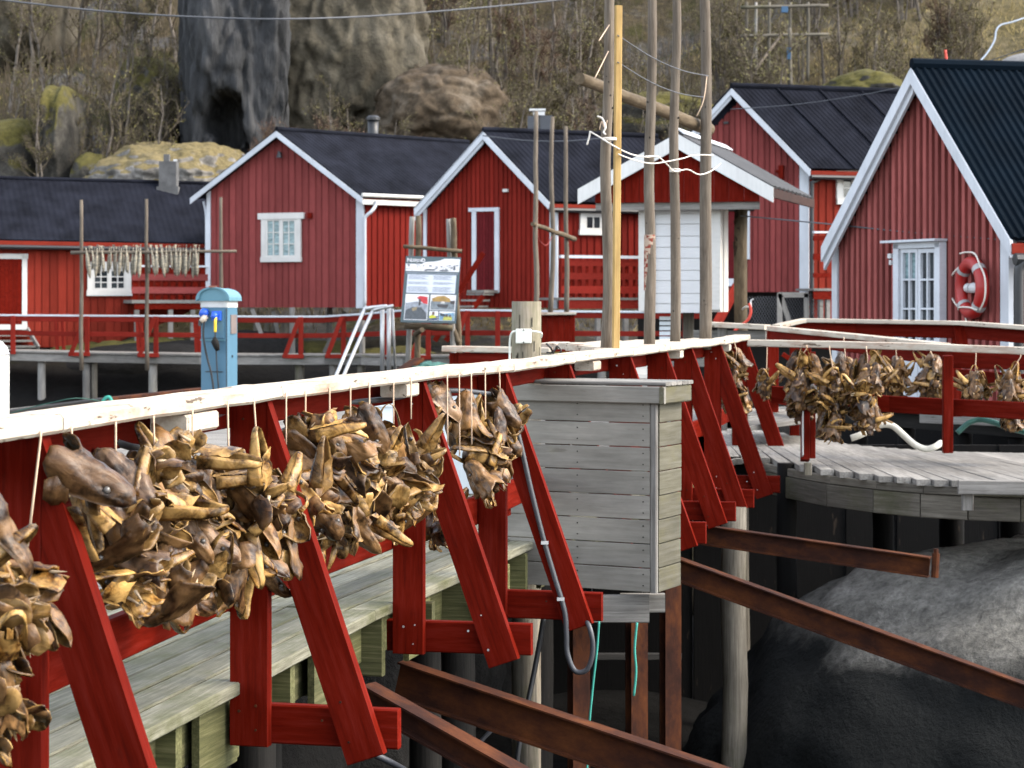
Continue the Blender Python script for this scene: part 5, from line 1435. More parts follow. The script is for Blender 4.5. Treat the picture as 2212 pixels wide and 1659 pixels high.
for k in range(34):
    u = R.uniform(.02, .94); v = R.uniform(.12, .20); w_ = R.uniform(.01, .05); hgt = R.uniform(.006, .02)
    sp_(mb, [(u, v), (u + w_, v + R.uniform(-.004, .004)), (u + w_, v + hgt), (u, v + hgt)], .003, .004 + k * .00003)
sp_(mb, [(.87, .19), (.90, .11), (.92, .19)], .003, .006); sp_(mb, [(.38, .19), (.56, .19), (.54, .213), (.41, .213)], .003, .0055); sp_(mb, [(.62, .2), (.80, .2), (.78, .218), (.64, .218)], .003, .0056)
tag(mb.build('harbour_view', mdark, sg), kind='stuff')
sq('strap_line', .03, .243, .97, .262, .0, .002, mgreyp)
sq('text_panel', .06, .275, .94, .555, 0, .003, mpale)
mb = MB()
for c, (ua_, ub_) in enumerate(((.08, .48), (.53, .92))):
    v = .285
    while v < .54:
        if not (.35 < v < .375 or .43 < v < .45):
            sp_(mb, [(ua_, v), (ua_ + (ub_ - ua_) * R.uniform(.65, 1), v), (ub_ - (ub_ - ua_) * R.uniform(0, .3), v + .006), (ua_, v + .006)], .003, .0042)
        v += .0145
tag(mb.build('text_line', mgreyp, sg), kind='stuff')
def photo(u0, v0, u1, v1, cols, blobs, name='photograph'):
    o = sq(name, u0, v0, u1, v1, 0, .003, mwhite)
    for i, (pts, col) in enumerate(blobs):
        mb = MB(); sp_(mb, [(u0 + (u1 - u0) * a, v0 + (v1 - v0) * b) for a, b in pts], .003 + i * .0006, .0036 + i * .0006)
        mb.build('print', mat_plain('photo_print', tuple(q * .6 for q in col), .45, 0, .35, 25), o)
photo(.055, .575, .475, .965, 0, [([(.02, .35), (.5, .28), (.98, .4), (.98, .98), (.02, .98)], (.30, .34, .40)), ([(.05, .62), (.35, .5), (.70, .5), (.92, .7), (.97, .97), (.03, .97)], (.07, .085, .10)), ([(.48, .14), (.62, .06), (.95, .10), (.97, .38), (.80, .36), (.60, .22)], (.55, .02, .03)), ([(.58, .18), (.68, .2), (.66, .44), (.58, .44)], (.05, .04, .04)), ([(.3, .55), (.55, .48), (.5, .62), (.35, .66)], (.30, .24, .14))])
photo(.505, .575, .965, .81, 0, [([(.03, .40), (.97, .36), (.97, .97), (.03, .97)], (.20, .24, .27)), ([(.05, .26), (.28, .1), (.55, .06), (.78, .26), (.80, .46), (.1, .44)], (.42, .26, .06)), ([(.78, .42), (.97, .34), (.97, .6), (.8, .58)], (.06, .05, .05)), ([(.24, .62), (.74, .62), (.68, .86), (.34, .80)], (.05, .05, .055)), ([(.44, .44), (.56, .44), (.58, .58), (.42, .58)], (.7, .7, .7))])
photo(.505, .825, .665, .965, 0, [([(.03, .5), (.97, .5), (.97, .97), (.03, .97)], (.04, .07, .18)), ([(.0, .55), (.3, .4), (.7, .5), (.9, .7), (.1, .8)], (.60, .62, .03)), ([(.32, .08), (.6, .08), (.6, .42), (.32, .42)], (.12, .07, .05))])
photo(.685, .825, .965, .965, 0, [([(.02, .3), (.98, .1), (.98, .97), (.02, .97)], (.18, .35, .50)), ([(.02, .15), (.35, .3), (.45, .6), (.1, .5)], (.03, .05, .07)), ([(.3, .6), (.5, .5), (.85, .55), (.85, .95), (.25, .95)], (.50, .52, .10)), ([(.42, .3), (.55, .3), (.55, .6), (.42, .6)], (.10, .06, .06)), ([(.66, .35), (.76, .35), (.76, .62), (.66, .62)], (.10, .06, .06))])
def text_obj(name, body, pos, size, mat, parent, xd, yd, sx=1.0):
    cu = bpy.data.curves.new(name, 'FONT'); cu.body = body; cu.size = size; cu.extrude = .001; cu.offset = .0016
    tmp = bpy.data.objects.new(name, cu); COL.objects.link(tmp)
    dg = bpy.context.evaluated_depsgraph_get()
    me = bpy.data.meshes.new_from_object(tmp.evaluated_get(dg)); bpy.data.objects.remove(tmp)
    me.materials.append(mat)
    o = bpy.data.objects.new(name, me)
    x = xd.normalized(); y = yd.normalized(); z = x.cross(y)
    link(o, parent, frame_mat(pos, x * sx, y, z))
    return o
ty = -SV
text_obj('lettering', 'N', S_TL + SU * .025 + SV * .085 + SN * .004, .085, mwhite, sg, SU, ty, 1.15)
text_obj('lettering', 'USFJOR', S_TL + SU * .095 + SV * .082 + SN * .004, .062, mwhite, sg, SU, ty, .95)
text_obj('lettering', 'D', S_TL + SU * .285 + SV * .085 + SN * .004, .085, mwhite, sg, SU, ty, 1.0)
# clutter by the stand
tag(rock('net_heap', P(925, 800, 31), (.34, .3, .12), mat_plain('teal_net', (.03, .10, .085), .9, 0, .5, 20, 1.0), 'heap of green netting beside the sign stand', disp=.3, sub=4, seed=91, fr=3, cat='net'), None)
o = plank('plank', P(850, 812, 30.5), P(905, 776, 31), .2, .05, M['rust']); tag(o, 'rusty brown board leaning by the sign stand', 'board')
cpx('chain', [(800, 822, 29), (806, 812, 29), (814, 816, 29), (822, 806, 29), (832, 812, 29)], .03, M['rust'], 'rusty chain heap near the ladder handrails', 'chain')

# white crates behind the hanging fish
for i, (x0, y0, x1, y1, d, lab) in enumerate(((762, 862, 868, 985, 15.0, 'pale blue-white fish tub behind the fish heads between the second and third trestles'), (955, 838, 1050, 960, 15.5, 'pale fish tub seen behind the third trestle'), (1355, 765, 1400, 860, 19.5, 'white board seen between the two trestles below the yellow lath'))):
    t_ = thing('fish_tub', P((x0 + x1) / 2, y1, d), lab, 'tub')
    a, b = P(x0, y1, d), P(x1, y0, d)
    zb = 0 if i < 2 else a.z
    mb = MB(); mb.box(((a.x + b.x) / 2, d + .3, (b.z + zb) / 2), (b.x - a.x, .6, b.z - zb)); o = mb.build('tub_body', M['tub'] if i < 2 else M['white'], t_)
    mb = MB(); mb.box(((a.x + b.x) / 2, d + .3, b.z - .03), (b.x - a.x + .03, .63, .05)); mb.box(((a.x + b.x) / 2, d - .012, (b.z + zb) / 2), (b.x - a.x, .02, .04)); mb.build('rim', M['tub'] if i < 2 else M['white'], t_)

# overhead cables
cpx('power_cable', [(-60, -8, 40), (150, 17, 40), (300, 30, 40), (480, 39, 40), (620, 41, 40), (800, 35, 41), (1000, 20, 42), (1180, 3, 43), (1400, -22, 44)], .017, M['wire'], 'thick grey overhead cable across the top of the picture', 'cable', n=8)
for lab, pts in (('thin wire crossing the fronts of the two right houses', [(1600, 466, 27.5), (1800, 485, 26.5), (2000, 505, 25), (2260, 525, 23)]), ('sagging wire over the roof of the house with the white-framed door', [(1043, 293, 51.5), (1130, 303, 51), (1220, 305, 50), (1300, 299, 48)]), ('thin dark wire rising over the far roof to the right', [(1579, 236, 48), (1750, 222, 46), (1980, 180, 44), (2260, 90, 42)])):
    cpx('wire', pts, .010 if 'sagging' not in lab else .016, M['wire'], lab, 'wire')

# ------------------------------------------------------------------ right walkway
rw = thing('walkway', PZ(1950, 18, 0), 'bleached plank walkway curving off to the right', None, None, 'structure')
# fan of boards: left ends spread on a line, right ends beyond the frame
LE0, LE1 = PG(1632, 985, 0), PG(1545, 930, 0)          # near and far ends at the left
RE0, RE1 = PG(2330, 1050, 0), PG(2330, 985, 0)
N_ = 17
near = [(1632, 985), (1720, 1003), (1800, 1016), (1900, 1027), (2000, 1035), (2100, 1040), (2212, 1043), (2400, 1046)]
far = [(1560, 925), (1660, 930), (1760, 948), (1860, 962), (1960, 970), (2060, 975), (2212, 978), (2400, 980)]
def curve(pts):
    q = sorted([PG(x, y, 0) for x, y in pts], key=lambda p: p.x)
    def f(x):
        if x <= q[0].x: return q[0].y
        for a, b in zip(q, q[1:]):
            if x <= b.x: return a.y + (b.y - a.y) * (x - a.x) / (b.x - a.x)
        return q[-1].y
    return f
fn, ff = curve(near), curve(far)
x = 2.06
while x < 6.4:
    xf = x - (x - 2.9) * .22
    plank('plank', V(x, fn(x) + R.uniform(-.02, .02), -.027 + R.uniform(-.004, .004)), V(xf, ff(xf), -.027), .116, .05, M['deck2'], rw, bev=.004)
    x += .126
# joining landing between the two decks
for k in range(9):
    a = PG(1500 + k * 16, 1000 - k * 2, -.004); b = PG(1490 + k * 14, 905, -.004)
    plank('plank', a - V(0, 0, .03), b - V(0, 0, .03), .2, .05, M['deck2'], rw)
edge = [PG(x, y, 0) for x, y in near]
for a, b in zip(edge, edge[1:]):
    plank('edge_board', a + V(0, .05, -.085), b + V(0, .05, -.085), .07, .05, M['pile'], rw, up=(0, 1, 0))
    plank('edge_beam', a + V(0, .10, -.22), b + V(0, .10, -.22), .19, .10, M['pile'], rw, up=(0, 1, 0))
    plank('bearer', a + V(0, 1.2, -.22), b + V(0, 1.2, -.22), .2, .12, M['dark_wood'], rw, up=(0, 1, 0))
plank('edge_beam', P(2070, 1052, 16.3), P(2400, 1056, 16.2), .11, .07, M['grey_wood'], rw, up=(0, 1, 0))
plank('hanger', P(2090, 1040, 16.35), P(2090, 1102, 16.35), .09, .04, M['grey_wood'], rw, up=(0, 1, 0))
plank('hanger', P(1745, 1000, 17.6), P(1745, 1026, 17.6), .06, .05, M['pile'], rw, up=(0, 1, 0))
plank('cross_beam', P(1990, 893, 24), P(2260, 903, 23.2), .22, .1, M['grey_wood'], rw, up=(0, 1, 0))
# pale step landing in the back left
lp = thing('landing', P(1680, 945, 20.5), 'pale boarded landing behind the last trestles', None, None, 'structure')
for k in range(7):
    plank('plank', P(1600 + k * 2, 925 - k * 6, 20.8 + k * .25), P(1760 - k * 1, 905 - k * 4, 21.2 + k * .25), .2, .05, M['deck2'], lp)

def rail_run(name, pts, mat, parent, w, t, up=(0, 0, 1)):
    for a, b in zip(pts, pts[1:]): plank(name, P(*a), P(*b), w, t, mat, parent, up=up, bev=.006, wob=.003, seg=3)
r1 = thing('railing', P(1900, 900, 18.3), 'front red railing of the right walkway with long white top rail', 'railing')
rail_run('handrail_board', [(1619, 741, 18.7), (1800, 744, 18.4), (2000, 749, 18.0), (2260, 760, 17.4)], M['rail_white'], r1, .13, .062)
rail_run('mid_rail', [(1668, 851, 19.0), (1923, 873, 18.5), (2260, 890, 17.6)], M['red'], r1, .148, .045, (0, 1, 0))
plank('post', P(1739, 995, 18.2), P(1741, 760, 18.55), .075, .07, M['red'], r1, up=(0, 1, 0))
plank('lit_edge_strip', P(1734, 985, 18.12), P(1734, 890, 18.3), .010, .05, M['white'], r1, up=(0, 1, 0))  # lit edge of the post, put in as a white strip
plank('post', P(2047, 978, 18.05), P(2047, 768, 18.0), .085, .07, M['red'], r1, up=(0, 1, 0))
plank('post', P(1755, 990, 18.8), P(1755, 760, 18.8), .05, .05, M['red'], r1, up=(0, 1, 0))
r2 = thing('railing', P(1800, 800, 20.5), 'red corner railing running from the corner post towards the front rail on the right', 'railing')
rail_run('handrail_board', [(1668, 709, 22.0), (1860, 728, 20.5), (2040, 747, 19.0)], M['rail_white'], r2, .14, .05)
rail_run('upper_rail', [(1660, 725, 22.0), (1860, 748, 20.6), (2060, 777, 19.1), (2260, 784, 18.3)], M['red'], r2, .148, .045, (0, 1, 0))
plank('post', P(1669, 960, 22.0), P(1669, 714, 22.0), .115, .1, M['red'], r2, up=(0, 1, 0))
rail_run('mid_rail', [(1670, 855, 22.1), (1760, 872, 21.2)], M['red'], r2, .148, .045, (0, 1, 0))
plank('post', P(1716, 960, 22.4), P(1716, 735, 22.4), .10, .06, M['red'], r2, up=(0, 1, 0))
rail_run('mid_rail', [(2066, 810, 19.9), (2260, 826, 19.0)], M['red'], r2, .12, .045, (0, 1, 0))
bar('brace', P(1690, 765, 22.2), P(1720, 785, 22.2), .05, .04, M['red'], r2, up=(0, 1, 0))
r3 = thing('railing', P(1950, 720, 22.6), 'back red railing with a bent white top in front of the steep gable house', 'railing')
rail_run('handrail_board', [(1676, 706, 22.6), (1700, 700, 22.7), (1740, 692, 22.8), (1850, 694, 22.6), (2077, 698, 22.0), (2260, 711, 21.2)], M['rail_white'], r3, .14, .045)
rail_run('upper_rail', [(1720, 704, 22.85), (1850, 711, 22.7), (2077, 716, 22.1), (2260, 730, 21.3)], M['red'], r3, .148, .045, (0, 1, 0))
plank('post', P(1742, 900, 22.9), P(1742, 698, 22.9), .10, .06, M['red'], r3, up=(0, 1, 0))
plank('brace', P(2085, 785, 21.9), P(2072, 702, 22.1), .12, .05, M['red'], r3, up=(0, 1, 0))
plank('post', P(2066, 900, 22.2), P(2066, 704, 22.2), .10, .06, M['red'], r3, up=(0, 1, 0))
r4 = thing('railing', P(1600, 720, 22.3), 'short white-topped railing left of the corner post beside the burnt log', 'railing')
rail_run('handrail_board', [(1520, 700, 22.6), (1658, 707, 22.2)], M['rail_white'], r4, .16, .055)
rail_run('upper_rail', [(1500, 723, 22.7), (1655, 724, 22.25)], M['grey_wood'], r4, .10, .04, (0, 1, 0))
plank('post', P(1560, 930, 22.4), P(1560, 706, 22.5), .10, .06, M['grey_wood'], r4, up=(0, 1, 0))
# hoses
cpx('hose', [(1838, 947, 18.6), (1862, 938, 18.6), (1888, 923, 18.7), (1910, 917, 18.7), (1930, 921, 18.7), (1950, 938, 18.7), (1975, 960, 18.7), (2000, 970, 18.7), (2020, 965, 18.7), (2032, 957, 18.8)], .030, M['hose'], 'white hose looping beneath the right railing', 'hose', n=10)
cpx('hose', [(2068, 935, 18.6), (2090, 915, 18.6), (2115, 907, 18.6), (2145, 912, 18.5), (2180, 925, 18.4), (2240, 940, 18.2)], .024, mat_plain('dark_green_hose', (.03, .12, .10), .5), 'dark green hose behind the right post of the front railing', 'hose', n=10)
# ------------------------------------------------------------------ dried cod heads
def mat_fish(name, stops, rough, spec=.28):
    m, nt, b = new_mat(name)
    v, rnd = coords(nt, (6, 6, 2.2))                    # creases follow the head's length (Z)
    g = tex(nt, v, 5.0, 7, .68, .9)
    c = ramp(nt, g, stops)
    v2, _ = coords(nt, (1, 1, 1))
    p = tex(nt, v2, 9.0, 4, .6, .6)
    c = mixc(nt, ramp(nt, p, [(.40, 0.0), (.60, .85)]), c, stops[-1][1])
    q = tex(nt, v2, 13.0, 5, .7, .3)
    c = mixc(nt, ramp(nt, q, [(.50, 0.0), (.64, .85)]), c, stops[0][1])
    c = mixc(nt, 1.0, c, ramp(nt, rnd, [(0, (.50, .46, .44)), (.5, (1.0, .98, .95)), (1, (1.35, 1.28, 1.12))]), 'MULTIPLY')
    nt.links.new(c, b.inputs['Base Color'])
    b.inputs['Roughness'].default_value = rough; b.inputs['Specular IOR Level'].default_value = spec
    bump(nt, b, g, .7, .006)
    return m
M['skin'] = mat_fish('dried_cod_skin', [(.34, (.003, .0014, .0008)), (.48, (.024, .0102, .0043)), (.58, (.074, .036, .0155)), (.73, (.21, .118, .050))], .30)
M['skin2'] = mat_fish('dried_cod_skin_grey', [(.34, (.004, .002, .0014)), (.48, (.030, .0160, .0105)), (.58, (.084, .048, .032)), (.73, (.185, .118, .070))], .30)
M['flesh'] = mat_fish('dried_cod_flesh', [(.34, (.006, .0022, .0007)), (.47, (.055, .0235, .0055)), (.57, (.175, .088, .021)), (.73, (.42, .265, .098))], .27)
M['bone'] = mat_fish('dried_cod_bone', [(.25, (.20, .13, .07)), (.45, (.34, .25, .15)), (.74, (.46, .37, .26))], .45)
M['eye'] = mat_plain('dried_eye', (.06, .055, .05), .2, 0, .5, 30)

def fish_meshes(seed):
    rr = random.Random(seed)
    sd = seed * 11.7
    # skull shell: z runs from the snout (0) to the gills (-L)
    L = .20 * rr.uniform(.95, 1.1)
    nt_, nf = 18, 20
    wmax = rr.uniform(.050, .066); hmax = rr.uniform(.060, .078)
    op = rr.uniform(1.30, 1.95)                          # half opening angle
    curl = rr.uniform(-.05, .05)
    def shell(off):
        vs = []
        for i in range(nt_ + 1):
            for k in range(nf + 1):
                ph = -op + 2 * op * k / nf
                edge = 1 + .10 * sin(3 * ph + sd) + .10 * abs(sin(ph)) + .10 * noise.noise((ph * 2.2, sd, 0))
                t = i / nt_ * edge
                s = min(1, t) ** .50
                w = .013 * min(1, t * 9) + wmax * s * (1 - .25 * max(0, t - .8)); h = .013 * min(1, t * 9) + hmax * s
                flare = 1 + .38 * max(0, t - .62) * (1 if abs(ph) > 1.0 else .2)
                nz = noise.fractal((ph * 1.3 + sd, t * 3.2, 1.5), 1, 2, 4)
                fold = .06 * sin(ph * 5 + t * 5 + sd) * s + .045 * sin(ph * 11 + t * 9 + sd * 2 + 3 * nz)
                r = 1 + .16 * nz + fold
                # eye sockets and cheek hollow
                for sgn in (-1, 1):
                    de = ((t - .36) / .085) ** 2 + ((ph - sgn * 1.0) / .26) ** 2
                    r -= .22 * math.exp(-de); r += .13 * math.exp(-(de - 1.6) ** 2)
                    dc = ((t - .62) / .12) ** 2 + ((ph - sgn * 1.5) / .3) ** 2
                    r -= .14 * math.exp(-dc)
                x = sin(ph) * (w * r * flare - off); y = -cos(ph) * (h * r * flare - off)
                z = -t * L
                y += curl * (t ** 2) * .5 + .012 * noise.noise((t * 2, sd, 7)); x += .012 * noise.noise((t * 2, sd, 3))
                vs.append(V(x, y, z))
        return vs
    a, b_ = shell(0), shell(.006)
    n1 = len(a); st = nf + 1
    vs = a + b_; fs = []; mi = []
    for i in range(nt_):
        for k in range(nf):
            p = i * st + k
            fs.append((p, p + 1, p + st + 1, p + st)); mi.append(0)
            fs.append((n1 + p, n1 + p + st, n1 + p + st + 1, n1 + p + 1)); mi.append(1)
    for k in range(nf):
        p = nt_ * st + k; fs.append((p, p + 1, n1 + p + 1, n1 + p)); mi.append(1)
        fs.append((k, n1 + k, n1 + k + 1, k + 1)); mi.append(1)
    for i in range(nt_):
        for k in (0, nf):
            p = i * st + k; fs.append((p, p + st, n1 + p + st, n1 + p)); mi.append(1)
    # ragged gill flaps, curled leaves behind the head
    def leaf(base, dirv, side, ln, wd, curl_, m):
        nonlocal vs, fs, mi
        b0 = len(vs); dirv = dirv.normalized(); side = (side - dirv * side.dot(dirv)).normalized(); nn = dirv.cross(side)
        ns = 6
        for i in range(ns + 1):
            f = i / ns
            ww = wd * (sin(pi * (.16 + .70 * f)) ** .6) * (1 + .12 * noise.noise((f * 6, sd, wd * 90)))
            c = base + dirv * (ln * f) + nn * (curl_ * ln * f * f) + V(noise.noise((f * 3, sd, ln * 30)), noise.noise((f * 3, sd + 4, ln * 30)), 0) * .012
            for e in (-1, -.3, .3, 1):
                vs.append(c + side * (ww * e) + nn * (wd * .28 * (1 - e * e)))
            for e in (1, .3, -.3, -1):
                vs.append(c + side * (ww * e) + nn * (wd * .28 * (1 - e * e) - .004))
        for i in range(ns):
            for k in range(8):
                p = b0 + i * 8 + k; q = b0 + i * 8 + (k + 1) % 8
                fs.append((p, q, q + 8, p + 8)); mi.append(m if k < 3 else 1)
        fs.append(tuple(b0 + k for k in reversed(range(8)))); mi.append(m)
        fs.append(tuple(b0 + ns * 8 + k for k in range(8))); mi.append(m)
    for sgn in (-1, 1):
        leaf(V(sgn * wmax * .95, -.005, -L * .78), V(sgn * .35, rr.uniform(-.3, .4), -1), V(0, 1, .2), rr.uniform(.06, .10), rr.uniform(.032, .050), rr.uniform(-.4, .5), 0)
    for k in range(rr.randint(2, 3)):
        leaf(V(rr.uniform(-.03, .03), rr.uniform(-.03, .02), -L * rr.uniform(.8, .95)), V(rr.uniform(-.7, .7), rr.uniform(-.4, .5), -1), V(rr.uniform(-1, 1), rr.uniform(-1, 1), 0), rr.uniform(.05, .085), rr.uniform(.022, .036), rr.uniform(-.7, .7), rr.choice((0, 0, 1)))
    skull = (vs, fs, mi)
    # lower jaw: a pointed U-shaped band swung open
    jv, jf = [], []
    opn = rr.uniform(.45, 1.25); jl = L * rr.uniform(.80, .95)
    hinge_t = -L * rr.uniform(.62, .72)
    n = 18; prof = 6
    for i in range(n + 1):
        s = -1 + 2 * i / n
        x = (abs(s) ** .62) * wmax * 1.0 * (1 if s > 0 else -1)
        l = jl * (1 - abs(s) ** 1.4)
        dirv = V(0, sin(opn), cos(opn))
        nrm = V(0, cos(opn), -sin(opn))
        c = V(x, .035, hinge_t) + dirv * l
        wd = .008 + .017 * abs(s) ** .9; th = .0042
        nz = noise.noise((s * 3, sd, 2)) * .006
        tw = .7 * (1 if s > 0 else -1) * abs(s)
        wv = (V(1, 0, 0) * cos(tw + 1.2 * (1 if s > 0 else -1)) * (1 if s > 0 else 1) + nrm * sin(abs(tw) + .9)).normalized()
        ov = wv.cross(dirv).normalized()
        for q in range(prof):
            a_ = 2 * pi * q / prof
            jv.append(c + wv * (wd * cos(a_) + nz) + ov * (th * sin(a_)))
    for i in range(n):
        for q in range(prof):
            jf.append((i * prof + q, i * prof + (q + 1) % prof, (i + 1) * prof + (q + 1) % prof, (i + 1) * prof + q))
    jf += [tuple(reversed(range(prof))), tuple(n * prof + q for q in range(prof))]
    # throat membrane between the jaw and the skull
    m0 = len(jv)
    for i in range(7):
        f = i / 6
        for e in (-1, -.4, .4, 1):
            c = V(e * wmax * .75 * (1 - .3 * f), .03 + .03 * (1 - e * e), hinge_t - .03) + V(0, sin(opn), cos(opn)) * (jl * .62 * f) + V(noise.noise((f * 4, e, sd)), noise.noise((f * 4, e, sd + 3)), 0) * .016
            jv.append(c)
    for i in range(6):
        for k in range(3): jf.append((m0 + i * 4 + k, m0 + i * 4 + k + 1, m0 + (i + 1) * 4 + k + 1, m0 + (i + 1) * 4 + k))
    # bone splinters
    bv = MB()
    for k in range(rr.randint(2, 4)):
        p = V(rr.uniform(-.05, .05), rr.uniform(-.05, .04), -L * rr.uniform(.82, 1.0)); d = V(rr.uniform(-.8, .8), rr.uniform(-.8, .6), rr.uniform(-1.2, -.1)).normalized()
        bv.tube([p, p + d * rr.uniform(.02, .035), p + d * rr.uniform(.04, .065) + V(0, .004, 0)], [.006, .0045, .0008], 5)
    evs = []
    for sgn in (-1, 1):
        ev = MB(); evs.append(ev)
        t = .36; s = t ** .50; w = .013 + wmax * s; h = .013 + hmax * s
        c = V(sin(1.0) * sgn * w * .80, -cos(1.0) * h * .80, -t * L)
        bm = bmesh.new(); bmesh.ops.create_icosphere(bm, subdivisions=1, radius=.0115)
        ev.add([v.co + c for v in bm.verts], [tuple(v.index for v in f.verts) for f in bm.faces]); bm.free()
    def mk(name, vs, fs, mats, mi=None):
        me = bpy.data.meshes.new(name); me.from_pydata([tuple(v) for v in vs], [], fs)
        for m in mats: me.materials.append(m)
        if mi: me.polygons.foreach_set('material_index', mi)
        me.polygons.foreach_set('use_smooth', [True] * len(me.polygons)); me.update()
        return me
    sk = mk('dried_cod_head', *skull[:2], [M['skin'] if seed % 5 else M['skin2'], M['flesh']], skull[2])
    return sk, mk('jaw', jv, jf, [M['flesh']]), mk('bone_splinter', bv.v, bv.f, [M['bone']]), [mk('eye', e.v, e.f, [M['eye']]) for e in evs]
FM = [fish_meshes(s) for s in range(1, 10)]

HEADS = {}
def head_at(p, rot, s, label, group, detail=True):
    k = R.randrange(len(FM))
    sk, jw, bn, ey = FM[k]
    o = bpy.data.objects.new('dried_cod_head', sk)
    sx = s * R.uniform(.88, 1.1)
    link(o, None, Matrix.Translation(p) @ rot @ Matrix.Diagonal((sx, s * R.uniform(.9, 1.1), s, 1)) @ Matrix.Translation((0, 0, .11)))
    tag(o, label, 'fish head', group)
    for nm, me in (('jaw', jw), ('bone_splinter', bn), ('eye', ey[0]), ('eye', ey[1]))[:4 if detail else 1]:
        c = bpy.data.objects.new(nm, me)
        c.parent = o; COL.objects.link(c)
        if nm == 'bone_splinter': c['kind'] = 'stuff'
    HEADS.setdefault(label, []).append((o, p))
    return o

def rnd_rot(mode):
    yaw = R.uniform(0, 2 * pi)
    if mode == 'up':                                     # snout up, splayed round the string
        tilt = R.gauss(.35, .22)
        return Matrix.Rotation(yaw, 4, 'Z') @ Matrix.Rotation(tilt, 4, 'X') @ Matrix.Rotation(R.uniform(-.4, .4), 4, 'Z')
    # lying across the bunch: snout to the lower right or upper left
    q_ = R.random()
    lean = R.uniform(1.9, 2.75) if q_ < .58 else (R.uniform(-1.3, -.3) if q_ < .85 else R.uniform(-2.8, -1.9))
    base = Matrix.Rotation(lean, 4, 'Y')
    w_ = R.random()
    yaw = R.gauss(R.choice((-1, 1)) * 1.35, .4) if w_ < .62 else (R.gauss(0, .45) if w_ < .82 else R.gauss(pi, .45))
    return base @ Matrix.Rotation(yaw, 4, 'Z') @ Matrix.Rotation(R.uniform(-.3, .3), 4, 'X')

def in_poly(x, y, poly):
    c = False; j = len(poly) - 1
    for i in range(len(poly)):
        if (poly[i][1] > y) != (poly[j][1] > y) and x < (poly[j][0] - poly[i][0]) * (y - poly[i][1]) / (poly[j][1] - poly[i][1]) + poly[i][0]: c = not c
        j = i
    return c

def bunch_on_line(poly, nmax, mind, label, group, uoff=(.10, .24), ylim=None, sz=(.8, 1.05), mode='lie'):
    """heads filling a picture outline, hung just outside the main railing"""
    got = []
    xs = [p[0] for p in poly]; ys = [p[1] for p in poly]
    tries = 0
    while len(got) < nmax and tries < 4000:
        tries += 1
        px, py = R.uniform(min(xs), max(xs)), R.uniform(min(ys), max(ys))
        if not in_poly(px, py, poly): continue
        if any((px - a) ** 2 + (py - b) ** 2 < mind ** 2 for a, b in got): continue
        got.append((px, py))
        u = R.uniform(*uoff)
        # distance where the sight line meets the offset rail line
        lo, hi = 3.0, 20.0
        for _ in range(40):
            m_ = (lo + hi) / 2; q = rail_pt(m_) + O * u
            if CX + q.x / q.y * F < px: lo = m_
            else: hi = m_
        q = rail_pt(lo) + O * u
        head_at(P(px, py, q.y), rnd_rot(mode if R.random() < .82 else 'up'), R.uniform(*sz), label, group)
G_ = 'dried cod heads hung on strings'
bunch_on_line([(-60, 1200), (0, 1190), (35, 1220), (30, 1280), (95, 1315), (85, 1350), (15, 1390), (5, 1480), (-10, 1550), (-60, 1570)], 13, 38, 'dried cod head in the bunch at the left edge', G_, uoff=(.16, .30), sz=(.85, 1.0))
PB = [(205, 1055), (275, 1025), (350, 1025), (450, 1020), (545, 1015), (640, 1050), (645, 1130), (585, 1190), (625, 1265), (540, 1235), (440, 1270), (405, 1315), (330, 1285), (265, 1280), (235, 1190), (205, 1110)]
bunch_on_line(PB, 54, 43, 'dried cod head in the dense row between the first two trestles', G_, sz=(.9, 1.12))
bunch_on_line([(190, 1060), (330, 1030), (500, 1010), (600, 1050), (540, 1130), (330, 1180), (220, 1140)], 14, 58, 'dried cod head in the dense row between the first two trestles', G_, uoff=(-.06, .04))
PC = [(645, 965), (730, 935), (800, 925), (870, 945), (925, 970), (930, 1005), (885, 1040), (890, 1105), (840, 1130), (810, 1165), (735, 1165), (700, 1120), (670, 1070), (650, 1010)]
bunch_on_line(PC, 38, 37, 'dried cod head in the row between the second and third trestles', G_, sz=(.9, 1.12))
bunch_on_line([(660, 955), (760, 935), (850, 930), (860, 1000), (760, 1060), (690, 1030)], 9, 50, 'dried cod head in the row between the second and third trestles', G_, uoff=(-.06, .03))
PD = [(1075, 890), (1105, 905), (1095, 960), (1085, 1000), (1065, 1040), (1045, 1045), (1028, 1020), (1015, 985), (1050, 950), (1068, 910)]
bunch_on_line(PD, 16, 29, 'dried cod head in the bunch between third trestle and boarded box', G_, sz=(.9, 1.1), uoff=(.10, .18))
bunch_on_line([(950, 870), (985, 870), (1030, 900), (1020, 930), (965, 920)], 5, 30, 'dried cod head just behind the brace of the third trestle', G_, sz=(.9, 1.05), uoff=(-.02, .06))
bunch_on_line([(925, 1100), (975, 1090), (985, 1150), (940, 1160)], 3, 30, 'dried cod head low behind the brace of the third trestle', G_, sz=(.8, 1.0), uoff=(.0, .1))

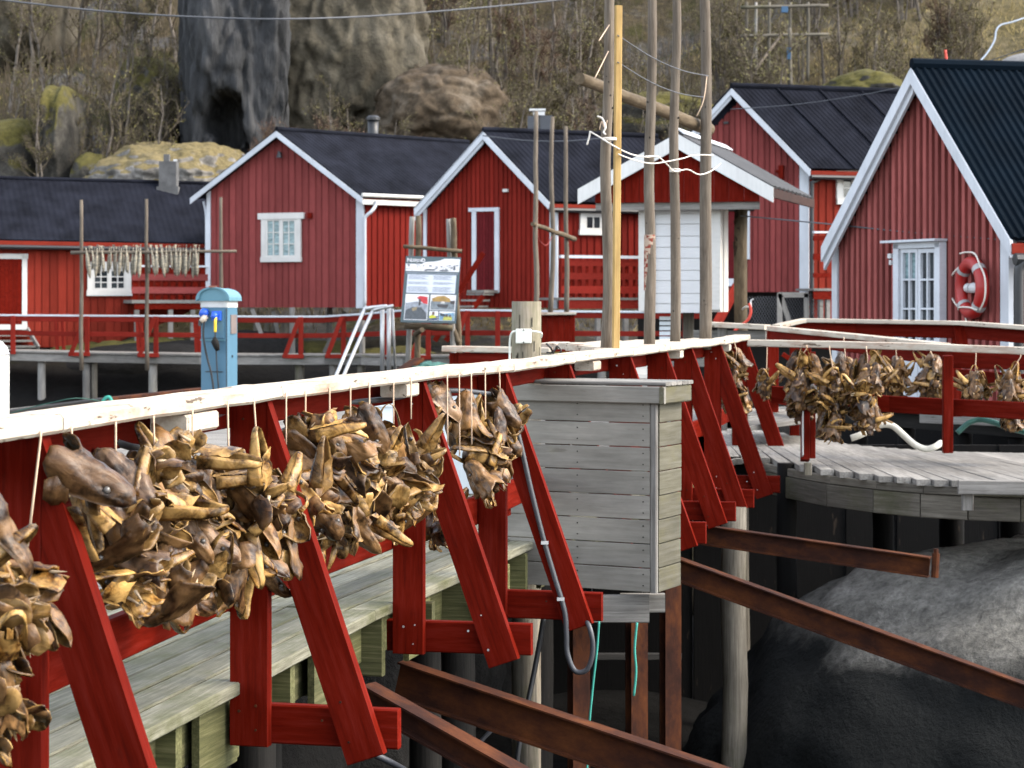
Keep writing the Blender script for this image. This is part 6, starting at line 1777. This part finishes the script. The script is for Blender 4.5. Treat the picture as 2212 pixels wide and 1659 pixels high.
SG = 'strings holding the cod heads'
def string_px(x0, y0, x1, y1, lab, u=.112):
    lo, hi = 3.0, 24.0
    for _ in range(40):
        m_ = (lo + hi) / 2; q = rail_pt(m_) + O * u
        if CX + q.x / q.y * F < x0: lo = m_
        else: hi = m_
    d = (rail_pt(lo) + O * u).y
    mb = MB(); mb.tube([P(x0, y0 - 14, d), P(x0, y0, d), P((x0 + x1) / 2, (y0 + y1) / 2, d), P(x1, y1, d)], .0035, 5)
    tag(mb.build('string', M['string'], None, True), lab, 'string', SG)
for x, y0, y1, x1 in ((155, 935, 1090, 155), (250, 925, 985, 250), (332, 912, 975, 334), (416, 900, 960, 416), (492, 880, 1000, 494), (549, 872, 985, 557), (88, 945, 1180, 60)):
    string_px(x, y0, x1, y1, '%s tan string from the left between the first two trestles' % {155: 'first', 250: 'second', 332: 'third', 416: 'fourth', 492: 'fifth', 549: 'last'}[x] if x > 100 else 'slanting tan string in front of the first trestle')
for x, y0, y1 in ((618, 862, 960), (660, 858, 1000), (712, 852, 970), (757, 846, 900), (798, 840, 905), (850, 834, 930), (888, 830, 905)):
    string_px(x, y0, x, y1, '%s tan string from the left between the second and third trestles' % {618: 'first', 660: 'second', 712: 'third', 757: 'fourth', 798: 'fifth', 850: 'sixth', 888: 'last'}[x])
for x, y0, y1 in ((966, 825, 960), (992, 822, 985), (1018, 818, 960), (1048, 814, 945), (1079, 806, 850)):
    string_px(x, y0, x + 1, y1, '%s tan string from the left between the third trestle and the box' % {966: 'first', 992: 'second', 1018: 'third', 1048: 'fourth', 1079: 'last'}[x])

def cluster(px, top, bot, d, n, w, sx, sy, lab, g=G_, sz=(.85, 1.05)):
    """a bundle of heads on one string: snouts towards the string, gills splayed out"""
    A = P(sx, sy, d); B = P(px, top, d)
    mb = MB(); mb.tube([A + V(0, -.08, .03), A + V(0, -.08, 0), B + V(0, -.03, 0), P(px, top + 20, d)], .0045, 5)
    tag(mb.build('string', M['string'], None, True), 'string carrying the ' + lab.split('dried cod head ')[1].replace('in the ', '', 1), 'string', SG)
    for i in range(n):
        f = (i + .5) / n
        py = top + 12 + (bot - top - 40) * f
        ex = w * (.30 + .7 * sin(pi * min(1, .25 + f * .62)))
        c = P(px + R.uniform(-ex, ex), py + R.uniform(-8, 8), d + R.uniform(-.12, .12))
        dx = (c.x - B.x)
        yaw = R.uniform(0, 2 * pi)
        tilt = -max(-.9, min(.9, dx * 3.2)) + R.uniform(-.3, .3)
        rot = Matrix.Rotation(-tilt * -1, 4, 'Y') if False else Matrix.Rotation(tilt, 4, 'Y')
        rot = rot @ Matrix.Rotation(R.uniform(-.5, .5), 4, 'X') @ Matrix.Rotation(yaw, 4, 'Z')
        head_at(c, rot, R.uniform(*sz), lab, g)
cluster(1590, 755, 895, 18.9, 12, 22, 1583, 735, 'dried cod head in the bunch between the last two trestles', sz=(.95, 1.15))
cluster(1655, 805, 870, 20.5, 5, 11, 1655, 745, 'dried cod head in the small bunch behind the last brace')
cluster(1735, 762, 905, 18.4, 14, 26, 1740, 752, 'dried cod head in the bunch at the lit-edged railing post', sz=(1.0, 1.15))
cluster(1798, 795, 955, 18.1, 16, 21, 1789, 755, 'dried cod head in the longest bunch of the right railing', sz=(.95, 1.1))
cluster(1873, 772, 930, 18.1, 16, 26, 1868, 755, 'dried cod head in the fat bunch above the white hose', sz=(1.0, 1.15))
cluster(1935, 778, 868, 19.2, 10, 25, 1932, 757, 'dried cod head in the bunch just right of the fat bunch')
cluster(2018, 778, 868, 19.0, 11, 22, 2005, 756, 'dried cod head in the bunch left of the tall right post', sz=(.95, 1.1))
cluster(2105, 805, 872, 18.6, 9, 24, 2104, 765, 'dried cod head in the bunch right of the tall right post', sz=(.95, 1.1))
cluster(2185, 800, 890, 18.3, 11, 24, 2200, 770, 'dried cod head in the bunch at the right picture edge', sz=(.95, 1.1))
cluster(2180, 885, 935, 18.2, 4, 19, 2182, 880, 'dried cod head in the low remnant at the right picture edge')
cluster(1825, 770, 840, 19.6, 6, 16, 1820, 735, 'dried cod head in the rear bunch hung on the corner railing')

# ------------------------------------------------------------------ birches and brush on the hillside
M['bark'] = mat_wood('birch_bark', [(.25, (.055, .046, .038)), (.5, (.115, .098, .082)), (.78, (.19, .168, .145))], stretch=(1, 6, 6))
M['twig'] = mat_plain('bare_twig', (.070, .054, .034), .9, 0, .3)
M['twig_red'] = mat_plain('reddish_twig', (.082, .045, .029), .9, 0, .3)
def mat_bud(name, col):
    m, nt, b = new_mat(name)
    oi = nd(nt, 'ObjectInfo'); v, _ = coords(nt, rnd=False)
    g = tex(nt, v, 2.5, 3, .6)
    c = ramp(nt, g, [(.3, tuple(q * .6 for q in col)), (.7, tuple(q * 1.35 for q in col))])
    nt.links.new(c, b.inputs['Base Color']); b.inputs['Roughness'].default_value = .8
    return m
M['bud'] = mat_bud('spring_bud_leaf', (.105, .094, .024)); M['bud_brown'] = mat_bud('brown_bud', (.085, .056, .024))

def tree_meshes(seed, H, slim, twig, bud, nb=12, multi=1):
    rr = random.Random(seed)
    tk, cr, bd = MB(), MB(), MB()
    tips = []
    for m_ in range(multi):
        b0 = V(rr.uniform(-.4, .4) * (multi > 1), rr.uniform(-.3, .3) * (multi > 1), -.4)
        lean = V(rr.uniform(-.14, .14), rr.uniform(-.1, .1), 1)
        pts = []; n = 8; h = H * rr.uniform(.8, 1.05)
        for i in range(n + 1):
            f = i / n
            pts.append(b0 + lean * (h * f) + V(rr.uniform(-1, 1), rr.uniform(-1, 1), 0) * .09 * f * h * .35)
        r0 = .035 + .007 * h
        tk.tube(pts, [r0 * (1 - .93 * i / n) + .006 for i in range(n + 1)], 6)
        for k in range(nb):
            f = rr.uniform(.22, .95); i = min(n - 1, int(f * n)); p = pts[i].lerp(pts[i + 1], f * n - i)
            az = rr.uniform(0, 2 * pi); L = h * rr.uniform(.16, .34) * (1.15 - f * .7) * slim
            d = V(cos(az), sin(az), rr.uniform(.6, 1.5)).normalized()
            q = [p]; dd = d.copy()
            for s in range(4):
                dd = (dd + V(rr.uniform(-.3, .3), rr.uniform(-.3, .3), rr.uniform(-.1, .28))).normalized()
                q.append(q[-1] + dd * L / 4)
            rb = r0 * .42 * (1 - f * .6)
            cr.tube(q, [rb, rb * .8, rb * .6, rb * .4, .005], 4, cap=False)
            for t in range(rr.randint(6, 9)):
                g = rr.uniform(.25, 1); j = min(3, int(g * 4)); p2 = q[j].lerp(q[j + 1], g * 4 - j)
                d2 = (dd + V(rr.uniform(-.9, .9), rr.uniform(-.9, .9), rr.uniform(-.2, .9))).normalized()
                L2 = L * rr.uniform(.25, .55)
                e = p2 + d2 * L2 * .5 + V(rr.uniform(-.05, .05), 0, 0); e2 = e + (d2 + V(rr.uniform(-.3, .3), rr.uniform(-.3, .3), .1)) * L2 * .5
                cr.tube([p2, e, e2], [.011, .008, .004], 3, cap=False)
                for _ in range(rr.randint(3, 6)):
                    w = p2.lerp(e2, rr.uniform(.2, 1)); tips.append(w + V(rr.uniform(-.10, .10), rr.uniform(-.10, .10), rr.uniform(-.10, .10)))
                for z in range(2):
                    w = e.lerp(e2, rr.random()); cr.tube([w, w + V(rr.uniform(-.25, .25), rr.uniform(-.25, .25), rr.uniform(-.05, .28))], [.006, .003], 3, cap=False)
    for w in tips:
        s = rr.uniform(.024, .055)
        a = V(rr.uniform(-1, 1), rr.uniform(-1, 1), rr.uniform(-1, 1)).normalized(); b_ = a.cross(V(0.3, .2, 1)).normalized()
        bd.add([w - a * s, w + b_ * s * .6, w + a * s, w - b_ * s * .6], [(0, 1, 2, 3)])
    def mk(name, mb, m):
        me = bpy.data.meshes.new(name); me.from_pydata([tuple(v) for v in mb.v], [], mb.f); me.materials.append(m); me.update(); return me
    return mk('trunk', tk, M['bark']), mk('crown', cr, twig), mk('buds', bd, bud)
TM = {
 'birch': [tree_meshes(100 + i, 6.0, 1.0, M['twig'], M['bud'], 15) for i in range(3)],
 'tall': [tree_meshes(110 + i, 8.0, .75, M['twig'], M['bud'], 17) for i in range(2)],
 'bush': [tree_meshes(120 + i, 3.4, 1.35, M['twig_red'], M['bud_brown'], 9, 5) for i in range(3)],
 'willow': [tree_meshes(130 + i, 4.6, 1.4, M['twig'], M['bud'], 11, 4) for i in range(2)],
}
TL = {'birch': ('birch_tree', 'bare grey birch coming into bud on the hillside', 'tree'), 'tall': ('birch_tree', 'tall slim bare birch high on the hillside', 'tree'), 'bush': ('bush', 'reddish-brown leafless thicket bush on the hillside', 'bush'), 'willow': ('bush', 'spreading many-stemmed grey bush on the hillside', 'bush')}
TREES = []
def put_tree(px, d, kind, s=1.0, label=None, zoff=0.0):
    x = (px - CX) / F * d
    z = ground_z(x, d)
    t, c, b_ = R.choice(TM[kind])
    nm, lab, cat = TL[kind]
    o = thing(nm, (0, 0, 0), label or lab, cat, {'birch': 'bare birches on the hillside', 'tall': 'tall slim birches on the hillside', 'bush': 'thicket bushes on the hillside', 'willow': 'many-stemmed bushes on the hillside'}[kind] if not label else None)
    m4 = Matrix.Translation((x, d, z - .2 + zoff)) @ Matrix.Rotation(R.uniform(0, 6.28), 4, 'Z') @ Matrix.Diagonal((s * R.uniform(.9, 1.15), s * R.uniform(.9, 1.15), s, 1))
    o.matrix_basis = m4; W[o.name] = m4
    for n_, me in (('trunk', t), ('crown', c), ('buds', b_)):
        q = bpy.data.objects.new(n_, me); q.parent = o; COL.objects.link(q)
        if n_ == 'buds': q['kind'] = 'stuff'
    if not label: TREES.append(o)
    return o
put_tree(308, 65.5, 'birch', 1.05, 'forked pale birch standing above the pale mossy boulder')
put_tree(68, 66.5, 'tall', .75, 'slim straight birch at the left edge above the long roof')
put_tree(98, 66.8, 'tall', .72, 'second slim straight birch from the left edge')
put_tree(1690, 68, 'willow', 1.25); put_tree(1960, 66, 'willow', 1.15, 'spreading bare tree with crossing limbs above the peak of the steep gable')
for px in (20, 45, 120, 140, 160, 175, 200, 215, 250, 265, 280, 335, 345, 370): put_tree(px, R.uniform(67, 73), 'birch', R.uniform(.7, 1.1))
for px in range(590, 1120, 24): put_tree(px + R.uniform(-15, 15), R.uniform(64.5, 68.5), R.choice(('birch', 'bush', 'bush')), R.uniform(.75, 1.05))
for px in range(600, 900, 22): put_tree(px + R.uniform(-12, 12), R.uniform(65, 68), 'bush', R.uniform(.8, 1.1))
for px in range(880, 1330, 13): put_tree(px + R.uniform(-12, 12), R.uniform(70, 84), R.choice(('birch', 'tall', 'tall', 'bush')), R.uniform(.75, 1.1))
for px in range(1080, 1600, 14): put_tree(px + R.uniform(-14, 14), R.uniform(62, 74), R.choice(('birch', 'birch', 'bush', 'willow')), R.uniform(.65, 1.0))
for px in range(1560, 2090, 17): put_tree(px + R.uniform(-14, 14), R.uniform(70, 84), R.choice(('birch', 'willow', 'willow', 'bush')), R.uniform(.7, 1.1))
for px in range(-20, 400, 26): put_tree(px + R.uniform(-14, 14), R.uniform(74, 84), R.choice(('birch', 'tall')), R.uniform(.8, 1.1))
for px in range(880, 2050, 34): put_tree(px + R.uniform(-14, 14), R.uniform(85, 97), R.choice(('tall', 'birch')), R.uniform(.8, 1.1))
# undergrowth: thin stems and dry tufts nobody could count
mb = MB(); rr = random.Random(5)
for k in range(9000):
    px = rr.uniform(-60, 2140); d = rr.uniform(61.5, 92)
    x = (px - CX) / F * d
    if 380 < px < 900 and d > 69: continue
    z = ground_z(x, d)
    h = rr.uniform(.3, 1.5) if px < 1600 else rr.uniform(.2, .9)
    t = V(rr.uniform(-.3, .3), rr.uniform(-.3, .3), 1) * h
    p = V(x, d, z - .05); w = .010 + rr.random() * .010
    mb.add([p + V(-w, 0, 0), p + V(w, 0, 0), p + t * .6 + V(w * .6, .02, 0), p + t, p + t * .6 + V(-w * .6, -.02, 0)], [(0, 1, 2, 3, 4)])
    for j in range(2):
        q = p + t * rr.uniform(.3, .9); e = V(rr.uniform(-.35, .35), rr.uniform(-.2, .2), rr.uniform(.1, .4)) * h * .8
        mb.add([q + V(-.006, 0, 0), q + V(.006, 0, 0), q + e], [(0, 1, 2)])
tag(mb.build('undergrowth', M['twig']), 'thin bare undergrowth stems covering the hillside', None, None, 'stuff')
mb = MB()
for k in range(14000):
    if k % 3: px, d = rr.uniform(1500, 2330), rr.uniform(60, 84)
    else: px, d = rr.uniform(-60, 1600), rr.uniform(61, 84)
    x = (px - CX) / F * d; z = ground_z(x, d)
    a = rr.uniform(0, 6.28); h = rr.uniform(.12, .35); w = .02
    p = V(x, d, z - .03); t = V(cos(a) * h * .6, sin(a) * h * .6, h)
    mb.add([p + V(-w, 0, 0), p + V(w, 0, 0), p + t], [(0, 1, 2)])
tag(mb.build('dry_grass', mat_plain('straw_grass', (.24, .185, .075), .9, 0, .5, .6)), 'tufts of straw-coloured grass on the slope', None, None, 'stuff')

# things on the right-hand slope
def hz(px, d): return ground_z((px - CX) / F * d, d)
tm = thing('timber_rack', P(1700, 110, 72), 'old dark timber rack on the slope above the far roof', 'rack')
for px in (1612, 1632, 1661, 1706, 1745): log('post', P(px, 175, 72), P(px + 1, 5, 72), .06, .05, M['pile'] if px != 1632 else M['grey_wood'], tm, n=8)
for y in (14, 76): log('rail', P(1600, y + 2, 71.8), P(1790, y - 2, 71.8), .06, .055, M['pile'], tm, n=8)
tag(log('pole', P(1630, 152, 70), P(1692, 70, 71), .055, .05, M['pole'], n=8), 'pale pole leaning against the old timber rack', 'pole')
tag(log('post', P(1707, 190, 68), P(1706, 60, 68), .07, .06, M['pile'], n=8), 'grey post with a blue strap on the slope above the far roof', 'post')
for i, (x0, y0, x1, y1) in enumerate(((1700, 103, 1708, 128), (1688, 14, 1702, 27))):
    a, b = P(x0, y1, 67.8 if i == 0 else 71), P(x1, y0, 67.8 if i == 0 else 71)
    mb = MB(); mb.box((a + b) / 2, (b.x - a.x, .12, b.z - a.z)); tag(mb.build('blue_strap', M['bluebit']), ['blue plastic strap round the grey post on the slope', 'blue plastic scrap on the old timber rack'][i], 'plastic scrap')
tag(log('marker_pole', P(2046, 150, 66), P(2042, 108, 66), .05, .04, M['red_pole'], n=8), 'short red marker pole on the slope above the steep gable', 'pole')
cpx('pipe', [(2100, 175, 64), (2112, 140, 65), (2132, 115, 66), (2148, 88, 67), (2152, 66, 68), (2162, 54, 69), (2185, 48, 70), (2215, 38, 71), (2260, 22, 72)], .03, mat_plain('pale_blue_pipe', (.13, .165, .21), .5), 'pale plastic pipe winding up the grassy slope at the top right', 'pipe', n=8)
rd = rock('road_bank', P(2225, 150, 66) + V(.6, 1.5, 0), (1.4, 1.6, .75), mat_plain('gravel_bank', (.17, .165, .16), .95, 0, .25, 8, .6), 'grey gravel bank at the right edge above the dark green roof', disp=.05, sub=4, seed=77, cat='bank')

# ------------------------------------------------------------------ say which one is which
ORD = ['topmost', 'second', 'third', 'fourth', 'fifth', 'sixth', 'seventh', 'eighth', 'ninth', 'tenth', 'eleventh', 'twelfth', 'thirteenth', 'fourteenth', 'fifteenth', 'sixteenth', 'seventeenth', 'eighteenth']
def pxof(p): return CX + p.x / p.y * F, HY - (p.z - CZ) / p.y * F
STR = {'between the first two trestles': [(155, 'first'), (250, 'second'), (333, 'third'), (416, 'fourth'), (492, 'fifth'), (549, 'last')],
       'between the second and third trestles': [(618, 'first'), (660, 'second'), (712, 'third'), (757, 'fourth'), (798, 'fifth'), (850, 'sixth'), (888, 'last')]}
for lab, lst in HEADS.items():
    key = next((k for k in STR if k in lab and 'row' in lab), None)
    if key:
        cols = {}
        for o, p in lst:
            x, y = pxof(p); c = min(STR[key], key=lambda q: abs(q[0] - x))[1]
            cols.setdefault(c, []).append((y, o))
        for c, l in cols.items():
            l.sort(key=lambda q: q[0])
            for i, (y, o) in enumerate(l): o['label'] = ('%s cod head%s under the %s string %s' % (ORD[i], '' if i == 0 else ' down', c, key))
    else:
        l = sorted(lst, key=lambda q: pxof(q[1])[1])
        for i, (o, p) in enumerate(l):
            tail = lab.replace('dried cod head', '').strip()
            tail = tail[3:] if tail.startswith('in ') else tail
            o['label'] = ('%s cod head%s %s' % (ORD[i], '' if i == 0 else ' down', ('of ' if tail.startswith('the ') else '') + tail))
TO = ['leftmost'] + ORD[1:] + ['nineteenth', 'twentieth'] + ['%s-first' % 'twenty', 'twenty-second', 'twenty-third', 'twenty-fourth', 'twenty-fifth']
ZN = [(-999, 380, 'left of the blue-grey cliff'), (380, 700, 'above the house with one window'), (700, 905, 'around the black stove pipe'), (905, 1120, 'in front of the brown boulder'), (1120, 1300, 'above the grey metal chimney'), (1300, 1560, 'behind the tall poles'), (1560, 1800, 'above the far seamed roof'), (1800, 9999, 'above the steep gable')]
grp = {}
for o in TREES:
    p = W[o.name].translation; x, y = pxof(p)
    z = next(n for a, b, n in ZN if a <= x < b)
    grp.setdefault((o['label'], z), []).append((x, o))
for (lab, z), l in grp.items():
    l.sort(key=lambda q: q[0])
    short = lab.replace(' on the hillside', '').replace(' coming into bud', '').replace(' high', '')
    for i, (x, o) in enumerate(l): o['label'] = ('%s %s %s' % (TO[i] + ('' if i == 0 else ' from left,'), short, z)) if len(l) > 1 else '%s %s' % (short, z)
